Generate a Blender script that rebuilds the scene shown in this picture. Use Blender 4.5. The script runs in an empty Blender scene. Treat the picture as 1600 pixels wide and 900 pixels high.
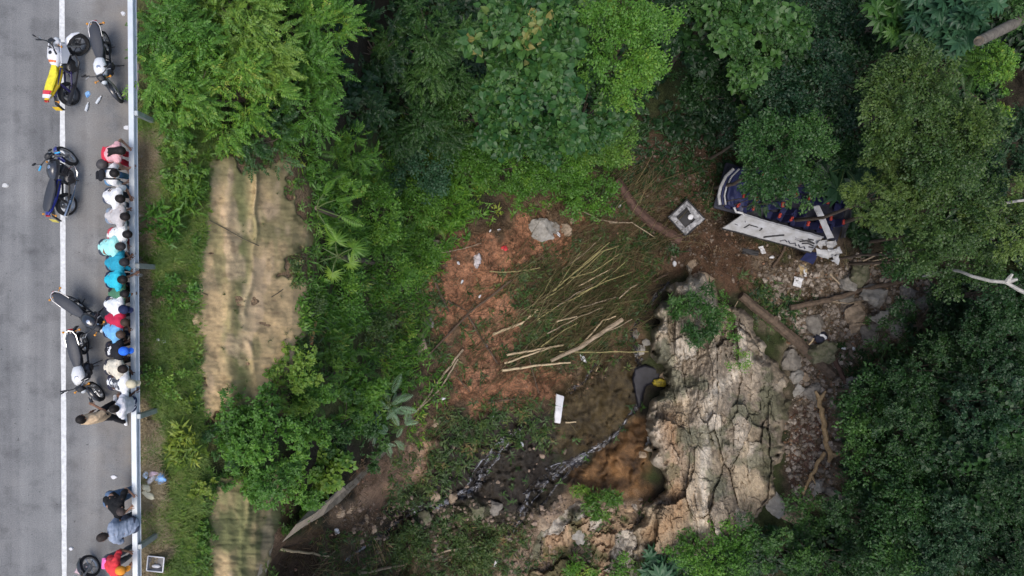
import bpy, math, random
import numpy as np
from mathutils import Vector, Matrix

R = math.radians
scene = bpy.context.scene
COL = scene.collection

# ------------------------------------------------------------------ camera, sky, sun, exposure
H = 18.0                       # drone height above the road
F = 800 / 0.74                 # photo pixels per unit of distance/depth
cam = bpy.data.cameras.new("camera")
cam.sensor_width = 36
cam.lens = 36 / (2 * 0.74)
cam.clip_end = 600
camo = bpy.data.objects.new("camera", cam)
camo.location = (0, 0, H)
COL.objects.link(camo)
scene.camera = camo

SUN_EL, SUN_AZ = 73, 188       # azimuth clockwise from +Y (picture up): high soft light from the bottom of the picture
world = bpy.data.worlds.new("World")
scene.world = world
world.use_nodes = True
wn = world.node_tree
bg = wn.nodes["Background"]
sky = wn.nodes.new("ShaderNodeTexSky")
sky.sky_type = 'NISHITA'
sky.sun_disc = False
sky.sun_elevation = R(SUN_EL)
sky.sun_rotation = R(SUN_AZ)
sky.dust_density = 3.0
sky.air_density = 1.0
sky.ozone_density = 1.0
wn.links.new(sky.outputs[0], bg.inputs[0])
bg.inputs[1].default_value = 0.15
sl = bpy.data.lights.new("sun", 'SUN')
sl.energy = 1.15
sl.angle = R(28)
sl.color = (1.0, 0.95, 0.88)
so = bpy.data.objects.new("sun", sl)
az = R(SUN_AZ)
d = Vector((math.sin(az) * math.cos(R(SUN_EL)), math.cos(az) * math.cos(R(SUN_EL)), math.sin(R(SUN_EL))))
so.rotation_euler = d.to_track_quat('Z', 'Y').to_euler()
COL.objects.link(so)
scene.view_settings.view_transform = 'Standard'
scene.view_settings.look = 'None'
scene.view_settings.exposure = 0.6
scene.view_settings.gamma = 1.0
cy = scene.cycles
cy.max_bounces = 5
cy.diffuse_bounces = 3
cy.glossy_bounces = 2
cy.transmission_bounces = 3
cy.transparent_max_bounces = 4
cy.caustics_reflective = cy.caustics_refractive = False
try:
    cy.use_denoising = True
    cy.denoiser = 'OPENIMAGEDENOISE'
except Exception:
    pass

# ------------------------------------------------------------------ numpy helpers
def W(px, py, d):
    """photo pixel + distance below the drone -> world point(s)"""
    px = np.asarray(px, float); py = np.asarray(py, float); d = np.asarray(d, float)
    return np.stack([(px - 800) * d / F, (450 - py) * d / F, H - d + 0 * px], -1)

def sstep(a, b, x):
    t = np.clip((x - a) / (b - a), 0, 1)
    return t * t * (3 - 2 * t)

def h2(ix, iy, seed):
    n = (ix.astype(np.int64) * 374761393 + iy.astype(np.int64) * 668265263 + seed * 982451653) & 0xffffffff
    n = ((n ^ (n >> 13)) * 1274126177) & 0xffffffff
    n = ((n ^ (n >> 16)) * 2246822519) & 0xffffffff
    return ((n ^ (n >> 15)) & 0xffffff) / float(0x1000000)

def vnoise(x, y, seed=0):
    ix = np.floor(x); iy = np.floor(y)
    fx = x - ix; fy = y - iy
    fx = fx * fx * (3 - 2 * fx); fy = fy * fy * (3 - 2 * fy)
    a = h2(ix, iy, seed); b = h2(ix + 1, iy, seed); c = h2(ix, iy + 1, seed); e = h2(ix + 1, iy + 1, seed)
    return (a * (1 - fx) + b * fx) * (1 - fy) + (c * (1 - fx) + e * fx) * fy

def fbm(x, y, octv=4, seed=0, gain=.5):
    s = 0; a = 1; t = 0
    for k in range(octv):
        s = s + a * (vnoise(x * 2 ** k, y * 2 ** k, seed + 31 * k) - .5)
        t += a; a *= gain
    return s / t * 2

def worley(x, y, seed=0):
    """nearest cell: distance, second distance, offset, random values of that cell"""
    ix = np.floor(x); iy = np.floor(y)
    d1 = np.full(x.shape, 9.); d2 = d1.copy()
    ox = np.zeros(x.shape); oy = ox.copy(); r1 = ox.copy(); r2 = ox.copy(); r3 = ox.copy()
    for i in (-1, 0, 1):
        for j in (-1, 0, 1):
            cx = ix + i; cyy = iy + j
            qx = x - (cx + .1 + .8 * h2(cx, cyy, seed)); qy = y - (cyy + .1 + .8 * h2(cx, cyy, seed + 7))
            dd = np.hypot(qx, qy)
            near = dd < d1
            d2 = np.where(near, d1, np.minimum(d2, dd))
            ox = np.where(near, qx, ox); oy = np.where(near, qy, oy)
            r1 = np.where(near, h2(cx, cyy, seed + 11), r1)
            r2 = np.where(near, h2(cx, cyy, seed + 13), r2)
            r3 = np.where(near, h2(cx, cyy, seed + 17), r3)
            d1 = np.where(near, dd, d1)
    return d1, d2, ox, oy, r1, r2, r3

def facets(x, y, seed=0, tilt=1.0):
    d1, d2, ox, oy, a, b, c = worley(x, y, seed)
    return (c - .5) + tilt * ((a - .5) * 2 * ox + (b - .5) * 2 * oy), d2 - d1, c

def sdf(poly, x, y):
    """signed distance to a polygon in photo pixels, positive inside"""
    x = np.asarray(x, float); y = np.asarray(y, float)
    ins = np.zeros(x.shape, bool); dm = np.full(x.shape, 1e9)
    n = len(poly)
    for i in range(n):
        ax, ay = poly[i]; bx, by = poly[(i + 1) % n]
        c = ((ay > y) != (by > y)) & (x < (bx - ax) * (y - ay) / ((by - ay) or 1e-9) + ax)
        ins ^= c
        ex, ey = bx - ax, by - ay
        t = np.clip(((x - ax) * ex + (y - ay) * ey) / (ex * ex + ey * ey + 1e-9), 0, 1)
        dm = np.minimum(dm, np.hypot(x - ax - t * ex, y - ay - t * ey))
    return np.where(ins, dm, -dm)

def pdist(line, x, y):
    dm = np.full(np.shape(x), 1e9)
    for (ax, ay), (bx, by) in zip(line[:-1], line[1:]):
        ex, ey = bx - ax, by - ay
        t = np.clip(((x - ax) * ex + (y - ay) * ey) / (ex * ex + ey * ey + 1e-9), 0, 1)
        dm = np.minimum(dm, np.hypot(x - ax - t * ex, y - ay - t * ey))
    return dm

# ------------------------------------------------------------------ scene helpers
def tag(o, label=None, cat=None, group=None, kind=None):
    if label: o['label'] = label
    if cat: o['category'] = cat
    if group: o['group'] = group
    if kind: o['kind'] = kind
    return o

def empty(name, loc=(0, 0, 0), rz=0, label=None, cat=None, group=None):
    o = bpy.data.objects.new(name, None)
    o.empty_display_size = .2
    o.location = loc; o.rotation_euler = (0, 0, rz)
    COL.objects.link(o)
    return tag(o, label, cat, group)

def mesh_np(name, V, polys, mat, parent=None, smooth=True, attrs=None, mats=None, mi=None, link=True):
    """polys: list of (M,k) index arrays"""
    if not isinstance(polys, list): polys = [polys]
    polys = [np.asarray(p, np.int32) for p in polys if len(p)]
    me = bpy.data.meshes.new(name)
    V = np.asarray(V, np.float32)
    me.vertices.add(len(V)); me.vertices.foreach_set('co', V.ravel())
    nl = sum(p.size for p in polys); npol = sum(len(p) for p in polys)
    me.loops.add(nl); me.polygons.add(npol)
    me.loops.foreach_set('vertex_index', np.concatenate([p.ravel() for p in polys]))
    st = []; s = 0
    for p in polys:
        st.append(s + np.arange(len(p)) * p.shape[1]); s += p.size
    me.polygons.foreach_set('loop_start', np.concatenate(st).astype(np.int32))
    if smooth is not None:
        me.polygons.foreach_set('use_smooth', np.full(npol, bool(smooth)))
    if mi is not None:
        me.polygons.foreach_set('material_index', np.asarray(mi, np.int32))
    me.update(calc_edges=True)
    for k, (typ, arr) in (attrs or {}).items():
        a = me.attributes.new(k, typ, 'POINT')
        if typ == 'FLOAT': a.data.foreach_set('value', np.asarray(arr, np.float32).ravel())
        else: a.data.foreach_set('color', np.asarray(arr, np.float32).ravel())
    for m in (mats or [mat]): me.materials.append(m)
    o = bpy.data.objects.new(name, me)
    if link: COL.objects.link(o)
    if parent is not None: o.parent = parent
    return o

class MB:
    """collects shapes into one mesh"""
    def __init__(s): s.V = []; s.F = []
    def add(s, V, Fs):
        k = len(s.V); s.V += [tuple(v) for v in V]; s.F += [tuple(i + k for i in f) for f in Fs]; return s
    def box(s, c, size, rot=None, b=0.12):
        """box with chamfered vertical and horizontal edges (b = chamfer as share of the smallest side)"""
        sx, sy, sz = [q / 2 for q in size]; bv = b * min(sx, sy, sz) * 2
        M = rot if rot is not None else Matrix.Identity(3)
        rings = []
        for z, ins in ((-sz, bv), (-sz + bv, 0), (sz - bv, 0), (sz, bv)):
            x, y = sx - ins, sy - ins; e = bv
            rings.append([(-x + e, -y, z), (x - e, -y, z), (x, -y + e, z), (x, y - e, z), (x - e, y, z), (-x + e, y, z), (-x, y - e, z), (-x, -y + e, z)])
        return s.loft([[Vector(c) + M @ Vector(p) for p in r] for r in rings])
    def loft(s, rings, caps=True, closed=True):
        n = len(rings[0]); V = [p for r in rings for p in r]; Fs = []
        for i in range(len(rings) - 1):
            for j in range(n if closed else n - 1):
                a = i * n + j; b = i * n + (j + 1) % n
                Fs.append((a, b, b + n, a + n))
        if caps and closed:
            Fs.append(tuple(range(n))[::-1]); Fs.append(tuple(range((len(rings) - 1) * n, len(rings) * n)))
        return s.add(V, Fs)
    def tube(s, pts, r, n=8, flat=1.0):
        pts = [Vector(p) for p in pts]
        if not hasattr(r, '__len__'): r = [r] * len(pts)
        rings = []; up = None
        for i, p in enumerate(pts):
            t = (pts[min(i + 1, len(pts) - 1)] - pts[max(i - 1, 0)]).normalized()
            if up is None: up = Vector((0, 0, 1)) if abs(t.z) < .9 else Vector((1, 0, 0))
            x = t.cross(up).normalized(); y = x.cross(t).normalized(); up = y
            rings.append([p + (x * math.cos(q) + y * math.sin(q) * flat) * r[i] for q in [2 * math.pi * k / n for k in range(n)]])
        return s.loft(rings)
    def ell(s, c, r, rot=None, nu=12, nv=8):
        M = rot if rot is not None else Matrix.Identity(3)
        if not hasattr(r, '__len__'): r = (r, r, r)
        rings = []
        for i in range(nv + 1):
            th = math.pi * (.03 + .94 * i / nv)
            rings.append([Vector(c) + M @ Vector((r[0] * math.sin(th) * math.cos(q), r[1] * math.sin(th) * math.sin(q), -r[2] * math.cos(th))) for q in [2 * math.pi * k / nu for k in range(nu)]])
        return s.loft(rings)
    def lathe(s, c, prof, axis, n=24, close=False):
        """prof: list of (radius, offset along axis)"""
        ax = Vector(axis).normalized(); u = ax.orthogonal().normalized(); v = ax.cross(u)
        rings = [[Vector(c) + ax * o + (u * math.cos(q) + v * math.sin(q)) * r for q in [2 * math.pi * k / n for k in range(n)]] for r, o in prof]
        if close: rings.append(rings[0])
        return s.loft(rings, caps=not close)
    def plate(s, pts, t, nrm=(0, 0, 1)):
        """extruded polygon"""
        nv = Vector(nrm).normalized() * t; n = len(pts)
        V = [Vector(p) for p in pts] + [Vector(p) + nv for p in pts]
        return s.add(V, [tuple(range(n))[::-1], tuple(range(n, 2 * n))] + [(i, (i + 1) % n, (i + 1) % n + n, i + n) for i in range(n)])
    def build(s, name, mat, parent=None, smooth=True, angle=40):
        me = bpy.data.meshes.new(name)
        me.from_pydata(s.V, [], s.F); me.update()
        me.materials.append(mat)
        me.polygons.foreach_set('use_smooth', [True] * len(me.polygons))
        if smooth:
            try: me.set_sharp_from_angle(angle=R(angle))
            except Exception: pass
        else: me.polygons.foreach_set('use_smooth', [False] * len(me.polygons))
        o = bpy.data.objects.new(name, me); COL.objects.link(o)
        if parent is not None: o.parent = parent
        return o

# ------------------------------------------------------------------ materials
def nmat(name, col, rough=.6, metal=0, var=.25, scale=8, bump=0, spec=.5, coat=0, col2=None):
    """principled with procedural colour variation and bump"""
    m = bpy.data.materials.new(name); m.use_nodes = True
    N = m.node_tree.nodes; L = m.node_tree.links; P = N['Principled BSDF']
    P.inputs['Roughness'].default_value = rough; P.inputs['Metallic'].default_value = metal
    P.inputs['Specular IOR Level'].default_value = spec
    if coat: P.inputs['Coat Weight'].default_value = coat
    tc = N.new('ShaderNodeTexCoord'); nz = N.new('ShaderNodeTexNoise')
    nz.inputs['Scale'].default_value = scale; nz.inputs['Detail'].default_value = 6; nz.inputs['Roughness'].default_value = .65
    L.new(tc.outputs['Object'], nz.inputs['Vector'])
    rp = N.new('ShaderNodeValToRGB')
    c2 = col2 or [c * (1 - var) for c in col]
    c1 = col if col2 else [min(1, c * (1 + var)) for c in col]
    rp.color_ramp.elements[0].position = .3; rp.color_ramp.elements[1].position = .7
    rp.color_ramp.elements[0].color = (*c2, 1); rp.color_ramp.elements[1].color = (*c1, 1)
    L.new(nz.outputs['Fac'], rp.inputs[0]); L.new(rp.outputs[0], P.inputs['Base Color'])
    if bump:
        b = N.new('ShaderNodeBump'); b.inputs['Strength'].default_value = bump; b.inputs['Distance'].default_value = .02
        L.new(nz.outputs['Fac'], b.inputs['Height']); L.new(b.outputs[0], P.inputs['Normal'])
    return m

def attr_mat(name, attr='ground_color', rough=.9, scale=6., amp=.35, bump=.5, fine=40., spec=.25, wet=None):
    """base colour from a colour attribute (soil, stone), broken up by two scales of noise"""
    m = bpy.data.materials.new(name); m.use_nodes = True
    N = m.node_tree.nodes; L = m.node_tree.links; P = N['Principled BSDF']
    P.inputs['Roughness'].default_value = rough; P.inputs['Specular IOR Level'].default_value = spec
    at = N.new('ShaderNodeAttribute'); at.attribute_name = attr
    tc = N.new('ShaderNodeTexCoord')
    n1 = N.new('ShaderNodeTexNoise'); n1.inputs['Scale'].default_value = scale; n1.inputs['Detail'].default_value = 8; n1.inputs['Roughness'].default_value = .7
    n2 = N.new('ShaderNodeTexNoise'); n2.inputs['Scale'].default_value = fine; n2.inputs['Detail'].default_value = 4
    L.new(tc.outputs['Object'], n1.inputs['Vector']); L.new(tc.outputs['Object'], n2.inputs['Vector'])
    ad = N.new('ShaderNodeMath'); ad.operation = 'ADD'
    L.new(n1.outputs['Fac'], ad.inputs[0]); L.new(n2.outputs['Fac'], ad.inputs[1])
    mr = N.new('ShaderNodeMapRange'); mr.inputs['From Min'].default_value = .65; mr.inputs['From Max'].default_value = 1.35
    mr.inputs['To Min'].default_value = 1 - amp * 1.4; mr.inputs['To Max'].default_value = 1 + amp * 1.4
    L.new(ad.outputs[0], mr.inputs['Value'])
    mx = N.new('ShaderNodeMix'); mx.data_type = 'RGBA'; mx.blend_type = 'MULTIPLY'; mx.inputs['Factor'].default_value = 1
    L.new(at.outputs['Color'], mx.inputs['A']); L.new(mr.outputs[0], mx.inputs['B']); L.new(mx.outputs['Result'], P.inputs['Base Color'])
    if wet:
        wa = N.new('ShaderNodeAttribute'); wa.attribute_name = wet
        wr = N.new('ShaderNodeMapRange'); wr.inputs['To Min'].default_value = rough; wr.inputs['To Max'].default_value = .42
        L.new(wa.outputs['Fac'], wr.inputs['Value']); L.new(wr.outputs[0], P.inputs['Roughness'])
        ws = N.new('ShaderNodeMapRange'); ws.inputs['To Min'].default_value = spec; ws.inputs['To Max'].default_value = .3
        L.new(wa.outputs['Fac'], ws.inputs['Value']); L.new(ws.outputs[0], P.inputs['Specular IOR Level'])
    b = N.new('ShaderNodeBump'); b.inputs['Strength'].default_value = bump; b.inputs['Distance'].default_value = .08
    L.new(ad.outputs[0], b.inputs['Height']); L.new(b.outputs[0], P.inputs['Normal'])
    return m

def leaf_mat(name, dark, mid, light, rough=.45, trans=.22, extra=None):
    m = bpy.data.materials.new(name); m.use_nodes = True
    N = m.node_tree.nodes; L = m.node_tree.links; P = N['Principled BSDF']; out = N['Material Output']
    P.inputs['Roughness'].default_value = rough; P.inputs['Specular IOR Level'].default_value = .35
    at = N.new('ShaderNodeAttribute'); at.attribute_name = 'tint'
    rp = N.new('ShaderNodeValToRGB'); e = rp.color_ramp.elements
    e[0].position = .1; e[0].color = (*dark, 1); e[1].position = .9; e[1].color = (*light, 1)
    k = e.new(.5); k.color = (*mid, 1)
    if extra:
        e[-1].position = .86
        k = e.new(.97); k.color = (*extra, 1)
    L.new(at.outputs['Fac'], rp.inputs[0]); L.new(rp.outputs[0], P.inputs['Base Color'])
    tr = N.new('ShaderNodeBsdfTranslucent'); mx = N.new('ShaderNodeMixShader'); mx.inputs[0].default_value = trans
    hs = N.new('ShaderNodeHueSaturation'); hs.inputs['Hue'].default_value = .48; hs.inputs['Value'].default_value = 1.3
    L.new(rp.outputs[0], hs.inputs['Color']); L.new(hs.outputs[0], tr.inputs['Color'])
    L.new(P.outputs[0], mx.inputs[1]); L.new(tr.outputs[0], mx.inputs[2]); L.new(mx.outputs[0], out.inputs['Surface'])
    return m
# ================================================================== THE GROUND
COLS = np.array([-2600, -300, 100, 212, 250, 330, 400, 480, 560, 640, 750, 850, 950, 1050, 1150, 1250, 1350, 1450, 1600, 1900, 2600, 4000.])
ROWS = np.array([-2500, 0, 200, 400, 600, 800, 900, 1400, 3000.])
DT = np.array([
 [18.02, 18.02, 18.02, 18.02, 18.3, 19.4, 21.5, 24.5, 29.5, 34, 35, 35, 35, 35, 35, 34, 33, 32, 30, 25, 20, 14],
 [18.02, 18.02, 18.02, 18.02, 18.2, 19.4, 20.4, 22.4, 27.5, 36, 38, 39, 40, 40.5, 41, 41, 40, 38, 35, 29, 22, 14],
 [18.02, 18.02, 18.02, 18.02, 18.15, 19.4, 20.4, 22.4, 27.5, 36, 37.5, 38.5, 40, 40.5, 41, 41, 40, 38, 35.5, 30, 22, 14],
 [18.02, 18.02, 18.02, 18.02, 18.15, 19.4, 20.4, 22.4, 27.5, 35, 36.5, 37.5, 39, 40, 41, 41.5, 41, 39, 36, 31, 23, 14],
 [18.02, 18.02, 18.02, 18.02, 18.15, 19.4, 20.4, 22.4, 27.5, 35, 37, 38, 39.5, 39.5, 40, 41.5, 40, 37, 34.5, 30, 22, 14],
 [18.02, 18.02, 18.02, 18.02, 18.15, 19.4, 20.4, 24.5, 29.5, 37, 39, 40, 40, 40, 40, 41, 39, 36, 34, 29, 22, 14],
 [18.02, 18.02, 18.02, 18.02, 18.15, 19.4, 20.4, 24.5, 29.5, 38, 40, 41, 41, 41, 41, 41, 38, 36, 33, 28, 22, 14],
 [18.02, 18.02, 18.02, 18.02, 18.15, 19.4, 20.4, 24.5, 29.5, 38, 40, 41, 41, 41, 40, 38, 36, 34, 32, 27, 22, 14],
 [18.02, 18.02, 18.02, 18.02, 18.15, 19.4, 20.4, 22.4, 27.5, 34, 36, 36, 36, 36, 36, 35, 34, 33, 31, 26, 20, 14]])
STREAMS = {
 'upper': [(1046, 438), (1012, 478), (988, 520), (998, 560), (1000, 625), (962, 680), (915, 712), (862, 742), (828, 772), (803, 830)],
 'side': [(812, 668), (790, 690), (762, 720), (742, 765), (690, 786), (640, 806), (585, 842), (540, 880)],
 'short': [(945, 560), (928, 575), (908, 600), (888, 612)],
}
_gx = np.concatenate([np.linspace(-2600, -300, 12)[:-1], np.arange(-300, 1900, 8.), np.linspace(1900, 4000, 20)])
_gy = np.concatenate([np.linspace(-2500, -200, 12)[:-1], np.arange(-200, 1100, 8.), np.linspace(1100, 3000, 12)])
def _raw(px, py):
    i = np.clip(np.searchsorted(COLS, px) - 1, 0, len(COLS) - 2); j = np.clip(np.searchsorted(ROWS, py) - 1, 0, len(ROWS) - 2)
    u = np.clip((px - COLS[i]) / (COLS[i + 1] - COLS[i]), 0, 1); v = np.clip((py - ROWS[j]) / (ROWS[j + 1] - ROWS[j]), 0, 1)
    v = v * v * (3 - 2 * v)
    return (DT[j, i] * (1 - u) + DT[j, i + 1] * u) * (1 - v) + (DT[j + 1, i] * (1 - u) + DT[j + 1, i + 1] * u) * v
def base_d(px, py):
    px = np.asarray(px, float); py = np.asarray(py, float)
    w = np.clip((px - 225) / 120, 0, 1) * 22 + 1
    return (_raw(px - w, py) + 2 * _raw(px, py) + _raw(px + w, py)) / 4

WETP = [[(690, 690), (760, 650), (830, 645), (880, 690), (860, 760), (800, 830), (720, 790), (640, 830), (590, 845), (660, 780)],
        [(870, 610), (920, 555), (1005, 550), (1010, 640), (960, 690), (900, 715), (860, 700)],
        [(880, 740), (950, 690), (1005, 655), (1012, 720), (1000, 760), (940, 770), (860, 790)]]
def ground_d(px, py):
    px = np.asarray(px, float) + 0 * np.asarray(py, float); py = np.asarray(py, float) + 0 * px
    d = base_d(px, py)
    far = np.clip(np.maximum(np.maximum(-px - 300, px - 1900), np.maximum(-200 - py, py - 1100)) / 300, 0, 1)
    amp = sstep(225, 300, px) * .10 + sstep(430, 640, px) * .35
    n = fbm(px / 90, py / 90, 5, 3, .55) * 1.5 + fbm(px / 22, py / 22, 3, 9) * .35
    d = d + amp * n * (1 + far)
    # smooth run of the road edge: a small drop behind the asphalt
    for k, l in STREAMS.items():
        dist = pdist(l, px + fbm(px / 30, py / 30, 2, 5) * 9, py)
        d = d + .55 * np.exp(-(dist / (15 if k != 'short' else 9)) ** 2)
    # broken wet ledges where the water runs
    wl = sstep(-25, 25, sdf([(660, 660), (800, 640), (870, 690), (880, 740), (850, 790), (800, 860), (620, 850), (640, 760)], px, py))
    wx = px + 18 * fbm(px / 24, py / 24, 4, 14, .6); wy = py + 18 * fbm(px / 24, py / 24, 4, 15, .6)
    f1, e1, c1 = facets(wx / 34 + wy / 90, wy / 24 - wx / 70, 4)
    f2, e2, c2 = facets(wx / 12, wy / 9, 6, 1.3)
    ws = np.maximum(sstep(-10, 14, sdf(WETP[1], px, py)), sstep(-10, 14, sdf(WETP[2], px, py))) * (1 - wl)
    a_ = np.radians(118); su = wx * np.cos(a_) + wy * np.sin(a_); sv = -wx * np.sin(a_) + wy * np.cos(a_)
    f3, e3, _ = facets(su / 46, sv / 13, 61, 1.3); f4, e4, _ = facets(su / 15, sv / 6, 62, 1.2)
    d = d - ws * (f3 * .34 + f4 * .13 - .12 * sstep(.1, 0, e3))
    d = d - wl * (f1 * .4 + f2 * .25 - .2 * sstep(.12, 0, e1))
    md = sstep(-20, 20, sdf([(690, 430), (770, 372), (905, 350), (900, 400), (815, 450), (795, 565), (890, 590), (860, 625), (700, 640)], px, py))
    d = d - md * (.16 * fbm(px / 16, py / 13, 4, 91, .6) + .12 * np.abs(fbm(px / 40 + py / 50, py / 9, 3, 93)))
    # bank behind the shoulder of the culvert
    cv = sstep(-10, 14, sdf([(440, 862), (520, 812), (600, 760), (640, 800), (640, 900), (620, 960), (420, 960), (424, 880)], px, py))
    d = d + cv * 2.2
    return d

def col(*c): return np.array(c, float)
GAPS = [[(1035, -40), (1080, -40), (1062, 160), (1015, 190), (1042, 100)], [(545, 10), (612, -30), (604, 60), (565, 140), (535, 100)], [(1565, 100), (1640, 90), (1640, 330), (1570, 310)], [(1130, 195), (1165, 150), (1150, 260), (1120, 260)], [(1440, 440), (1500, 450), (1470, 480)]]
ZONES = [   # colour, polygon in photo pixels, soft width, edge noise, strength
 ((.105, .115, .042), [(214, -200), (345, -200), (335, 250), (330, 600), (330, 1100), (214, 1100)], 14, 18, .9),
 ((.17, .135, .075), [(212, 215), (238, 215), (243, 400), (238, 470), (246, 560), (240, 720), (270, 800), (262, 900), (212, 900)], 8, 20, .75),
 ((.22, .15, .09), [(318, 250), (350, 210), (440, 225), (500, 300), (500, 470), (470, 560), (440, 640), (330, 660), (300, 560), (300, 430)], 12, 20, 1),
 ((.24, .15, .09), [(320, 760), (450, 760), (440, 850), (420, 900), (330, 960)], 10, 14, 1),
 ((.24, .13, .08), [(395, 255), (440, 270), (465, 320), (480, 360), (445, 330), (405, 280)], 6, 8, .9),
 ((.085, .095, .035), [(480, 220), (700, 200), (740, 330), (690, 400), (650, 470), (650, 560), (560, 660), (470, 640), (470, 480), (505, 380)], 25, 30, .8),
 ((.12, .085, .055), [(560, 430), (690, 420), (700, 520), (690, 640), (640, 700), (620, 640), (660, 560), (600, 520)], 22, 30, .9),
 ((.13, .085, .05), [(680, 400), (780, 320), (900, 270), (1000, 300), (1040, 420), (1000, 470), (985, 560), (880, 640), (760, 660), (690, 640), (660, 560)], 22, 30, 1),
 ((.35, .17, .095), [(690, 430), (730, 400), (770, 372), (840, 345), (905, 350), (900, 385), (845, 410), (815, 450), (795, 510), (795, 565), (850, 590), (895, 560), (890, 600), (870, 620), (760, 628), (700, 640), (712, 560), (700, 500)], 16, 44, .93),
 ((.39, .205, .125), [(740, 500), (790, 470), (800, 540), (780, 600), (720, 610), (730, 540)], 12, 20, .7),
 ((.36, .23, .15), [(560, 770), (600, 710), (655, 665), (690, 690), (665, 745), (620, 770), (590, 800), (555, 805)], 12, 20, .9),
 ((.29, .2, .135), [(510, 790), (570, 780), (600, 815), (560, 840), (515, 830)], 9, 12, .8),
 ((.085, .052, .033), [(425, 865), (520, 815), (600, 800), (700, 850), (700, 940), (420, 940)], 12, 18, .85),
 ((.1, .085, .05), [(520, 850), (700, 790), (830, 820), (860, 940), (520, 940)], 18, 24, .8),
 ((.030, .024, .019), [(690, 690), (760, 650), (830, 645), (880, 690), (860, 760), (800, 800), (720, 790), (640, 830), (600, 835), (660, 790)], 18, 26, .95),
 ((.055, .04, .018), [(870, 610), (920, 560), (990, 560), (1000, 640), (960, 690), (900, 715), (860, 700)], 14, 18, 1),
 ((.15, .08, .033), [(880, 740), (950, 690), (1005, 655), (1015, 720), (1010, 790), (940, 800), (890, 790)], 14, 18, .95),
 ((.27, .2, .14), [(800, 840), (860, 790), (900, 770), (1000, 770), (1020, 830), (1010, 920), (780, 920)], 12, 18, .9),
 ((.075, .047, .03), [(1090, 190), (1140, 240), (1120, 330), (1180, 380), (1330, 400), (1290, 440), (1180, 450), (1110, 450), (1060, 400), (1000, 340), (950, 280), (980, 220)], 22, 30, .9),
 ((.10, .056, .034), [(1060, 370), (1180, 380), (1210, 440), (1150, 455), (1080, 440)], 14, 20, .8),
 ((.17, .135, .098), [(1180, 410), (1330, 400), (1470, 450), (1420, 540), (1330, 560), (1310, 640), (1320, 760), (1260, 790), (1225, 700), (1240, 580), (1200, 480)], 20, 30, .9),
 ((.1, .055, .045), [(1240, 640), (1290, 640), (1290, 720), (1240, 765), (1222, 720)], 10, 14, .8),
]
def ground_color(px, py):
    n1 = fbm(px / 60, py / 60, 4, 21); n2 = fbm(px / 14, py / 14, 3, 23)
    c = col(.036, .030, .02)[None] * (1 + .35 * n2[:, None])
    g = sstep(-.15, .3, n1)[:, None]
    c = c * (1 - g) + col(.035, .046, .016)[None] * g
    en = fbm(px / 34, py / 34, 4, 27, .6)
    for cc, poly, w, amp, st in ZONES:
        xs = [p[0] for p in poly]; ys = [p[1] for p in poly]
        box = (px > min(xs) - 90) & (px < max(xs) + 90) & (py > min(ys) - 90) & (py < max(ys) + 90)
        idx = np.where(box)[0]
        if not len(idx): continue
        m = (st * sstep(-w, w, sdf(poly, px[idx], py[idx]) + en[idx] * amp * 1.6))[:, None]
        c[idx] = c[idx] * (1 - m) + (col(*cc)[None] * (1 + .38 * n2[idx][:, None] + .25 * n1[idx][:, None])) * m
    sl = np.maximum(sstep(-12, 12, sdf(WETP[1], px, py)), sstep(-12, 12, sdf(WETP[2], px, py)))
    a_ = np.radians(115); su = px * np.cos(a_) + py * np.sin(a_); sv = -px * np.sin(a_) + py * np.cos(a_)
    c = c * (1 + (sl * (1.0 * fbm(sv / 7 + 2 * fbm(px / 30, py / 30, 3, 85), su / 45, 4, 81, .6) + 1.0 * fbm(px / 26 + py / 60, py / 22 - px / 50, 5, 83, .65)))[:, None])
    return np.clip(c, .004, .8)

def grid_faces(nx, ny):
    i = np.arange(nx - 1)[None] + np.arange(ny - 1)[:, None] * nx
    i = i.ravel()
    return np.stack([i, i + nx, i + nx + 1, i + 1], 1)

def stretch(a, b, step, lo, hi, n):
    inner = np.arange(a, b, step)
    t = np.linspace(0, 1, n + 1)[1:]
    return np.concatenate([(a - (a - lo) * t ** 2.2)[::-1], inner, b + (hi - b) * t ** 2.2])
gx = stretch(-30, 1660, 3., -2500, 3900, 40)
gy = stretch(-60, 960, 3., -2400, 2900, 40)
PX, PY = np.meshgrid(gx, gy); PXf, PYf = PX.ravel(), PY.ravel()
DD = ground_d(PXf, PYf)
wet = np.zeros(len(PXf))
for p in WETP: wet = np.maximum(wet, sstep(-14, 14, sdf(p, PXf, PYf) + 12 * fbm(PXf / 30, PYf / 30, 3, 77)))
gc = np.concatenate([ground_color(PXf, PYf), np.ones((len(PXf), 1))], 1)
M_ground = attr_mat('soil', 'ground_color', .92, 2.6, .48, .9, 17., wet='wet')
terrain = mesh_np('ground', W(PXf, PYf, DD), grid_faces(len(gx), len(gy)), M_ground, attrs={'ground_color': ('FLOAT_COLOR', gc), 'wet': ('FLOAT', wet)})
tag(terrain, kind='structure')

_scan = np.arange(14.5, 46, .12)
def drop(X, Y):
    """world height of the ground straight below/above (X, Y)"""
    px = 800 + X * F / _scan; py = 450 - Y * F / _scan
    g = ground_d(px, py)
    k = np.where(_scan >= g)[0]
    return H - (_scan[k[0]] if len(k) else 42.)
def gpt(px, py, up=0.):
    """world point on the ground seen at a photo pixel"""
    p = W(px, py, float(ground_d(np.array([px]), np.array([py]))[0]))
    return Vector(p) + Vector((0, 0, up))

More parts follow.
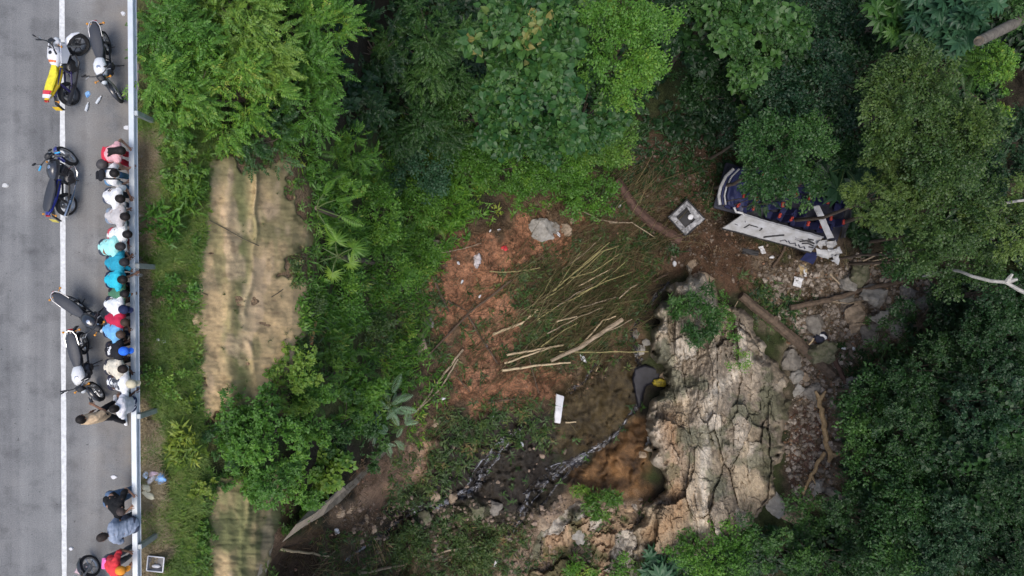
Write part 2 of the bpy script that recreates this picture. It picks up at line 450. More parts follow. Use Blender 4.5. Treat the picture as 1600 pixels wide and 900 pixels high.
def patch(name, poly, step, lift, mat, edge_drop=.6, soft=6, attrs=None, parent=None, wob=4, seed=1, col_f=None):
    """a sheet or body that follows the ground inside a polygon; lift(px,py,s) gives its height over the ground, and its rim dips into the ground"""
    xs = [p[0] for p in poly]; ys = [p[1] for p in poly]
    ax = np.arange(min(xs) - 12, max(xs) + 12, step); ay = np.arange(min(ys) - 12, max(ys) + 12, step)
    A, B = np.meshgrid(ax, ay); a, b = A.ravel(), B.ravel()
    s = sdf(poly, a, b) + wob * fbm(a / 18, b / 18, 3, seed + 50)
    up = lift(a, b, s)
    rim = sstep(0, soft, s)
    d = ground_d(a, b) - up * rim + (1 - rim) * edge_drop
    fc = grid_faces(len(ax), len(ay))
    ok = (s > -1)[fc].all(1)
    fc = fc[ok]
    used = np.unique(fc); remap = np.full(len(a), -1); remap[used] = np.arange(len(used))
    at = {}
    if col_f is not None:
        c = col_f(a, b, s)[used]
        at['ground_color'] = ('FLOAT_COLOR', np.concatenate([c, np.ones((len(c), 1))], 1))
    return mesh_np(name, W(a, b, d)[used], remap[fc], mat, parent=parent, attrs=at)

# ------------------------------------------------------------------ road
def flat(name, pts, z, mat):
    o = mesh_np(name, [(x, y, z) for x, y in pts], np.array([list(range(len(pts)))]), mat, smooth=False)
    return tag(o, kind='structure')
def edge(y): return -9.70 + .0085 * (-y)         # asphalt edge, the road runs a touch askew in the picture
def road_mat():
    m = bpy.data.materials.new('asphalt'); m.use_nodes = True
    N = m.node_tree.nodes; L = m.node_tree.links; P = N['Principled BSDF']; P.inputs['Roughness'].default_value = .88; P.inputs['Specular IOR Level'].default_value = .3
    tc = N.new('ShaderNodeTexCoord')
    def noise(s, d=5, vec=None, sc=None):
        n = N.new('ShaderNodeTexNoise'); n.inputs['Scale'].default_value = s; n.inputs['Detail'].default_value = d; n.inputs['Roughness'].default_value = .6
        if sc:
            mp = N.new('ShaderNodeMapping'); mp.inputs['Scale'].default_value = sc; L.new(tc.outputs['Object'], mp.inputs[0]); L.new(mp.outputs[0], n.inputs['Vector'])
        else: L.new(tc.outputs['Object'], n.inputs['Vector'])
        return n
    def ramp(src, stops):
        r = N.new('ShaderNodeValToRGB'); e = r.color_ramp.elements
        e[0].position, e[0].color = stops[0][0], (*stops[0][1], 1); e[1].position, e[1].color = stops[-1][0], (*stops[-1][1], 1)
        for p, c in stops[1:-1]: k = e.new(p); k.color = (*c, 1)
        L.new(src, r.inputs[0]); return r
    def mix(a, b, fac, mode='MIX'):
        x = N.new('ShaderNodeMix'); x.data_type = 'RGBA'; x.blend_type = mode
        if isinstance(fac, float): x.inputs['Factor'].default_value = fac
        else: L.new(fac, x.inputs['Factor'])
        L.new(a, x.inputs['A']); L.new(b, x.inputs['B']); return x.outputs['Result']
    base = ramp(noise(.55, 6).outputs['Fac'], [(.3, (.145, .148, .149)), (.52, (.186, .187, .186)), (.72, (.228, .226, .22))])
    lanes = ramp(noise(1.0, 3, sc=(1.6, .05, 1)).outputs['Fac'], [(.35, (.76, .76, .77)), (.65, (1.12, 1.12, 1.11))])
    c = mix(base.outputs[0], lanes.outputs[0], 1.0, 'MULTIPLY')
    grain = ramp(noise(34, 5).outputs['Fac'], [(.3, (.68, .68, .68)), (.7, (1.32, 1.32, 1.32))])
    c = mix(c, grain.outputs[0], .8, 'MULTIPLY')
    stain = ramp(noise(1.7, 4).outputs['Fac'], [(.50, (1, 1, 1)), (.76, (.62, .62, .63))])
    c = mix(c, stain.outputs[0], 1.0, 'MULTIPLY')
    spots = ramp(noise(9, 2).outputs['Fac'], [(.69, (1, 1, 1)), (.75, (.5, .5, .51))])
    c = mix(c, spots.outputs[0], 1.0, 'MULTIPLY')
    dust = N.new('ShaderNodeRGB'); dust.outputs[0].default_value = (.25, .215, .175, 1)
    sx = N.new('ShaderNodeSeparateXYZ'); L.new(tc.outputs['Object'], sx.inputs[0])
    mr = N.new('ShaderNodeMapRange'); mr.inputs['From Min'].default_value = -11.6; mr.inputs['From Max'].default_value = -9.7; mr.inputs['To Max'].default_value = 1
    L.new(sx.outputs['X'], mr.inputs['Value'])
    nz = ramp(noise(.9, 6).outputs['Fac'], [(.35, (0, 0, 0)), (.68, (.9, .9, .9))])
    mu = N.new('ShaderNodeMath'); mu.operation = 'MULTIPLY'; L.new(mr.outputs[0], mu.inputs[0]); L.new(nz.outputs[0], mu.inputs[1])
    c = mix(c, dust.outputs[0], mu.outputs[0])
    L.new(c, P.inputs['Base Color'])
    b = N.new('ShaderNodeBump'); b.inputs['Strength'].default_value = .4; b.inputs['Distance'].default_value = .006
    L.new(noise(120, 3).outputs['Fac'], b.inputs['Height']); L.new(b.outputs[0], P.inputs['Normal'])
    return m
M_road = road_mat()
ys = [-90, -12, -7, -3, 0, 3, 7, 12, 90]
rng = np.random.default_rng(5)
yy = np.concatenate([[-90, -40], np.linspace(-12, 12, 160), [40, 90]])
ex = edge(yy) + .035 * (rng.random(len(yy)) - .5) + .04 * fbm(yy * 1.5, yy * 0, 3, 8)
V = []
for x0 in (-45, -14): V.append(np.stack([np.full(len(yy), x0), yy, np.full(len(yy), .0)], 1))
V.append(np.stack([ex, yy, np.full(len(yy), .0)], 1)); V.append(np.stack([ex + .02, yy, np.full(len(yy), -.09)], 1))
n = len(yy); fc = []
for k in range(3):
    i = np.arange(n - 1) + k * n; fc.append(np.stack([i, i + n, i + n + 1, i + 1], 1))
road = mesh_np('road', np.concatenate(V), np.concatenate(fc), M_road, smooth=False); tag(road, kind='structure')
M_line = nmat('road_paint', (.70, .71, .70), .7, 0, .12, 11, .2, .3, col2=(.46, .46, .45))
def lx(y): return -11.675 + .0042 * (-y)
yl = np.linspace(-30, 30, 240); wd = .066 + .012 * fbm(yl * 4, yl * 0, 2, 4)
line = mesh_np('road_line', np.concatenate([np.stack([lx(yl) - wd, yl, np.full(240, .005)], 1), np.stack([lx(yl) + wd, yl, np.full(240, .005)], 1)]),
               np.stack([np.arange(239), np.arange(239) + 240, np.arange(239) + 241, np.arange(239) + 1], 1), M_line, smooth=False)
tag(line, kind='structure')
# ================================================================== ROCK OUTCROPS, WATER, NETTING, RAIL
def rot2(x, y, a): c, s = math.cos(R(a)), math.sin(R(a)); return x * c + y * s, -x * s + y * c
OUT = [(1035, 455), (1075, 415), (1115, 440), (1125, 470), (1165, 480), (1200, 545), (1232, 570), (1240, 640), (1225, 720), (1205, 790), (1150, 850),
       (1080, 880), (1000, 885), (978, 830), (1006, 785), (1030, 750), (1006, 700), (1004, 640), (1035, 600), (1022, 560), (1010, 520)]
def rock_lift(a, b, s):
    u, v = rot2(a, b, -7)
    prof = 3.3 - 2.2 * np.clip((a - 1040) / 190, 0, 1) - 1.1 * np.clip((b - 560) / 300, 0, 1)
    body = prof * (.65 * sstep(-2, 20, s) + .35 * sstep(0, 60, s))
    u2 = u + 7 * fbm(u / 26, v / 50, 4, 44, .6) + .10 * v; v2 = v + 12 * fbm(u / 22, v / 40, 4, 45, .6)
    f1, e1, _ = facets(u2 / 46, v2 / 130, 31, 1.5); f2, e2, _ = facets(u2 / 20, v2 / 46, 33, 1.1); f3, e3, _ = facets(u2 / 6.5, v2 / 13, 35, 1.3)
    f4, _, _ = facets(u2 / 3.0, v2 / 5, 37, 1.3)
    mk = sstep(-.1, .3, fbm(u / 40, v / 70, 3, 46))
    crack = -.3 * sstep(.045, 0, e1) * mk - .06 * sstep(.06, 0, e2) * (1 - mk)
    ridg = np.abs(fbm(u2 / 11, v2 / 170, 4, 41, .6)); r2 = np.abs(fbm(u2 / 34, v2 / 260, 3, 47))
    return body + sstep(0, 30, s) * (f1 * 1.05 + f2 * .30 + f3 * .10 + f4 * .04 + crack - .12 * ridg - .25 * r2 + .25 * fbm(a / 26, b / 40, 4, 48, .6) + .06 * fbm(a / 5, b / 6, 3, 43)) + .4
def rock_color(a, b, s):
    u, v = rot2(a, b, -7)
    u2 = u + 7 * fbm(u / 26, v / 50, 4, 44, .6) + .10 * v; v2 = v + 12 * fbm(u / 22, v / 40, 4, 45, .6)
    _, e2, c2 = facets(u2 / 20, v2 / 46, 33); _, _, c1 = facets(u2 / 46, v2 / 130, 31); _, _, c3 = facets(u2 / 6.5, v2 / 13, 35)
    st = fbm(u / 15, v / 110, 5, 51, .6); n = fbm(a / 40, b / 40, 4, 53); fine = fbm(a / 6, b / 6, 3, 57)
    c = col(.335, .272, .19)[None] * (1 + .45 * (c2 - .5)[:, None] + .3 * (c3 - .5)[:, None] + .3 * st[:, None] + .35 * fine[:, None])
    def mixin(c, k, m): m = np.clip(m, 0, 1)[:, None]; return c * (1 - m) + col(*k)[None] * (1 + .3 * fine[:, None]) * m
    c = mixin(c, (.25, .21, .165), sstep(.35, .7, c1) * .6)
    c = mixin(c, (.235, .22, .195), sstep(.0, .4, n) * .6)
    pale = np.exp(-(pdist([(1170, 560), (1110, 620), (1105, 690), (1098, 760), (1095, 830)], a + 10 * st, b) / 9) ** 2)
    pale = np.maximum(pale, np.exp(-(pdist([(1020, 650), (1028, 720), (1045, 740)], a, b) / 20) ** 2) * .8)
    pale = np.maximum(pale, sstep(.72, .86, c2) * .7)
    c = mixin(c, (.52, .46, .37), pale * sstep(-.3, .15, st + .2))
    c = mixin(c, (.30, .165, .07), np.exp(-(pdist([(1045, 660), (1062, 800), (1020, 840)], a + 14 * st, b) / 20) ** 2) * .6)
    c = mixin(c, (.14, .115, .085), sstep(1130, 1230, a) * sstep(-.1, .3, n + st * .5) * .7)  # shade of the right flank painted into the stone colour
    c = mixin(c, (.05, .065, .022), sstep(.15, .38, n + .3 * fine + .12 - .0009 * np.abs(a - 1100)) * .55)
    c = mixin(c, (.06, .045, .03), sstep(.06, 0, e2) * .35)  # crevices darkened in the colour, where crack shade falls
    return np.clip(c, .01, .75)
M_rock = attr_mat('outcrop_stone', 'ground_color', .85, 3.0, .30, .45, 18.)
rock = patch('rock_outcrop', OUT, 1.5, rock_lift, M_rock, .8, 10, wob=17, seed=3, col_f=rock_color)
rock.data.polygons.foreach_set('use_smooth', [False] * len(rock.data.polygons))
tag(rock, 'large pale tan fractured rock outcrop beside the stream, with vertical cracks', 'rock')

OUT2 = [(800, 900), (825, 850), (868, 800), (905, 775), (950, 790), (1000, 775), (1018, 830), (1012, 960), (780, 960)]
def rock2_lift(a, b, s):
    u, v = rot2(a, b, 30)
    u = u + 16 * fbm(u / 22, v / 30, 4, 64, .6); v = v + 20 * fbm(u / 20, v / 30, 4, 66, .6)
    f1, e1, _ = facets(u / 36, v / 60, 61, 1.2); f2, e2, _ = facets(u / 13, v / 22, 63, 1.3)
    return sstep(0, 30, s) * (.55 + f1 * .65 + f2 * .28 - .2 * sstep(.1, 0, e1) + .25 * fbm(a / 9, b / 9, 3, 65)) - .1
def rock2_color(a, b, s):
    u, v = rot2(a, b, 30)
    u = u + 16 * fbm(u / 22, v / 30, 4, 64, .6); v = v + 20 * fbm(u / 20, v / 30, 4, 66, .6)
    _, e1, c1 = facets(u / 36, v / 60, 61); _, _, c2 = facets(u / 13, v / 22, 63)
    fine = fbm(a / 6, b / 6, 3, 67); n = fbm(a / 30, b / 30, 4, 69)
    c = col(.33, .235, .15)[None] * (1 + .5 * (c2 - .5)[:, None] + .35 * fine[:, None])
    m = (sstep(.55, .7, c1) * .9)[:, None]; c = c * (1 - m) + col(.46, .42, .36)[None] * (1 + .35 * fine[:, None]) * m
    m = (sstep(.25, .1, c1) * .8)[:, None]; c = c * (1 - m) + col(.32, .215, .135)[None] * (1 + .3 * fine[:, None]) * m
    m = (sstep(-.02, .25, n + .3 * fine) * .75)[:, None]; c = c * (1 - m) + col(.055, .065, .022)[None] * m
    m = (sstep(.08, 0, e1) * .6)[:, None]; c = c * (1 - m) + col(.06, .04, .025)[None] * m  # shade along the ledge's cracks mixed into the colour
    return np.clip(c, .01, .75)
rock2 = patch('rock_ledge', OUT2, 1.8, rock2_lift, M_rock, .6, 8, wob=9, seed=5, col_f=rock2_color)
rock2.data.polygons.foreach_set('use_smooth', [False] * len(rock2.data.polygons))
tag(rock2, 'low mossy ledge of broken pinkish and white stone below the stream', 'rock')

# ---- water: thin sheets lying in the carved beds
def water_mat(name, foam, dark, scale):
    m = bpy.data.materials.new(name); m.use_nodes = True
    N = m.node_tree.nodes; L = m.node_tree.links; P = N['Principled BSDF']
    at = N.new('ShaderNodeAttribute'); at.attribute_name = 'ground_color'
    L.new(at.outputs['Color'], P.inputs['Base Color'])
    P.inputs['Roughness'].default_value = .16; P.inputs['Specular IOR Level'].default_value = .6
    n = N.new('ShaderNodeTexNoise'); n.inputs['Scale'].default_value = 9; n.inputs['Detail'].default_value = 5
    tc = N.new('ShaderNodeTexCoord'); L.new(tc.outputs['Object'], n.inputs['Vector'])
    b = N.new('ShaderNodeBump'); b.inputs['Strength'].default_value = .7; b.inputs['Distance'].default_value = .08
    L.new(n.outputs['Fac'], b.inputs['Height']); L.new(b.outputs[0], P.inputs['Normal'])
    return m
M_water = water_mat('running_water', 0, 0, 0)
def ribbon(name, line, w0, w1, foam, label=None):
    line = np.array(line, float); seg = np.hypot(*np.diff(line, axis=0).T); t = np.concatenate([[0], np.cumsum(seg)])
    T = np.arange(0, t[-1], 1.6); cx = np.interp(T, t, line[:, 0]); cyy = np.interp(T, t, line[:, 1])
    k = np.ones(9) / 9
    cx = np.convolve(np.pad(cx, 4, 'edge'), k, 'valid'); cyy = np.convolve(np.pad(cyy, 4, 'edge'), k, 'valid')
    cx = cx + 5 * fbm(T / 26, T * 0, 3, 5); cyy = cyy + 4 * fbm(T / 22, T * 0 + 9, 3, 6)
    tx = np.gradient(cx); ty = np.gradient(cyy); ln = np.hypot(tx, ty); nx, ny = -ty / ln, tx / ln
    m = 13; u = np.linspace(-1, 1, m)
    wd = np.interp(T, [0, t[-1]], [w0, w1]) * (1 + .9 * fbm(T / 14, T * 0, 3, 7))
    A = cx[:, None] + nx[:, None] * u * wd[:, None]; B = cyy[:, None] + ny[:, None] * u * wd[:, None]
    d = ground_d(A.ravel(), B.ravel()) - .035 + .05 * np.tile(np.abs(u) ** 3, len(T))
    d = d - .05 * fbm(A.ravel() / 5, B.ravel() / 5, 3, 12)
    uu = np.tile(u, len(T)); tt = np.repeat(T, m)
    streak = fbm(uu * 3.2 + 3 * fbm(tt / 40, uu, 2, 3), tt / 22, 4, 91, .65) - .6 * np.abs(uu) + foam + .35 * fbm(tt / 30, tt * 0, 3, 95)
    f = (sstep(-.1, .85, streak + .25 * fbm(A.ravel() / 5, B.ravel() / 5, 3, 96)))[:, None]
    c = col(.028, .025, .024)[None] * (1 - f) + col(.40, .41, .45)[None] * f
    o = mesh_np(name, W(A.ravel(), B.ravel(), d), grid_faces(m, len(T))[:, ::-1], M_water, attrs={'ground_color': ('FLOAT_COLOR', np.concatenate([c, np.ones((len(c), 1))], 1))})
    return tag(o, kind='structure')
ribbon('stream', STREAMS['upper'][:5], 5, 5, -.15)
ribbon('stream', STREAMS['upper'][4:], 4, 8, .12)
ribbon('stream', [(968, 676), (930, 700), (893, 718), (850, 735)], 2.5, 3, .25)
ribbon('stream', [(880, 734), (850, 760), (828, 790), (812, 815), (800, 835)], 3, 3, .25)
ribbon('stream', [(905, 716), (872, 728), (836, 752), (815, 776)], 2, 2, .0)
ribbon('stream', STREAMS['side'], 8, 5, .3)
ribbon('stream', [(806, 680), (786, 700), (768, 728), (752, 752), (738, 770)], 4.5, 4, .4)
ribbon('stream', [(818, 664), (800, 690), (780, 705), (760, 745)], 2.5, 2, .2)
ribbon('stream', [(800, 676), (770, 700), (742, 735), (728, 765), (700, 780)], 4, 3, .35)
ribbon('stream', [(690, 786), (660, 792), (625, 800), (585, 812)], 4, 3, .1)
ribbon('stream', STREAMS['short'], 4, 6, .1)
ribbon('stream', [(800, 700), (775, 705), (750, 735), (738, 770)], 5, 3, .05)
ribbon('stream', [(915, 712), (880, 745), (858, 775), (838, 800)], 5, 2, .02)
POOL = [(986, 572), (1010, 566), (1036, 576), (1034, 596), (1012, 606), (1003, 636), (994, 640), (988, 610)]
_pd = float(ground_d(np.array([1010.]), np.array([588.]))[0]) - .35
pool = patch('pool_water', POOL, 2, lambda a, b, s: ground_d(a, b) - _pd, nmat('still_water', (.018, .018, .024), .5, 0, .5, 3, .2, .25), .3, 4, wob=3, seed=9)
tag(pool, kind='structure')

# ---- erosion netting on the cut slope
NET1 = [(326, 256), (352, 236), (400, 262), (452, 236), (466, 262), (452, 290), (470, 330), (494, 362), (492, 388), (450, 402), (446, 425), (484, 445),
        (478, 500), (464, 560), (440, 604), (420, 650), (345, 668), (316, 640), (304, 560), (294, 480), (297, 420), (308, 330)]
NET2 = [(335, 740), (452, 740), (447, 800), (440, 838), (424, 872), (412, 915), (408, 960), (325, 960), (322, 860)]
def net_lift(a, b, s):
    g = .10 + .05 * fbm(a / 60, b / 30, 3, 201)
    fold = .10 * np.exp(-((a - 398 - 8 * fbm(b / 60, b * 0, 2, 3)) / 3.0) ** 2) * sstep(450, 300, b) + .07 * np.exp(-((a - 358 + 5 * fbm(b / 50, b * 0, 2, 4)) / 9) ** 2)
    fold = fold + .09 * np.exp(-((a - 390 + 16 * fbm(b / 70, b * 0, 3, 7)) / 5) ** 2) * sstep(-.2, .2, fbm(b / 40, b * 0 + 4, 2, 19))
    rung = .012 * np.sin(b / 3.4 + 2.5 * fbm(a / 60, b / 40, 2, 9)) * (.4 + .6 * sstep(-.2, .3, fbm(a / 25, b / 40, 3, 11)))
    sag = .12 * fbm(a / 46, b / 36, 4, 13)
    wr = .06 * np.abs(fbm(a / 44 + b / 60, b / 9, 3, 17))
    return g + fold + rung + sag - wr
def net_color(a, b, s):
    n = fbm(a / 40, b / 60, 4, 211); fine = fbm(a / 5, b / 3, 3, 213); st = fbm(a / 16, b / 60, 4, 217)
    c = col(.53, .385, .21)[None] * (1 + .22 * fine[:, None] + .2 * st[:, None])
    g = np.exp(-((a - 377 + 6 * fbm(b / 60, b * 0, 3, 3)) / 19) ** 2) * .95
    g = np.maximum(g, np.exp(-((a - 432 - (b - 260) * .25) / 24) ** 2) * sstep(430, 340, b) * .6)
    g = np.maximum(g, sstep(700, 760, b) * (sstep(905, 850, b) * .7 + .25) * sstep(-.35, .25, n))
    g = np.maximum(g, sstep(.0, .4, n + st * .5) * .6)
    g = np.maximum(g, sstep(300, 270, b) * .6)
    c = c * (1 - g[:, None]) + col(.17, .18, .075)[None] * (1 + .2 * fine[:, None]) * g[:, None]
    t = (sstep(.12, .38, fbm(a / 30, b / 60, 3, 219)) * .5)[:, None]
    c = c * (1 - t) + col(.62, .45, .30)[None] * t
    p = (sstep(.3, .5, fbm(a / 14, b / 10, 4, 221)) * .4)[:, None]
    c = c * (1 - p) + col(.14, .095, .055)[None] * p
    e = (sstep(15, 0, s + 14 * fbm(a / 12, b / 12, 3, 223)) * .75)[:, None]
    return np.clip(c * (1 - e) + col(.13, .12, .05)[None] * (1 + .4 * fine[:, None]) * e, .01, .75)
M_net = attr_mat('netting', 'ground_color', .95, 5, .14, .3, 60.)
net = empty('erosion_netting', gpt(380, 450), 0, 'tan and green erosion netting draped over the steep cut slope below the verge', 'netting')
def under(o, p): o.parent = p; o.matrix_parent_inverse = Matrix.Translation(-Vector(p.location)); return o
under(patch('net_sheet', NET1, 1.6, net_lift, M_net, .25, 5, wob=20, seed=11, col_f=net_color), net)
under(patch('net_sheet', NET2, 1.6, net_lift, M_net, .25, 5, wob=14, seed=13, col_f=net_color), net)
M_cable = nmat('dark_cable', (.09, .08, .05), .7)
for l in ([(332, 345), (360, 360), (385, 374), (409, 385)], [(428, 464), (438, 458), (446, 452)], [(311, 445), (316, 455), (330, 461)]):
    m = MB(); m.tube([gpt(x, y, .22) for x, y in l], .013, 6); under(m.build('anchor_cable', M_cable), net)

# ---- concrete channel lip
M_conc = nmat('weathered_concrete', (.42, .34, .25), .9, 0, .35, 4, .5)
m = MB()
lip = [(440, 848), (470, 826), (505, 805), (532, 784), (560, 755), (590, 722), (612, 698)]
pw = [Vector(W(x, y, float(base_d(np.array([x]), np.array([y]))[0]) - .55)) for x, y in lip]
rings = []
for i, p in enumerate(pw):
    t = (pw[min(i + 1, len(pw) - 1)] - pw[max(i - 1, 0)]); t.z = 0; t.normalize(); s_ = Vector((-t.y, t.x, 0))
    wv = .75 if i < 3 else (.5 if i == 3 else .25)
    rings.append([p + s_ * wv + Vector((0, 0, -1.4)), p + Vector((0, 0, -1.4)), p, p + s_ * wv + Vector((0, 0, .05))])
m.loft(rings)
tag(m.build('channel_wall', M_conc, smooth=False), 'curved weathered concrete channel lip below the leafy bushes', 'wall')
m = MB(); q = [gpt(x, y, .3) for x, y in [(425, 838), (432, 846), (417, 905), (408, 905)]]
m.plate([q[3], q[2], q[1], q[0]], .25)
tag(m.build('concrete_edging', nmat('pale_concrete', (.52, .42, .3), .9, 0, .25, 5, .3), smooth=False), 'short pale concrete edging strip at the foot of the netting', 'edging')

# ---- guardrail
def railx(y): return -9.432 - .0088 * y
M_galv = nmat('galvanised_steel', (.58, .62, .64), .45, .25, .12, 3, .05, .5)
M_galv2 = nmat('post_steel', (.42, .45, .45), .5, .5, .2, 5)
rail = empty('guardrail', (railx(0), 0, 0), 0, 'long galvanised W-beam guardrail along the road edge, people leaning on it', 'guardrail')
prof = [(-.04, .60), (-.02, .61), (.03, .625), (.035, .64), (.0, .655), (-.03, .668), (-.035, .68), (-.03, .692), (.0, .705), (.035, .72), (.03, .735), (-.02, .76), (-.045, .78)]
thick = prof + [(x - .012, z) for x, z in prof[::-1]]
yrs = list(np.linspace(-30, 30, 41))
m = MB(); m.loft([[Vector((-x + railx(y) - railx(0), y, z)) for x, z in thick] for y in yrs]); m.build('rail_beam', M_galv, rail, angle=30)
m = MB(); m.loft([[Vector((railx(y) - railx(0) + a, y, z)) for a, z in ((-.07, .765), (.05, .765), (.06, .775), (.052, .787), (-.07, .787))] for y in yrs]); m.build('top_rail', M_galv, rail, angle=30)
post_y = sorted([4.36, -3.2, -6.45, .55, 8.1, 11.9, -10.2])
for y in post_y:
    m = MB(); x0 = railx(y) - railx(0) + .10
    m.box((x0, y, .2), (.10, .13, 1.14)); m.box((x0 - .04, y, .59), (.1, .11, .3))
    m.build('post', M_galv2, rail, smooth=False)
for y in post_y:
    for dz in (.64, .70):
        m = MB(); m.lathe((railx(y) - railx(0) - .055, y, dz), [(.02, -.012), (.02, .008), (.012, .012)], (-1, 0, 0), 8); m.build('bolt', M_galv2, rail)

# ---- unseen green hillsides added to block sky light and darken the ravine
def hills():
    t = np.linspace(0, 1, 60); foot = []
    path = np.array([(33, -75), (33, -20), (34, 10), (31, 24), (22, 29), (8, 30), (-2, 31), (-4, 34)], float)
    sgl = np.hypot(*np.diff(path, axis=0).T); tt = np.concatenate([[0], np.cumsum(sgl)]); T = t * tt[-1]
    fx = np.interp(T, tt, path[:, 0]); fy = np.interp(T, tt, path[:, 1])
    tx = np.gradient(fx); ty = np.gradient(fy); ln = np.hypot(tx, ty); nx, ny = ty / ln, -tx / ln
    V = []; m = 26
    for j in range(m):
        r = 48 * (j / (m - 1)); z = -24 + 62 * (1 - math.exp(-r / 30))
        rr = r + 3 * fbm(T / 9, T * 0 + j / 3, 3, 401); zz = z + 4 * fbm(T / 7, T * 0 + j / 2.5, 3, 403) * min(1, j / 4)
        V.append(np.stack([fx + nx * rr, fy + ny * rr, zz + 0 * fx], 1))
    return mesh_np('hills', np.concatenate(V), grid_faces(60, m), nmat('forest_slope', (.028, .05, .018), .95, 0, .5, .8, .8))
tag(hills(), kind='structure')
# ================================================================== VEGETATION
# ---- spray templates: (V, T, leaf id per vertex)
def leaf_geo(L, w, kind='oval'):
    if kind == 'oval':
        V = [(0, 0, 0), (-w, .45 * L, .12 * w), (w, .45 * L, .12 * w), (0, L, -.12 * L), (0, .5 * L, -.10 * w)]
        T = [(0, 4, 1), (0, 2, 4), (1, 4, 3), (4, 2, 3)]
    elif kind == 'slim':
        V = [(0, 0, 0), (-w, .4 * L, .0), (w, .4 * L, .0), (0, L, -.18 * L)]
        T = [(0, 2, 1), (1, 2, 3)]
    elif kind == 'heart':
        V = [(0, .06 * L, -.03 * L), (-.55 * w, -.12 * L, 0), (-w, .22 * L, .05 * L), (-.72 * w, .6 * L, .02 * L), (0, L, -.14 * L), (.72 * w, .6 * L, .02 * L), (w, .22 * L, .05 * L), (.55 * w, -.12 * L, 0), (0, .5 * L, -.05 * L)]
        T = [(8, 0, 7), (8, 7, 6), (8, 6, 5), (8, 5, 4), (8, 4, 3), (8, 3, 2), (8, 2, 1), (8, 1, 0)]
    return np.array(V, float), np.array(T)
def rotm(yaw, pitch, roll):
    return np.array(Matrix.Rotation(yaw, 3, 'Z') @ Matrix.Rotation(pitch, 3, 'X') @ Matrix.Rotation(roll, 3, 'Y'))
def assemble(parts):
    V = []; T = []; Lf = []; k = 0
    for i, (v, t) in enumerate(parts):
        V.append(v); T.append(t + k); Lf.append(np.full(len(v), i)); k += len(v)
    return np.concatenate(V), np.concatenate(T), np.concatenate(Lf)
def twig(p0, p1, r=.006):
    p0, p1 = np.array(p0, float), np.array(p1, float); a = np.array([r, 0, 0])
    return np.array([p0 - a, p0 + a, p1 + a * .5, p1 - a * .5]), np.array([(0, 1, 2), (0, 2, 3)])
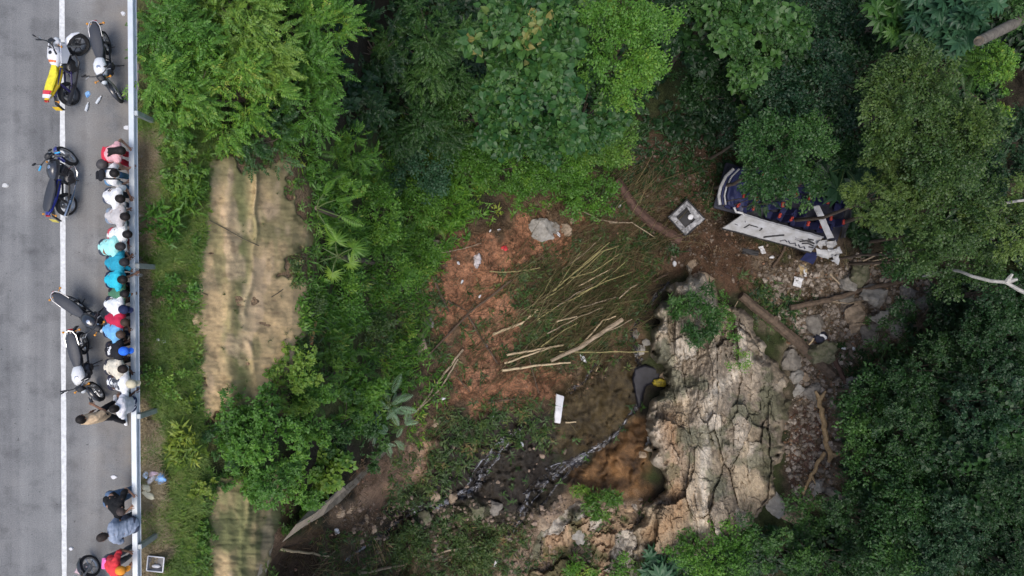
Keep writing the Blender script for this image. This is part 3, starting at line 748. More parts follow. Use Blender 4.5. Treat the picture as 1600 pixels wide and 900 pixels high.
def make_template(kind, seed):
    g = random.Random(seed); P = []
    if kind == 'pinnate':                       # arching twig with paired slim leaflets
        n = 7; L = .52
        for i in range(n):
            t = (i + .7) / n; base = np.array([.03 * math.sin(3 * t), L * t, -.16 * t * t])
            for sgn in (-1, 1):
                v, tr = leaf_geo(.17 * (1.1 - .45 * t) * g.uniform(.8, 1.15), .031, 'slim')
                P.append((v @ rotm(sgn * -(1.05 - .25 * t) + g.uniform(-.2, .2), g.uniform(-.5, .1), g.uniform(-.4, .4)).T + base, tr))
        v, tr = leaf_geo(.16, .03, 'slim'); P.append((v + np.array([0, L, -.16]), tr))
        P.append(twig((0, -.2, -.03), (0, L, -.16)))
    elif kind == 'small':                       # dense twig of little ovals
        for i in range(13):
            t = g.random(); base = np.array([g.uniform(-.16, .16), .42 * t - .06, g.uniform(-.05, .06)])
            v, tr = leaf_geo(g.uniform(.09, .15), g.uniform(.028, .042), 'slim')
            P.append((v @ rotm(g.uniform(-1.6, 1.6), g.uniform(-.5, .5), g.uniform(-.7, .7)).T + base, tr))
        P.append(twig((0, -.15, -.03), (0, .35, 0)))
    elif kind == 'medium':                      # rosette of ovals
        for i in range(8):
            a = i * 2.4 + g.uniform(-.3, .3)
            v, tr = leaf_geo(g.uniform(.18, .28), g.uniform(.055, .08), 'oval')
            P.append((v @ rotm(a, g.uniform(-.45, .25), g.uniform(-.3, .3)).T + np.array([g.uniform(-.08, .08), g.uniform(-.08, .08), g.uniform(-.06, .06)]), tr))
    elif kind == 'broad':                       # large hanging heart leaves
        for i in range(4):
            a = i * 1.6 + g.uniform(-.5, .5); L = g.uniform(.3, .5); base = np.array([math.sin(-a) * .2, math.cos(a) * .2, g.uniform(-.1, .06)])
            v, tr = leaf_geo(L, L * g.uniform(.4, .48), 'heart')
            P.append((v @ rotm(a, g.uniform(-.6, .1), g.uniform(-.35, .35)).T + base, tr)); P.append(twig((0, 0, -.05), base, .008))
    elif kind == 'round':                       # clusters of rounder hearts
        for i in range(6):
            a = i * 1.05 + g.uniform(-.3, .3); L = g.uniform(.24, .34); base = np.array([math.sin(-a) * .19, math.cos(a) * .19, g.uniform(-.05, .05)])
            v, tr = leaf_geo(L, L * .52, 'heart')
            P.append((v @ rotm(a, g.uniform(-.4, .1), g.uniform(-.3, .3)).T + base, tr))
    elif kind == 'fern':
        n = 13; L = 1.0
        for i in range(n):
            t = (i + .6) / n; base = np.array([0, L * t, .25 * t - .45 * t * t])
            for sgn in (-1, 1):
                v, tr = leaf_geo(.27 * math.sin(math.pi * (.12 + .85 * t)) + .03, .026, 'slim')
                P.append((v @ rotm(sgn * -1.15, -.25, 0).T + base, tr))
        P.append(twig((0, 0, 0), (0, .9, -.1), .01))
    elif kind == 'palmate':                     # star of long lobes, umbrella-tree leaf
        n = 9
        for i in range(n):
            a = 2 * math.pi * (i + .5) / n
            L = .5 * (1 - .22 * abs(math.cos(a / 2)))
            v, tr = leaf_geo(L, .085, 'oval')
            P.append((v @ rotm(a, -.2 + g.uniform(-.08, .08), 0).T, tr))
    elif kind == 'fan':                         # fan palm leaf, pleated segments
        n = 17
        for i in range(n):
            a = (i / (n - 1) - .5) * 4.3
            v, tr = leaf_geo(.75 * (1 - .1 * abs(a) / 2), .05, 'slim'); P.append((v @ rotm(a, -.12, .25 * (-1) ** i).T, tr))
        P.append(twig((0, -.8, -.35), (0, 0, 0), .012))
    elif kind == 'grass':
        for i in range(11):
            a = g.uniform(0, 6.28); L = g.uniform(.22, .5); w = .011; c, s_ = math.cos(a), math.sin(a); bend = g.uniform(.3, .95)
            pts = [(0, 0), (.35 * bend, .55), (bend, .75 - .4 * bend)]
            v = []
            for q, (h, z) in enumerate(pts):
                ww = w * (1 - .45 * q)
                v += [(h * L * c - s_ * ww, h * L * s_ + c * ww, z * L), (h * L * c + s_ * ww, h * L * s_ - c * ww, z * L)]
            P.append((np.array(v), np.array([(0, 1, 3), (0, 3, 2), (2, 3, 5), (2, 5, 4)])))
    elif kind == 'weed':                        # loose broad-blade weeds
        for i in range(9):
            a = g.uniform(0, 6.28); v, tr = leaf_geo(g.uniform(.16, .4), g.uniform(.018, .045), 'oval' if i % 2 else 'slim')
            P.append((v @ rotm(a, g.uniform(-.1, .9), g.uniform(-.5, .5)).T + np.array([g.uniform(-.15, .15), g.uniform(-.15, .15), g.uniform(0, .15)]), tr))
    elif kind == 'twigs':
        for i in range(3):
            a = g.uniform(0, 6.28); L = g.uniform(.15, .55); o = np.array([g.uniform(-.2, .2), g.uniform(-.2, .2), g.uniform(.0, .08)])
            dvec = np.array([math.cos(a), math.sin(a), g.uniform(-.1, .25)]) * L; n_ = np.array([-math.sin(a), math.cos(a), 0]) * g.uniform(.006, .014)
            z = np.array([0, 0, .02])
            P.append((np.array([o - n_, o + n_, o + dvec + n_ * .4, o + dvec - n_ * .4, o + z, o + dvec + z]), np.array([(0, 3, 5), (0, 5, 4), (1, 4, 5), (1, 5, 2)])))
    elif kind == 'cane':
        for i in range(4):
            a = g.gauss(0, .28); L = g.uniform(.5, 1.5); o = np.array([g.uniform(-.25, .25), g.uniform(-.6, .2), g.uniform(.05, .28)])
            dvec = np.array([math.sin(a), math.cos(a), g.uniform(-.12, .16)]) * L; n_ = np.array([math.cos(a), -math.sin(a), 0]) * g.uniform(.006, .013); z = np.array([0, 0, .018])
            mid = o + dvec * .5 + np.array([g.uniform(-.06, .06), 0, .05])
            P.append((np.array([o - n_, o + n_, mid - n_ * .8, mid + n_ * .8, o + dvec - n_ * .3, o + dvec + n_ * .3, o + z, mid + z, o + dvec + z * .5]),
                      np.array([(0, 2, 7), (0, 7, 6), (1, 6, 7), (1, 7, 3), (2, 4, 8), (2, 8, 7), (3, 7, 8), (3, 8, 5)])))
    elif kind == 'stone':
        me = bpy.data.meshes.new('tmp'); import bmesh
        bm = bmesh.new(); bmesh.ops.create_icosphere(bm, subdivisions=1, radius=1)
        v = np.array([q.co[:] for q in bm.verts]); t = np.array([[q.index for q in f.verts] for f in bm.faces]); bm.free(); bpy.data.meshes.remove(me)
        for k in range(6):
            nrm = np.array([g.gauss(0, 1) for _ in range(3)]); nrm /= np.linalg.norm(nrm); h = g.uniform(.45, .8)
            v = v - np.maximum(v @ nrm - h, 0)[:, None] * nrm
        v = v * np.array([g.uniform(.8, 1.3), g.uniform(.7, 1.1), g.uniform(.5, .8)]) * .1
        P.append((v, t))
    return assemble(P)
TEMPL = {k: [make_template(k, 100 + i * 7 + len(k)) for i in range(n)] for k, n in
         dict(pinnate=4, small=4, medium=4, broad=4, round=4, fern=2, palmate=2, fan=2, grass=5, weed=5, twigs=5, stone=6, cane=5).items()}

def norm(a): return a / (np.linalg.norm(a, axis=-1, keepdims=True) + 1e-9)
def scatter(kind, pos, fwd, up, scale, rng, tint0=None, jitter=.35):
    """place sprays: returns vertices, triangles, tint"""
    VV = []; TT = []; tt = []; k0 = 0
    which = rng.integers(0, len(TEMPL[kind]), len(pos))
    t0 = rng.random(len(pos)) if tint0 is None else tint0
    for w, (V, T, Lf) in enumerate(TEMPL[kind]):
        I = np.where(which == w)[0]
        if not len(I): continue
        f = norm(fwd[I]); u = up[I]; u = norm(u - (u * f).sum(1, keepdims=True) * f); x = np.cross(f, u)
        B = np.stack([x, f, u], 2)                        # columns
        P = np.einsum('kij,nj->kni', B, V) * scale[I][:, None, None] + pos[I][:, None, :]
        VV.append(P.reshape(-1, 3)); n = len(V)
        TT.append((T[None] + (np.arange(len(I)) * n)[:, None, None] + k0).reshape(-1, 3)); k0 += n * len(I)
        lj = rng.random((len(I), Lf.max() + 1)) - .5
        tt.append(np.clip(t0[I][:, None] + jitter * lj[:, Lf], 0, 1).ravel())
    return np.concatenate(VV), np.concatenate(TT), np.concatenate(tt)

LEAF = {
 'bright': leaf_mat('leaf_bright', (.040, .112, .015), (.078, .2, .024), (.15, .29, .034), extra=(.27, .33, .05)),
 'fresh':  leaf_mat('leaf_fresh', (.05, .12, .02), (.095, .205, .028), (.185, .29, .04)),
 'yellowy': leaf_mat('leaf_yellowy', (.07, .13, .02), (.15, .23, .03), (.27, .32, .045)),
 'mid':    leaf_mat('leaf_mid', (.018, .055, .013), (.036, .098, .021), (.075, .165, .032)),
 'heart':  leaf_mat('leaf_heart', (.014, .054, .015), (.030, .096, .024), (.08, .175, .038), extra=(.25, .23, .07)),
 'deep':   leaf_mat('leaf_deep', (.008, .030, .009), (.016, .050, .014), (.034, .084, .02)),  # dark green foliage, its colour also carrying the ravine's shade
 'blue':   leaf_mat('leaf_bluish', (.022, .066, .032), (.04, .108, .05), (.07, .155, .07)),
 'deepblue': leaf_mat('leaf_deep_bluish', (.009, .032, .014), (.017, .052, .021), (.034, .082, .03)),  # bluish foliage, darkened in colour for the shaded side too
 'olive':  leaf_mat('leaf_olive', (.026, .062, .014), (.056, .108, .022), (.11, .17, .034)),
 'silver': leaf_mat('leaf_silver', (.1, .19, .09), (.2, .32, .18), (.32, .45, .28)),
 'grass':  leaf_mat('grass_blade', (.08, .15, .024), (.15, .25, .04), (.28, .35, .075), extra=(.34, .29, .14)),
 'straw':  leaf_mat('straw_blade', (.2, .15, .08), (.33, .26, .14), (.48, .40, .24), trans=.1),
 'weed':   leaf_mat('weed_leaf', (.028, .062, .016), (.052, .1, .026), (.105, .15, .04), extra=(.22, .16, .07)),
 'brush': leaf_mat('brush_stalk', (.07, .06, .03), (.15, .125, .06), (.30, .25, .13), trans=.0),
 'litter': leaf_mat('leaf_litter', (.045, .03, .017), (.1, .068, .038), (.26, .185, .11), trans=.0),
}
M_bark = nmat('bark', (.13, .10, .075), .9, 0, .45, 6, .8)
M_palebark = nmat('pale_bark', (.30, .27, .23), .85, 0, .35, 6, .6)
SPEC = {  # template, sprays per square metre of clump surface, spray scale, droop
 'pinnate': (15, 1.0, .35), 'small': (23, 1.0, .1), 'medium': (13, 1.0, .1), 'broad': (8, 1.0, .35), 'round': (9, 1.0, .15), 'fern': (5, 1.0, .3), 'palmate': (6, 1.5, .1), 'weed': (20, 1.0, .0)}

def plant(px, py, r, d, leafs, mats, label, kind='tree', n=14, flat=.75, seed=0, dens=1.0, size=1.0, group=None, cat=None, sub=.42, tint=(.2, .8), ratio=1.0, trunk_mat=None, name=None):
    """one tree or shrub: crown of leafy clumps carried by a trunk and limbs that reach the ground below"""
    rng = np.random.default_rng(seed * 7 + int(px * 3 + py))
    C = W(px, py, d); Rr = r * d / F
    gz = drop(C[0], C[1])
    gz = min(gz, C[2] - .15 * Rr)
    root = empty(name or ('tree' if kind == 'tree' else 'shrub'), (C[0], C[1], gz), 0, label, cat or ('tree' if kind == 'tree' else 'shrub'), group)
    # clumps
    k = np.arange(n) + .5
    ph = k * 2.39996 + rng.random() * 6; zz = 1 - 1.25 * k / n + .12 * (rng.random(n) - .5)
    zz = np.clip(zz, -.6, 1); rh = np.sqrt(np.maximum(0, 1 - zz ** 2))
    rad = (.50 + .22 * rng.random(n))
    n = int(n * 1.35); k = np.arange(n) + .5; ph = k * 2.39996 + rng.random() * 6 + rng.normal(size=n) * .35
    zz = np.clip(1 - 1.25 * k / n + .3 * (rng.random(n) - .5), -.6, 1); rh = np.sqrt(np.maximum(0, 1 - zz ** 2)); rad = .42 + .5 * rng.random(n)
    P = np.stack([np.cos(ph) * rh * rad * ratio, np.sin(ph) * rh * rad / ratio, zz * rad * flat], 1) * Rr + C
    cr = Rr * sub * (.38 + .62 * rng.random(n) ** 1.4)
    if not isinstance(leafs, (list, tuple)): leafs = [leafs]
    Vs = []; Ts = []; Tn = []; Mi = []; k0 = 0
    for li, lk in enumerate(leafs):
        sd, sc, droop = SPEC[lk]
        cnt = (dens / size ** 2 * sd / len(leafs) * 2 * math.pi * cr ** 2 * .75).astype(int) + 3
        own = np.repeat(np.arange(n), cnt); K = len(own)
        dirv = norm(rng.normal(size=(K, 3)) + np.array([0, 0, .55]))
        rr = cr[own] * (1 - .55 * rng.random(K) ** 2.2) * (.82 + .3 * fbm(dirv[:, 0] * 2.5 + own * 3.1, dirv[:, 1] * 2.5 + own, 2, 5))
        pos = P[own] + dirv * rr[:, None] * np.array([1, 1, .85])
        pos[:, 2] = np.maximum(pos[:, 2], gz + .1)
        gq = (pos - C) / (.20 * Rr + .16); hole = fbm(gq[:, 0] + px, gq[:, 1] + gq[:, 2] * .7 + py, 3, 71, .6)
        K0 = rng.random(K) < sstep(-.34, .03, hole); own, pos, dirv, K = own[K0], pos[K0], dirv[K0], int(K0.sum())
        outw = norm(pos - C) * .6 + dirv
        f = norm(outw * np.array([1, 1, .35]) + rng.normal(size=(K, 3)) * .45 - np.array([0, 0, droop]))
        u = norm(np.array([0, 0, 1.]) + dirv * .45 + rng.normal(size=(K, 3)) * .28)
        t0 = np.clip(tint[0] + (tint[1] - tint[0]) * (.42 * rng.random(K) + .58 * rng.random(n)[own]) + rng.uniform(-.12, .12), 0, 1)
        v, t, tn = scatter(lk, pos, f, u, size * sc * (.6 + .75 * rng.random(K)), rng, t0)
        Vs.append(v); Ts.append(t + k0); Tn.append(tn); Mi.append(np.full(len(t), min(li, len(mats) - 1))); k0 += len(v)
    V = np.concatenate(Vs) - np.array([C[0], C[1], gz])
    mesh_np('crown' if kind == 'tree' else 'foliage', V, np.concatenate(Ts), None, parent=root, smooth=False, attrs={'tint': ('FLOAT', np.concatenate(Tn))}, mats=[LEAF[q] for q in mats], mi=np.concatenate(Mi))
    # trunk and limbs
    m = MB(); hc = C[2] - gz
    tr = (.035 if kind == 'tree' else .018) * Rr + .02
    bend = Vector((rng.uniform(-.1, .1) * hc, rng.uniform(-.1, .1) * hc, 0))
    fork = Vector((0, 0, max(.35 * hc, hc - .75 * Rr)))
    if kind == 'tree' or hc < 3:
        m.tube([Vector((0, 0, -.5)), Vector((0, 0, 0)), fork * .5 + bend * .5, fork, Vector((0, 0, hc)) + bend * .1], [tr * 1.5, tr * 1.25, tr, tr * .8, tr * .3], 8)
    else:
        for q in range(3): m.tube([Vector((.1 * q, .05 * q, -.4)), fork * .5 + bend * (q - 1), Vector((0, 0, hc))], [tr, tr * .8, tr * .4], 6)
    for i in range(min(n, 9)):
        tip = Vector(P[i] - np.array([C[0], C[1], gz])); st = fork * (.8 + .2 * rng.random())
        mid = st.lerp(tip, .55) + Vector((0, 0, -.12 * Rr))
        m.tube([st, mid, tip], [tr * .5, tr * .32, tr * .1], 5)
    m.build('trunk' if kind == 'tree' else 'stem', trunk_mat or M_bark, root)
    return root
# (px, py, r px, depth, templates, leaf materials, kind, label, options)
PL = [
 # slope trees beside the road
 (282, 55, 70, 18.9, 'pinnate', ['bright'], 'tree', 'bright feathery tree touching the guardrail at the top edge, next to the parked motorcycles', dict(n=18, size=0.62)),
 (375, 40, 99, 20.2, 'pinnate', ['fresh', 'bright'], 'tree', 'yellowish green feathery tree at the top edge, second from the guardrail', dict(n=20, tint=(.3, 1), size=0.62)),
 (462, 62, 92, 22.6, 'pinnate', ['bright'], 'tree', 'tall feathery tree forming the right shoulder of the roadside clump', dict(n=20, size=0.62)),
 (455, 155, 88, 22.8, 'pinnate', ['bright'], 'tree', 'drooping feathery tree right above the top edge of the netting', dict(n=18, tint=(.15, .75), size=0.62)),
 (370, 145, 92, 20.6, 'pinnate', ['bright'], 'tree', 'dense feathery tree in the middle of the roadside clump', dict(n=18, size=0.62)),
 (282, 140, 68, 19.1, 'pinnate', ['bright'], 'tree', 'feathery tree overhanging the roadside grass near the guardrail post', dict(n=14, size=0.62)),
 (400, 218, 59, 21.4, 'pinnate', ['mid'], 'tree', 'small feathery tree hanging over the top of the tan netting', dict(n=12, size=0.62)),
 (284, 252, 50, 18.9, 'medium', ['fresh'], 'shrub', 'bright green leafy shrub between the guardrail and the top of the netting', dict(n=12, size=0.35, dens=.8)),
 (292, 305, 39, 19.1, 'weed', ['fresh'], 'shrub', 'grassy green shrub left of the netting, below the bright leafy one', dict(n=9, size=0.73)),
 (262, 350, 33, 18.7, 'weed', ['bright'], 'shrub', 'low spiky tuft shrub on the verge beside the white shirted watchers', dict(n=8, size=0.73, flat=.5)),
 (275, 455, 35, 18.9, 'small', ['bright'], 'shrub', 'low weedy shrub on the verge beside the cyan shirt', dict(n=8, size=0.55, flat=.5)),
 (290, 620, 24, 19.1, 'medium', ['yellowy'], 'shrub', 'small yellow green bush on the verge beside the jersey wearer', dict(n=7, size=0.32)),
 (262, 590, 28, 18.7, 'small', ['fresh'], 'shrub', 'low bright bush on the verge below the blue cap', dict(n=7, size=0.55, flat=.5)),
 (315, 768, 26, 19.6, 'medium', ['yellowy'], 'shrub', 'yellowish sprouting bush left of the lower green netting', dict(n=7, size=0.32)),
 (318, 840, 28, 19.7, 'medium', ['fresh'], 'shrub', 'leafy bush at the lower verge right of the grey tray', dict(n=7, size=0.32)),
 (285, 700, 33, 19.1, 'weed', ['yellowy'], 'shrub', 'wispy grassy bush right of the dumped bags', dict(n=8, size=0.73, flat=.5)),
 # bushes under the netting
 (400, 690, 92, 21.8, 'medium', ['bright'], 'shrub', 'big round leafy bush covering the gap between the two pieces of netting', dict(n=20, size=0.35, dens=.85)),
 (352, 690, 48, 20.6, 'medium', ['mid'], 'shrub', 'darker bush on the verge side of the big bush over the netting', dict(n=10, size=0.32)),
 (470, 655, 68, 24.6, 'medium', ['bright', 'fresh'], 'shrub', 'leafy bush right of the big bush over the netting', dict(n=14, size=0.35)),
 (455, 590, 61, 24.0, 'medium', ['fresh'], 'shrub', 'bright yellow green bush at the lower right corner of the upper netting', dict(n=14, size=0.32, tint=(.3, 1))),
 (510, 590, 55, 26.8, 'medium', ['fresh'], 'shrub', 'pale green bush just below the orange clay pipe', dict(n=12, size=0.32, tint=(.2, .9))),
 (560, 610, 61, 30.5, 'medium', ['bright'], 'shrub', 'mid green bush left of the crossed sticks by the mud', dict(n=14, size=0.41)),
 (530, 665, 59, 28.5, 'medium', ['mid'], 'shrub', 'darker bush in the middle of the bushes above the channel lip', dict(n=12, size=0.38)),
 (600, 655, 44, 33.0, 'fern', ['silver'], 'shrub', 'pale silvery leaved bush at the edge of the reddish bank', dict(n=7, size=0.60, dens=.8)),
 (575, 700, 46, 31.0, 'medium', ['mid'], 'shrub', 'small dark bush just above the thin end of the channel lip', dict(n=10, size=0.38)),
 (455, 745, 59, 23.8, 'medium', ['bright'], 'shrub', 'leafy bush hanging over the corner of the lower netting', dict(n=12, size=0.35)),
 (505, 735, 48, 27.2, 'round', ['fresh'], 'shrub', 'broad leaved bright bush directly above the wide part of the channel lip', dict(n=10, size=0.53)),
 (472, 792, 30, 26.0, 'medium', ['bright'], 'shrub', 'small bush squeezed between the lower netting and the concrete lip', dict(n=7, size=0.32)),
 (620, 560, 46, 34.0, 'small', ['bright'], 'shrub', 'scrubby low bush left of the dark boulder slope', dict(n=10, size=0.87, flat=.5)),
 (580, 530, 44, 31.5, 'small', ['weed'], 'shrub', 'brownish scrub bush right of the orange clay pipe', dict(n=9, size=0.79, flat=.5)),
 (462, 425, 24, 24.0, 'small', ['weed'], 'shrub', 'olive scrub growing over the right edge of the upper netting', dict(n=8, size=0.55, flat=.5)),
 (486, 482, 20, 25.0, 'small', ['weed'], 'shrub', 'thin brownish green scrub above the orange clay pipe', dict(n=8, size=0.55, flat=.5)),
 (530, 300, 50, 27.2, 'medium', ['bright'], 'shrub', 'green bush at the upper right corner of the netting', dict(n=11, size=0.38)),
 (545, 240, 48, 28.2, 'pinnate', ['bright'], 'shrub', 'feathery bush under the dark gap right of the roadside trees', dict(n=11, size=0.56)),
 (490, 270, 33, 25.4, 'medium', ['bright'], 'shrub', 'small dark bush above the bare reddish patch beside the netting', dict(n=8, size=0.32)),
 (580, 340, 55, 31.0, 'small', ['bright'], 'shrub', 'rounded green bush above the fan palm', dict(n=12, size=0.79)),
 (635, 320, 52, 33.4, 'small', ['bright'], 'shrub', 'green bush below the bluish one, left of the landslide scar', dict(n=12, size=0.87)),
 (590, 420, 52, 31.5, 'small', ['bright'], 'shrub', 'weedy green bush right of the fan palm leaves', dict(n=12, size=0.79, flat=.5)),
 (650, 400, 44, 34.4, 'small', ['bright'], 'shrub', 'low bush at the upper left rim of the landslide scar', dict(n=9, size=0.87, flat=.5)),
 (530, 460, 44, 28.2, 'small', ['bright'], 'shrub', 'dark weedy bush below the fan palm', dict(n=10, size=0.71, flat=.5)),
 # wood above the scar
 (575, 65, 63, 33.5, 'pinnate', ['deep'], 'tree', 'dark tree in the shaded gap right of the roadside clump', dict(n=12, size=0.94)),
 (560, 160, 52, 33.5, 'pinnate', ['deep'], 'tree', 'dark drooping tree low in the gap beside the roadside clump', dict(n=10, size=0.87)),
 (672, 75, 84, 29.5, 'pinnate', ['mid', 'bright'], 'tree', 'feathery tree with lighter tips, left neighbour of the broad heart leaved tree', dict(n=22, size=0.62, tint=(.05, .9))),
 (660, 165, 79, 31.0, 'pinnate', ['mid'], 'tree', 'lower feathery tree above the bluish bush', dict(n=16, size=0.69, tint=(0, .7))),
 (740, 175, 63, 32.0, 'small', ['mid'], 'tree', 'fine leaved tree tucked under the left side of the heart leaved tree', dict(n=14, size=0.95)),
 (815, 70, 101, 27.0, 'broad', ['heart'], 'tree', 'tree with very large heart shaped leaves and a few pale dead ones', dict(n=20, size=0.81)),
 (830, 165, 92, 28.0, 'broad', ['heart'], 'tree', 'lower heart leaved tree with a red flower, above the reddish scar', dict(n=18, size=0.74)),
 (915, 165, 72, 30.0, 'round', ['heart'], 'tree', 'round leaved tree between the heart leaved tree and the dark hollow', dict(n=15, size=0.75)),
 (965, 75, 90, 28.6, 'small', ['bright', 'mid'], 'tree', 'fine leaved bright tree bordering the black gap at the top', dict(n=20, size=0.91)),
 (905, 45, 68, 29.0, 'round', ['mid'], 'tree', 'round leaved tree at the top edge right of the heart leaved tree', dict(n=14, size=0.75)),
 (650, 258, 61, 33.0, 'small', ['blue'], 'shrub', 'bluish green rounded bush above the landslide scar', dict(n=14, size=0.95)),
 (725, 262, 55, 34.6, 'small', ['bright'], 'shrub', 'feathery low bush right of the bluish one', dict(n=11, size=0.95)),
 (800, 255, 61, 35.4, 'small', ['bright'], 'shrub', 'low green thicket under the lower heart leaved tree', dict(n=12, size=0.95, flat=.5)),
 (880, 250, 57, 35.6, 'small', ['bright'], 'shrub', 'light green low bush right of the thicket under the heart leaved tree', dict(n=12, size=0.95, flat=.5)),
 (945, 225, 50, 35.0, 'small', ['fresh'], 'shrub', 'low bush at the right end of the green band above the scar', dict(n=10, size=0.95, flat=.6)),
 (700, 320, 50, 35.4, 'weed', ['bright'], 'shrub', 'grassy low bush on the upper left rim of the reddish scar', dict(n=10, size=1.22, flat=.4)),
 (925, 310, 44, 37.0, 'small', ['bright'], 'shrub', 'dim low bush right of the grey rubble pile', dict(n=9, size=1.03, flat=.4)),
 # dark wood top right
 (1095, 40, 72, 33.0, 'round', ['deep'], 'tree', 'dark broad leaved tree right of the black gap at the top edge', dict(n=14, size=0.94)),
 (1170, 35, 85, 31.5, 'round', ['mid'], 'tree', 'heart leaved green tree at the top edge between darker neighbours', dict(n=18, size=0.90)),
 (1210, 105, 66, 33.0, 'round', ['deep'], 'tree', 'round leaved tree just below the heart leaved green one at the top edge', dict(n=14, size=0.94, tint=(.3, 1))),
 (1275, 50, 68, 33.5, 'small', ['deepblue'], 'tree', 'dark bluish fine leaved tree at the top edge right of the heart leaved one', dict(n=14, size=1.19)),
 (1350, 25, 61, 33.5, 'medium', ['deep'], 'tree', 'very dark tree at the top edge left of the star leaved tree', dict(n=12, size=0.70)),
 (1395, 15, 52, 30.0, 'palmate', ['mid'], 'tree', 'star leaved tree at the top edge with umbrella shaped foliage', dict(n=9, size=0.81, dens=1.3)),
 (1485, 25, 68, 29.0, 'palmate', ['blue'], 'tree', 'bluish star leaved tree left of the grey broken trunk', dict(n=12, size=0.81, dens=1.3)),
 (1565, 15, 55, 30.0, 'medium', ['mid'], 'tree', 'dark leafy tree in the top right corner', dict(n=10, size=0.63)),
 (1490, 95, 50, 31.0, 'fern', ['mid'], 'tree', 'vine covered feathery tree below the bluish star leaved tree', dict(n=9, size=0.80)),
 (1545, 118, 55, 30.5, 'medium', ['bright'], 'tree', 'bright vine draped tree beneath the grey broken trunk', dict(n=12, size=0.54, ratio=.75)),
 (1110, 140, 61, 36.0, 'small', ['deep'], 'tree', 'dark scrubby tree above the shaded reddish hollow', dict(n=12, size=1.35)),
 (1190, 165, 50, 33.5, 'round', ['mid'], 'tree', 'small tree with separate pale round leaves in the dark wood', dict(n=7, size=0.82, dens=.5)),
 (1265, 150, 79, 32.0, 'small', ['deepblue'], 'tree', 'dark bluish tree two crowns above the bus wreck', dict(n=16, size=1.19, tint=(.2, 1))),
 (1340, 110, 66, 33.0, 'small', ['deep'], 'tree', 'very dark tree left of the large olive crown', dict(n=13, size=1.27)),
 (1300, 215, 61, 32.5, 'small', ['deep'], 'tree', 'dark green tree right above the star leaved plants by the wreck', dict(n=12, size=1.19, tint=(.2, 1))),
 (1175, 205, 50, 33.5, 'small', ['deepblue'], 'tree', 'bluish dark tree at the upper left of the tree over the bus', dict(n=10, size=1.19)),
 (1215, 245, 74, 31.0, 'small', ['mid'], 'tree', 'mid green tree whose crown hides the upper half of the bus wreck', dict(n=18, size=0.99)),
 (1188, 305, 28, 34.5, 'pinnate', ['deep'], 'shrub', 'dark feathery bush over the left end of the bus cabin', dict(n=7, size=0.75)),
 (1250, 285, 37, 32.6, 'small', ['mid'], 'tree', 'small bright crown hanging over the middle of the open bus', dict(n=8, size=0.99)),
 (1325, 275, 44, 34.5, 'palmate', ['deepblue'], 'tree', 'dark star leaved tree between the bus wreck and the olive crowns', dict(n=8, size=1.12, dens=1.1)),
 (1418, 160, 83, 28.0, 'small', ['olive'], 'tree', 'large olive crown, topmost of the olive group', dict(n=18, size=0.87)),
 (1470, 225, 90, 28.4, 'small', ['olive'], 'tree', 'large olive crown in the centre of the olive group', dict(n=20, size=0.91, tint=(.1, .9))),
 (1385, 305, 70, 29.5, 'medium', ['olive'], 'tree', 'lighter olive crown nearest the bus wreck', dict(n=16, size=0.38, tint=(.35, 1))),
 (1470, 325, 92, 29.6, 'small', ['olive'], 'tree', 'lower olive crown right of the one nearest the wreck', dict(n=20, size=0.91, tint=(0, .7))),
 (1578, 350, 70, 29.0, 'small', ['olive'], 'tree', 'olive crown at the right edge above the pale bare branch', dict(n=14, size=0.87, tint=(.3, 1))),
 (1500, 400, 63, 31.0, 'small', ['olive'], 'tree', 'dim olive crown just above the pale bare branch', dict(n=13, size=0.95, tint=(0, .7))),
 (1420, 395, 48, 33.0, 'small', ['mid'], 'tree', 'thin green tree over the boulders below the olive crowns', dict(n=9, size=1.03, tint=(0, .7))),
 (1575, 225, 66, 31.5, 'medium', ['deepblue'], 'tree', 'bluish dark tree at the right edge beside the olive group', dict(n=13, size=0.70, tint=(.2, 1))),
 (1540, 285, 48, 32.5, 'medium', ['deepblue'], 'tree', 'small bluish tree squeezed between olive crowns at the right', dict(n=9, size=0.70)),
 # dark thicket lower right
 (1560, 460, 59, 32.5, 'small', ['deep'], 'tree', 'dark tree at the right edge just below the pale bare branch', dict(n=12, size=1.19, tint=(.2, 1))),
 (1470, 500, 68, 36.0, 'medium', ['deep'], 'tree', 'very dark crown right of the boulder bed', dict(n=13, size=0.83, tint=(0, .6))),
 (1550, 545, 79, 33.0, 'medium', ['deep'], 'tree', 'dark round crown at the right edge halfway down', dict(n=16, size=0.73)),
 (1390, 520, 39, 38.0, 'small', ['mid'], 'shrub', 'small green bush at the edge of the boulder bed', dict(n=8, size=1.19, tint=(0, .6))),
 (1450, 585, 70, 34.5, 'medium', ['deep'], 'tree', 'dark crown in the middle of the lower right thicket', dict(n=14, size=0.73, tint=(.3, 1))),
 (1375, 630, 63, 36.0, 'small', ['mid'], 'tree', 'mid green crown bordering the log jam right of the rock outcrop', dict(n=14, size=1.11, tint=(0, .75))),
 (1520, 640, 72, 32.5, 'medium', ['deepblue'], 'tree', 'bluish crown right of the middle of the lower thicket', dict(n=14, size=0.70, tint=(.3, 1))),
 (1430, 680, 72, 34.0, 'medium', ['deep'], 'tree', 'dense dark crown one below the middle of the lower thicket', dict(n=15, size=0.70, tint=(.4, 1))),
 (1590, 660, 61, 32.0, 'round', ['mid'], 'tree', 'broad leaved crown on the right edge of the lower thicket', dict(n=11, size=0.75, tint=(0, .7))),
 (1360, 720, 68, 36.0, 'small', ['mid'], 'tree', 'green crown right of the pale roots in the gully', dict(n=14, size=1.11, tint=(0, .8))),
 (1510, 735, 72, 32.5, 'round', ['deep'], 'tree', 'dark crown with a few large yellowish green leaves, lower right', dict(n=14, size=0.78, tint=(.2, 1))),
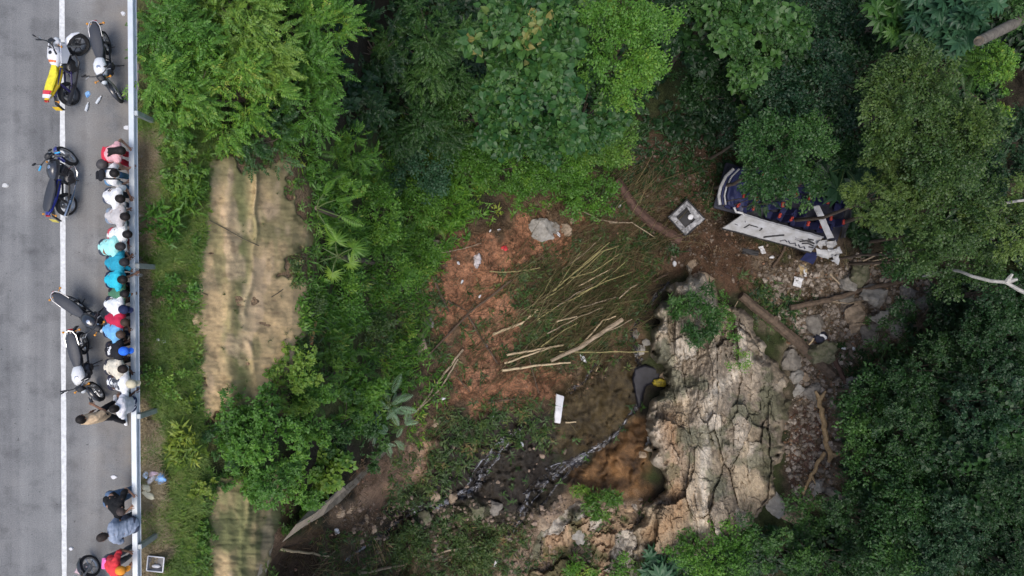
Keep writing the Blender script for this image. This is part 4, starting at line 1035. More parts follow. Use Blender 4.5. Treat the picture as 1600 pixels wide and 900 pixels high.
 (1420, 780, 74, 34.0, 'small', ['mid'], 'tree', 'wide mid green crown above the bottom right trees', dict(n=16, size=1.07, tint=(0, .7))),
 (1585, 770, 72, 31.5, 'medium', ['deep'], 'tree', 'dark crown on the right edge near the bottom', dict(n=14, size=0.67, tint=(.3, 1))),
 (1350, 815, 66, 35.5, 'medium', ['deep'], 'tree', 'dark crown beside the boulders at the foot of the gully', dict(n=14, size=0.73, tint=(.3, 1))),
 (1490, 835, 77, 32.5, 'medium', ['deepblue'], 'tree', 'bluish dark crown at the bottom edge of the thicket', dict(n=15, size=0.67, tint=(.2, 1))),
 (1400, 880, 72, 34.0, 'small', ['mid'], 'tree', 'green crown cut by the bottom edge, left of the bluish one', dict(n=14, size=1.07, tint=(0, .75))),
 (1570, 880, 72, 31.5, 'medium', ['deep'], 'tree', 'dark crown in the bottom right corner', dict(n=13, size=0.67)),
 (1300, 890, 59, 36.5, 'small', ['mid'], 'tree', 'green crown at the bottom edge right of the star leaved plant', dict(n=12, size=1.11, tint=(0, .8))),
 (1220, 870, 59, 37.5, 'medium', ['mid'], 'shrub', 'leafy bush at the bottom edge under the gully boulders', dict(n=12, size=0.63, tint=(0, .8))),
 (1105, 872, 66, 38.0, 'small', ['bright'], 'shrub', 'bright green bush at the foot of the rock outcrop', dict(n=14, size=1.11, flat=.5)),
 (1170, 850, 44, 38.0, 'small', ['mid'], 'shrub', 'green bush at the right foot of the rock outcrop', dict(n=10, size=1.11, flat=.5)),
 (1040, 895, 37, 38.3, 'palmate', ['blue'], 'shrub', 'bluish star leaved plant at the bottom edge below the outcrop', dict(n=7, size=0.99, dens=1.2)),
 (1262, 800, 37, 38.5, 'small', ['mid'], 'shrub', 'low bush among the boulders below the pale roots', dict(n=8, size=1.11, flat=.5)),
 # greenery on the outcrop
 (1085, 490, 46, 36.0, 'weed', ['mid'], 'shrub', 'grassy patch bush on top of the rock outcrop', dict(n=10, size=0.97, flat=.3)),
 (1135, 498, 28, 36.4, 'small', ['bright'], 'shrub', 'narrow bright bush on the right of the outcrop top', dict(n=7, size=0.95, flat=.4, ratio=.7)),
 (1155, 562, 15, 36.4, 'small', ['bright'], 'shrub', 'tiny bush rooted in a crack high on the outcrop', dict(n=5, size=0.79, flat=.4)),
 (935, 790, 33, 38.9, 'weed', ['fresh'], 'shrub', 'bright grassy clump between the two streams and the ledge', dict(n=8, size=0.97, flat=.3)),
 (910, 768, 17, 39.0, 'weed', ['fresh'], 'shrub', 'small bright tuft above the grassy clump by the stream', dict(n=5, size=0.89, flat=.3)),
 (905, 895, 30, 39.4, 'weed', ['bright'], 'shrub', 'grassy bush on the stone ledge at the bottom edge', dict(n=7, size=0.97, flat=.3)),
 (985, 895, 33, 39.2, 'small', ['bright'], 'shrub', 'green bush at the bottom edge right of the stone ledge', dict(n=7, size=1.03, flat=.4)),
 (740, 850, 44, 39.6, 'small', ['weed'], 'shrub', 'dull green scrub below the lower stream', dict(n=9, size=1.03, flat=.4)),
 (640, 850, 41, 37.0, 'small', ['weed'], 'shrub', 'dull scrub with bare twigs left of the lower stream', dict(n=8, size=0.95, flat=.4)),
]
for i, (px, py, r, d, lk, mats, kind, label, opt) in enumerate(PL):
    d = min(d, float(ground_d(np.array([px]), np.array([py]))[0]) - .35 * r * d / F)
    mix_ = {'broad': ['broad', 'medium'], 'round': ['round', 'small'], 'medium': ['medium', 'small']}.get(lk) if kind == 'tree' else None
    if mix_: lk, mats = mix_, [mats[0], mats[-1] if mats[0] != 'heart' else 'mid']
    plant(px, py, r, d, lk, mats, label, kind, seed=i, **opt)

# fan palm with its long stalked leaves
def fan_palm(px, py, d, leaves, label, mat, size, name='palm', kindt='fan'):
    C = Vector(W(px, py, d)); g = drop(C.x, C.y); g = min(g, C.z - .3)
    root = empty(name, (C.x, C.y, g), 0, label, 'palm')
    hc = C.z - g
    m = MB(); m.tube([(0, 0, -.4), (0, 0, hc * .5), (0, 0, hc)], [.12, .1, .08], 8); m.build('trunk', M_bark, root)
    rng = np.random.default_rng(int(px))
    for a, L, sc in leaves:
        a = R(a); tip = Vector((math.cos(a) * L, math.sin(a) * L, .25 * L))
        m = MB(); m.tube([(0, 0, hc), tip * .5 + Vector((0, 0, hc + .15)), tip + Vector((0, 0, hc))], [.025, .02, .012], 5)
        st = m.build('leaf_stalk', LEAF_STALK, root)
        pos = np.array([[tip.x, tip.y, tip.z + hc]]); f = np.array([[math.cos(a), math.sin(a), -.15]]); u = np.array([[rng.normal() * .3, rng.normal() * .3, 1.]])
        v, t, tn = scatter(kindt, pos, f, u, np.array([size * sc]), rng, np.array([.3 + .5 * rng.random()]), .25)
        lf = mesh_np('frond', v, t, LEAF[mat], parent=st, smooth=False, attrs={'tint': ('FLOAT', tn)})
    return root
LEAF_STALK = nmat('leaf_stalk', (.09, .13, .04), .6)
fan_palm(528, 400, 23.6, [(95, .5, 1.0), (150, .9, .9), (200, .7, .85), (255, .6, .8), (25, .6, 1.05), (330, .5, .8)], 'fan palm with pleated round leaves right of the upper netting', 'fresh', .72)
fan_palm(1318, 262, 33, [(90, .4, 1.0), (200, .9, 1.2), (250, 1.2, 1.3), (300, 1.0, 1.1), (20, .8, 1.0), (140, .8, 1.0)], 'dark umbrella leaved palm right of the tree over the bus', 'deepblue', 1.9, kindt='palmate')
fan_palm(495, 325, 22.4, [(20, .7, 1.0), (340, .9, 1.0), (60, .5, .8), (300, .6, .9)], 'small drooping frond palm beside the torn corner of the netting', 'bright', .75, kindt='fern')
fan_palm(608, 630, 30.5, [(20, .3, 1.0), (70, .5, 1.1), (120, .5, 1.0), (340, .5, 1.0), (290, .4, .9), (220, .5, .9)], 'pale frond plant leaning over the reddish bank', 'silver', .8, kindt='fern')

# ---- ground cover nobody could count
def cover(name, kind, mat, n, weight, size, up=.0, seed=1, tint=None, region=(210, -20, 1630, 930), rough=0.15, heading=None):
    rng = np.random.default_rng(seed)
    x0, y0, x1, y1 = region
    a = x0 + (x1 - x0) * rng.random(n * 4); b = y0 + (y1 - y0) * rng.random(n * 4)
    w = weight(a, b); k = np.where(rng.random(len(a)) < w)[0][:n]
    a, b = a[k], b[k]
    d = ground_d(a, b); pos = W(a, b, d)
    eps = 3.
    gx_ = W(a + eps, b, ground_d(a + eps, b)) - pos; gy_ = W(a, b - eps, ground_d(a, b - eps)) - pos
    nr = norm(np.cross(gx_, gy_)); up_v = norm(nr * .5 + np.array([0, 0, .8]) + rng.normal(size=nr.shape) * rough)
    f = norm(np.stack([rng.normal(size=len(a)), rng.normal(size=len(a)), .1 * rng.normal(size=len(a))], 1))
    if heading is not None:
        aa = R(heading) + .3 * rng.normal(size=len(a)) + 3.14159 * (rng.random(len(a)) < .3); f = np.stack([np.cos(aa), np.sin(aa), 0 * aa], 1)
    t0 = None
    if tint is not None: t0 = np.clip(tint[0] + (tint[1] - tint[0]) * (.5 * rng.random(len(a)) + .5 * (.5 + fbm(a / 25, b / 25, 3, seed))), 0, 1)
    sc = size * (d / 30) ** .55 * (.55 + .9 * rng.random(len(a)))
    pos = pos + up_v * up * sc[:, None]
    V, T, tn = scatter(kind, pos, f, up_v, sc, rng, t0)
    o = mesh_np(name, V, T, mat, smooth=False, attrs={'tint': ('FLOAT', tn)})
    return tag(o, kind='stuff')
def inpoly(*polys, holes=(), clump=0):
    def f(a, b):
        m = np.zeros(len(a))
        for p, w, dens in polys: m = np.maximum(m, dens * sstep(-w, w, sdf(p, a, b) + 14 * fbm(a / 30, b / 30, 3, 5)))
        for p in holes: m = m * (1 - sstep(-8, 8, sdf(p, a, b) + 14 * fbm(a / 20, b / 20, 3, 6)))
        if clump: m = m * sstep(-.30, .12, fbm(a / 28, b / 28, 4, 311, .6))
        return m
    return f
VERGE = [(217, -40), (345, -40), (340, 200), (325, 330), (312, 470), (318, 640), (330, 760), (330, 960), (217, 960)]
DUMP = [(226, 732), (264, 732), (268, 765), (250, 780), (238, 800), (226, 798)]
TRAY = [(234, 850), (270, 850), (272, 890), (234, 892)]
def wt(a, b):
    m = (1 - .95 * sstep(-4, 3, sdf(DUMP, a, b))) * (1 - .95 * sstep(-4, 3, sdf(TRAY, a, b))) * sstep(-2, 4, sdf(VERGE, a, b) + 5 * fbm(a / 20, b / 20, 2, 5))
    return m * sstep(-.32, .05, fbm(a / 26, b / 26, 4, 301) + .012 * (a - 245))
cover('grass', 'grass', LEAF['grass'], 15000, wt, .6, seed=2, tint=(.0, .9), region=(214, -20, 350, 920))
cover('grass', 'weed', LEAF['fresh'], 2600, lambda a, b: wt(a, b) * sstep(-.1, .2, fbm(a / 18, b / 18, 3, 333)), .5, seed=3, tint=(.2, 1), region=(225, -20, 350, 920))
DRY = [([(216, 210), (246, 215), (240, 300), (262, 345), (240, 400), (218, 400)], 6, 1), ([(217, 650), (250, 655), (250, 730), (262, 810), (270, 860), (240, 900), (217, 900)], 6, 1), ([(217, 400), (240, 420), (232, 640), (217, 640)], 5, .45), ([(225, 430), (270, 440), (300, 470), (250, 470)], 8, .4)]
cover('dry_grass', 'grass', LEAF['straw'], 4200, inpoly(*DRY), .62, seed=4, tint=(0, .9), region=(214, 150, 330, 920))
FERN = [(480, 210), (700, 200), (745, 330), (690, 400), (660, 450), (650, 560), (600, 680), (470, 640), (470, 480), (505, 380)]
cover('undergrowth', 'weed', LEAF['bright'], 6500, inpoly((FERN, 20, .9), ([(690, 200), (980, 190), (960, 290), (830, 320), (740, 345)], 20, .8), ([(620, 600), (700, 560), (700, 620), (650, 680)], 14, .3), clump=1), .8, seed=5, tint=(0, 1), region=(460, 180, 1000, 700))
cover('undergrowth', 'fern', LEAF['bright'], 420, inpoly((FERN, 10, .7), ([(690, 210), (970, 200), (940, 280), (740, 320)], 20, .4)), .6, up=.15, seed=6, tint=(0, 1), region=(470, 180, 1000, 680))
cover('undergrowth', 'weed', LEAF['weed'], 4600, inpoly(([(790, 420), (860, 400), (920, 370), (1000, 370), (1010, 460), (970, 550), (880, 570), (800, 560)], 40, .55), ([(690, 440), (800, 440), (810, 560), (720, 620)], 20, .10),
     ([(690, 640), (830, 620), (870, 640), (860, 700), (780, 700), (700, 760), (640, 760)], 16, .7), ([(520, 820), (640, 830), (720, 800), (830, 830), (800, 920), (480, 920)], 16, .5),
     ([(600, 700), (690, 690), (700, 780), (600, 810)], 12, .45), ([(880, 270), (1010, 280), (1010, 340), (930, 350)], 12, .5), ([(1160, 430), (1250, 470), (1240, 530), (1190, 510)], 12, .5),
     ([(880, 830), (1010, 790), (1020, 900), (820, 900)], 10, .3), ([(690, 560), (720, 620), (680, 640), (650, 600)], 10, .3), ([(470, 460), (510, 480), (500, 560), (465, 560)], 10, .5), ([(560, 440), (690, 440), (690, 560), (600, 560)], 10, .7)), .8, seed=7, tint=(0, 1), region=(460, 250, 1260, 930))
TOPW = [(340, -160), (1780, -160), (1780, 420), (1340, 390), (1120, 250), (1000, 190), (700, 190), (540, 220), (520, -20), (340, -30)]
LOWR = [(1780, 420), (1780, 1040), (440, 1040), (440, 960), (1000, 960), (1060, 870), (1200, 830), (1330, 800), (1320, 640), (1340, 580), (1440, 500), (1480, 440)]
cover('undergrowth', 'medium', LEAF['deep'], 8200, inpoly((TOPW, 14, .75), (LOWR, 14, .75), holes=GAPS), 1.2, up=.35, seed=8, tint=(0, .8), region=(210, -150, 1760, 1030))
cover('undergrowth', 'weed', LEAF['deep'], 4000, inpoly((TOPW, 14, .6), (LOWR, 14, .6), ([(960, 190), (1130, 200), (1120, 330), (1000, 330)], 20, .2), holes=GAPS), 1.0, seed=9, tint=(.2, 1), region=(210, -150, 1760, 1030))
SCAR = [(660, 390), (760, 320), (900, 280), (1010, 260), (1120, 240), (1180, 380), (1330, 400), (1470, 440), (1420, 540), (1320, 620), (1320, 780), (1230, 790), (1250, 560), (1180, 470), (1060, 400), (1000, 480), (980, 560), (880, 640), (700, 640), (640, 720), (560, 780), (690, 850), (830, 820), (840, 900), (430, 900), (440, 860), (600, 690), (680, 560)]
cover('fallen_twigs', 'twigs', LEAF['litter'], 5200, inpoly((SCAR, 14, .75), ([(560, 430), (690, 430), (690, 640), (600, 640)], 16, .5)), .85, up=.05, seed=10, tint=(.1, 1), region=(420, 180, 1500, 930))
MUD = [(690, 430), (730, 400), (815, 400), (815, 450), (795, 510), (795, 565), (890, 575), (870, 620), (760, 628), (700, 640), (712, 560), (700, 500)]
cover('fallen_leaves', 'weed', LEAF['litter'], 1800, inpoly((SCAR, 14, .6), ([(480, 400), (690, 400), (690, 640), (520, 640)], 16, .4), holes=[MUD], clump=1), .45, seed=11, tint=(0, .9), region=(420, 180, 1500, 930))
def stone_cover(n, weight, size, seed, c0, c1, region, name='gravel'):
    rng = np.random.default_rng(seed); x0, y0, x1, y1 = region
    a = x0 + (x1 - x0) * rng.random(n * 4); b = y0 + (y1 - y0) * rng.random(n * 4)
    k = np.where(rng.random(len(a)) < weight(a, b))[0][:n]; a, b = a[k], b[k]
    pos = W(a, b, ground_d(a, b) - .03); sc = size * (.35 + 1.5 * rng.random(len(a)) ** 3)
    V, T, tn = scatter('stone', pos, norm(rng.normal(size=pos.shape)), norm(rng.normal(size=pos.shape) + np.array([0, 0, 2.])), sc, rng, rng.random(len(a)), 0)
    c = col(*c0)[None] * (1 - tn[:, None]) + col(*c1)[None] * tn[:, None]
    o = mesh_np(name, V, T, M_pebble, smooth=False, attrs={'ground_color': ('FLOAT_COLOR', np.concatenate([c, np.ones((len(c), 1))], 1))})
    return tag(o, kind='stuff')
M_pebble = attr_mat('pebble', 'ground_color', .88, 6, .3, .4, 30.)
BED = [(1190, 420), (1330, 400), (1470, 440), (1420, 530), (1330, 560), (1310, 620), (1300, 770), (1240, 790), (1225, 720), (1245, 590), (1215, 500)]
stone_cover(2600, inpoly((BED, 12, .8)), 1.5, 20, (.13, .105, .08), (.36, .31, .26), (1170, 380, 1490, 810))
stone_cover(1500, inpoly((BED, 12, .8)), .8, 21, (.14, .075, .045), (.3, .2, .13), (1170, 380, 1490, 810))
stone_cover(1600, inpoly(([(520, 790), (700, 770), (830, 800), (900, 770), (1010, 780), (1020, 900), (780, 900), (560, 860)], 10, .6), ([(690, 690), (880, 680), (860, 760), (700, 790)], 10, .06)), 1.2, 22, (.08, .065, .05), (.33, .25, .19), (500, 660, 1040, 910))
stone_cover(1500, inpoly((SCAR, 14, .7), clump=1), .7, 23, (.12, .065, .04), (.34, .2, .13), (420, 180, 1500, 930))

def rim(a, b):
    m = np.zeros(len(a))
    for p in (NET1, NET2): m = np.maximum(m, sstep(13, 2, np.abs(sdf(p, a, b) + 10 * fbm(a / 20, b / 20, 3, 8) + 3)))
    return m * sstep(-.25, .1, fbm(a / 18, b / 18, 3, 315))
cover('undergrowth', 'weed', LEAF['fresh'], 1500, rim, .55, up=.25, seed=31, tint=(0, .8), region=(300, 220, 510, 920))
cover('undergrowth', 'grass', LEAF['weed'], 700, lambda a, b: .25 * np.maximum(sstep(0, 5, sdf(NET1, a, b)), sstep(0, 5, sdf(NET2, a, b))) * sstep(.12, .3, fbm(a / 20, b / 26, 3, 317)), .4, up=.3, seed=32, tint=(0, 1), region=(300, 220, 510, 920))

BR = [(800, 420), (860, 395), (925, 365), (1000, 380), (1008, 460), (965, 545), (880, 572), (790, 585), (830, 520), (815, 460)]
cover('cut_brush', 'cane', LEAF['brush'], 640, inpoly((BR, 36, .8), ([(690, 440), (800, 440), (800, 580), (700, 620)], 16, .14), ([(940, 260), (1040, 290), (1060, 390), (1000, 380)], 16, .35)), 1.0, up=.06, seed=41, tint=(0, 1), region=(680, 250, 1070, 640), heading=36)
cover('cut_brush', 'cane', LEAF['brush'], 420, inpoly(([(640, 640), (830, 620), (880, 650), (850, 700), (700, 720), (640, 760)], 14, .5), ([(440, 850), (640, 830), (830, 830), (800, 910), (440, 910)], 14, .5), ([(1290, 400), (1400, 390), (1440, 430), (1300, 440)], 14, .5), ([(1090, 220), (1140, 240), (1110, 330), (1060, 320)], 14, .4)), .8, up=.05, seed=42, tint=(0, 1), region=(430, 200, 1460, 920))
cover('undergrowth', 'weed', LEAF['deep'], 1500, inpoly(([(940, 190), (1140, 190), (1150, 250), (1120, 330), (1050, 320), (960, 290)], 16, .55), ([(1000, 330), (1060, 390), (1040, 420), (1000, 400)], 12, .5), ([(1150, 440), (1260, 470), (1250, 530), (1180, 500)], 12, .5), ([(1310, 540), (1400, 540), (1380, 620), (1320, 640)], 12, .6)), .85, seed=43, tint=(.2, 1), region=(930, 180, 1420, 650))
stone_cover(1400, inpoly(([(960, 220), (1130, 220), (1130, 330), (1180, 390), (1330, 410), (1300, 450), (1180, 450), (1060, 420), (1000, 340)], 12, .7)), .9, 44, (.05, .035, .025), (.24, .19, .15), (950, 200, 1340, 460))

cover('undergrowth', 'weed', LEAF['weed'], 500, inpoly((BR, 14, .6), clump=1), .7, up=.15, seed=51, tint=(0, 1), region=(770, 350, 1020, 600))
cover('undergrowth', 'weed', LEAF['mid'], 420, inpoly((BR, 14, .25), ([(850, 690), (1000, 560), (1010, 650), (900, 720)], 12, .12), ([(690, 680), (860, 660), (870, 760), (760, 800)], 12, .25), clump=1), .6, up=.2, seed=52, tint=(0, 1), region=(680, 350, 1020, 800))
# ================================================================== PEOPLE
M_EYE = nmat('eye', (.03, .02, .02), .2)
REMESH = []      # (object, voxel, smooth steps) finished together at the end
def blob(segs, name, mat, parent, voxel=.02, smooth=3, extra=None, sub=0):
    """one continuous surface grown from tapered limbs"""
    m = MB()
    for p0, p1, r0, r1 in segs:
        p0, p1 = Vector(p0), Vector(p1)
        ax = p1 - p0
        if ax.length < 1e-4: m.ell(p0, max(r0, r1)); continue
        rot = ax.to_track_quat('Z', 'Y').to_matrix(); L = ax.length; prof = []
        for k in range(5): a = math.pi / 2 * (1 - k / 4.6); prof.append((r0 * math.cos(a), -r0 * math.sin(a)))
        prof.append((r0, 0)); prof.append(((r0 + r1) / 2, L / 2)); prof.append((r1, L))
        for k in range(1, 6): a = math.pi / 2 * (k / 5.4); prof.append((r1 * math.cos(a), L + r1 * math.sin(a)))
        rings = [[p0 + rot @ Vector((r * math.cos(q), r * math.sin(q), z)) for q in [2 * math.pi * j / 14 for j in range(14)]] for r, z in prof]
        m.loft(rings)
    o = m.build(name, mat, parent)
    REMESH.append((o, voxel, smooth, extra))
    return o
def finish_remesh():
    for o, v, s, ex in REMESH:
        md = o.modifiers.new('skin', 'REMESH'); md.mode = 'VOXEL'; md.voxel_size = v; md.use_smooth_shade = True
        sm = o.modifiers.new('smooth', 'SMOOTH'); sm.factor = .5; sm.iterations = s
    dg = bpy.context.evaluated_depsgraph_get()
    out = []
    for o, v, s, ex in REMESH:
        me = bpy.data.meshes.new_from_object(o.evaluated_get(dg)); out.append(me)
    for (o, v, s, ex), me in zip(REMESH, out):
        o.modifiers.clear(); mats = list(o.data.materials); o.data = me
        if not me.materials:
            for q in mats: me.materials.append(q)
        if o.name.startswith(('shirt', 'trousers')):     # creases
            co = np.zeros(len(me.vertices) * 3, np.float32); me.vertices.foreach_get('co', co); co = co.reshape(-1, 3); nr = np.zeros(len(me.vertices) * 3, np.float32); me.vertices.foreach_get('normal', nr); nr = nr.reshape(-1, 3)
            hsh = sum(map(ord, o.name)) * .37
            q = np.abs(fbm(co[:, 0] * 9 + co[:, 2] * 5 + hsh, co[:, 1] * 6 - co[:, 2] * 7 + hsh, 3, 501, .6))
            co = co + nr * (.012 - .035 * q)[:, None]
            me.vertices.foreach_set('co', co.astype(np.float32).ravel()); me.update()
        if ex:                                   # fingers and nose joined into the same body mesh
            import bmesh
            bm = bmesh.new(); bm.from_mesh(me)
            vs = [bm.verts.new(c) for c in ex.V]
            for f in ex.F:
                try: bm.faces.new([vs[i] for i in f]).smooth = True
                except Exception: pass
            bm.to_mesh(me); bm.free()
        me.polygons.foreach_set('use_smooth', [True] * len(me.polygons))

def ik(a, b, l1, l2, pole):
    a, b = Vector(a), Vector(b); dv = b - a; dist = min(max(dv.length, .12), (l1 + l2) * .995); dn = dv.normalized()
    b = a + dn * dist
    c = (l1 * l1 - l2 * l2 + dist * dist) / (2 * dist); h = math.sqrt(max(0, l1 * l1 - c * c))
    pl = Vector(pole); pl = pl - dn * pl.dot(dn)
    pl = pl.normalized() if pl.length > 1e-4 else dn.orthogonal().normalized()
    return a + dn * c + pl * h, b

SK = dict(a=(.36, .20, .13), b=(.27, .14, .085), c=(.17, .085, .05), d=(.10, .05, .032))
_cm = {}
def cmat(kind, c, **k):
    key = (kind, tuple(c))
    if key not in _cm: _cm[key] = nmat(kind, c, k.get('rough', .8), 0, k.get('var', .16), k.get('scale', 14), k.get('bump', .25), .25)
    return _cm[key]
def person(label, fx, py, zref=1.3, hb=.27, lean=50, hl=62, yaw=0, s=1.0, hands=None, shirt=(.7, .7, .68), sleeve='short', trousers=(.03, .035, .05),
           skin='b', hair='short', hairc=(.012, .009, .008), shoes=(.045, .045, .05), mode='lean', head_turn=0, group='people along the guardrail', xr=None, stance=.13, twist=0, extra=None, cap=None, sh_len=1.0):
    Y = (450 - py) * (H - zref) / F
    root = empty('person', (fx, Y, 0), R(yaw), label, 'person', group)
    sk = cmat('skin', SK[skin], rough=.5, var=.06, bump=0)
    st = cmat('cloth', shirt); tr = cmat('trouser_cloth', trousers); hm = cmat('hair', hairc, rough=.6, var=.4, scale=40)
    V3 = Vector
    if mode == 'lean': lean += 4; hb += .05
    up = lambda a: V3((math.sin(R(a)), 0, math.cos(R(a))))
    if mode == 'sit': hipc = V3((-.02, 0, .88)); 
    else: hipc = V3((-hb, 0, .92 * s))
    sh = hipc + up(lean) * .50 * s
    neck = hipc + up(lean) * .545 * s
    headc = neck + up(hl) * .185 * s
    tw = R(twist); side = V3((math.sin(tw), math.cos(tw), 0))
    hipL, hipR = hipc + V3((0, .095 * s, 0)), hipc - V3((0, .095 * s, 0))
    shL, shR = sh + side * .185 * s - V3((0, 0, .02)), sh - side * .185 * s - V3((0, 0, .02))
    if mode == 'sit':
        feet = [V3((.42, .12, .10)), V3((.38, -.12, .10))]
        knees = [V3((.42, .13, .52)), V3((.41, -.13, .52))]
    elif mode == 'stride':
        feet = [V3((.22, .10, .07)), V3((-.34, -.10, .09))]
        knees = [ik(hipL, feet[0], .43 * s, .42 * s, (1, 0, 0))[0], ik(hipR, feet[1], .43 * s, .42 * s, (1, 0, 0))[0]]
    else:
        feet = [V3((-.20, stance, .075)), V3((-.27, -stance, .075))]
        knees = [ik(hipL, feet[0], .43 * s, .43 * s, (1, 0, 0))[0], ik(hipR, feet[1], .43 * s, .43 * s, (1, 0, 0))[0]]
    # hands, in the person's own frame
    if xr is None: xr = railx(Y) - fx
    if hands is None: hands = [(xr - .02, .26, .80), (xr - .02, -.26, .80)]
    HL, HR = [V3(h) - V3((.18 if mode == 'lean' else 0, 0, 0)) for h in hands]
    elL, wrL = ik(shL, HL, .29 * s, .27 * s, (-.3, .8, -.6)); elR, wrR = ik(shR, HR, .29 * s, .27 * s, (-.3, -.8, -.6))
    hr = .098 * s
    face = V3((math.cos(R(head_turn)), math.sin(R(head_turn)), 0)); fdir = (face * math.cos(R(hl * .8)) + V3((0, 0, -1)) * math.sin(R(hl * .8))).normalized()
    hup = up(hl)
    body = [(hipL, hipR, .10 * s, .10 * s), (hipc, sh, .115 * s, .12 * s), (hipL, sh + side * .1, .09 * s, .10 * s), (hipR, sh - side * .1, .09 * s, .10 * s), (shL, shR, .065 * s, .065 * s),
            (sh, neck + up(hl) * .05, .062 * s, .052 * s), (headc - hup * .03, headc + hup * .035, hr * .82, hr), (headc + fdir * .035 - hup * .05, headc + fdir * .05 - hup * .045, .055, .05),
            (hipL, knees[0], .088 * s, .058 * s), (knees[0], feet[0], .055 * s, .036 * s), (hipR, knees[1], .088 * s, .058 * s), (knees[1], feet[1], .055 * s, .036 * s),
            (shL, elL, .05 * s, .04 * s), (elL, wrL, .04 * s, .028 * s), (shR, elR, .05 * s, .04 * s), (elR, wrR, .04 * s, .028 * s)]
    ear = side * (hr * .95)
    ex = MB()
    sideh = hup.cross(fdir).normalized()
    for e in (1, -1): ex.ell(headc + sideh * e * hr * .97, (.02, .02, .03), nu=6, nv=4)
    ex.ell(headc + fdir * (hr + .004) - hup * .015, (.015, .015, .024), nu=6, nv=4)      # nose
    ex.ell(headc + fdir * (hr - .006) - hup * .055, (.022, .022, .008), nu=6, nv=4)      # lips
    for wr, el, e in ((wrL, elL, 1), (wrR, elR, -1)):
        dr = (wr - el).normalized(); fl = V3((dr.x, dr.y, dr.z * .3)).normalized() if mode != 'stride' else dr
        pal = wr + fl * .07; body.append((wr, pal, .030 * s, .036 * s))
        lat = fl.cross(V3((0, 0, 1))).normalized()
        for q, (o, ln) in enumerate(((-.03, .065), (-.01, .078), (.01, .075), (.03, .058))):
            b0 = pal + lat * o; k1 = b0 + fl * (.02 + ln * .5); k2 = k1 + (fl * .6 + V3((0, 0, -.8))).normalized() * ln * .5
            ex.tube([b0, k1, k2], [.0095, .009, .0065], 6)
        b0 = wr + fl * .025 + lat * (.03 * -e); ex.tube([b0, b0 + (fl * .5 - lat * e * .8) * .045, b0 + (fl * .9 - lat * e * .5) * .08], [.011, .01, .008], 6)
    blob(body, 'body', sk, root, .02 * s, 4, ex)
    em = MB()
    for e in (1, -1): em.ell(headc + fdir * (hr * .93) + sideh * e * .034 + hup * .012, .012, nu=6, nv=4)
    em.build('eyes', M_EYE, root)
    # clothes
    g = .014
    hem = hipc - up(lean * .5) * (.06 if mode != 'sit' else .02) * sh_len
    cl = [(hem + V3((0, .075, 0)), sh + side * .10, .098 * s + g, .098 * s + g), (hem - V3((0, .075, 0)), sh - side * .10, .098 * s + g, .098 * s + g), (hipc, sh, .12 * s + g, .12 * s + g), (shL, shR, .066 * s + g, .066 * s + g)]
    for S, E, Wp in ((shL, elL, wrL), (shR, elR, wrR)):
        if sleeve == 'long': cl += [(S, E, .058 + g, .045 + g), (E, E.lerp(Wp, .88), .045 + g, .033 + g * .7)]
        elif sleeve == 'short': cl += [(S, S.lerp(E, .72), .06 + g, .058 + g)]
        else: cl += []
    blob(cl, 'shirt', st, root, .022, 3)
    tl = [(hipL, hipR, .105 + g * .6, .105 + g * .6), (hipL, knees[0], .095 + g * .5, .068 + g * .5), (knees[0], knees[0].lerp(feet[0], .88), .068 + g * .5, .052 + g * .3), (hipR, knees[1], .095 + g * .5, .068 + g * .5), (knees[1], knees[1].lerp(feet[1], .88), .068 + g * .5, .052 + g * .3)]
    blob(tl, 'trousers', tr, root, .022, 3)
    shm = cmat('shoe', shoes, rough=.6)
    for f in feet:
        m = MB(); fd = V3((1, 0, 0))
        rings = []
        for t, w, h in ((-.09, .03, .05), (-.06, .042, .075), (.02, .045, .075), (.10, .05, .05), (.16, .042, .035), (.185, .02, .02)):
            rings.append([f + V3((t, w * math.cos(q), -.075 + h * .5 + h * .5 * math.sin(q) * 1.0 + .0)) for q in [2 * math.pi * k / 10 for k in range(10)]])
        m.loft(rings); m.build('shoe', shm, root)
    # hair or cap
    if cap:
        cm = cmat('cap_cloth', cap)
        blob([(headc - hup * .0 - fdir * .01, headc + hup * .045 - fdir * .005, hr + .012, hr + .012)], 'cap', cm, root, .016, 2)
        m = MB(); bc = headc + fdir * (hr + .045) + hup * .02
        rot = Matrix((fdir, sideh, fdir.cross(sideh))).transposed()
        m.ell(bc, (.075, .075, .010), rot, 12, 6); m.build('cap_brim', cm, root)
    if hair == 'short' and not cap:
        blob([(headc - fdir * .022 - hup * .005, headc + hup * .045 - fdir * .012, hr + .004, hr + .006)], 'hair', hm, root, .016, 2)
    elif hair == 'buzz' and not cap:
        blob([(headc - fdir * .012 + hup * .01, headc + hup * .04 - fdir * .008, hr - .002, hr + .001)], 'hair', hm, root, .014, 2)
    elif hair == 'long':
        b = headc - fdir * .03; nk = neck - fdir * .03; bk = sh - up(lean) * .22 + up(lean - 90) * .13
        mb_ = [(b, headc + hup * .04, hr + .004, hr + .01), (b - fdir * .04, nk + up(lean - 90) * .10, hr * .85, .085)]
        for q in (-.07, 0, .07): mb_.append((nk + up(lean - 90) * .10 + side * q * .5, bk + side * q * 1.3, .055, .022))
        blob(mb_, 'hair', hm, root, .016, 2)
    if extra: extra(root, dict(hip=hipc, sh=sh, neck=neck, head=headc, wrL=wrL, wrR=wrR, up=up, lean=lean, side=side, shL=shL, shR=shR, hup=hup, fdir=fdir, sideh=sideh, hr=hr))
    return root

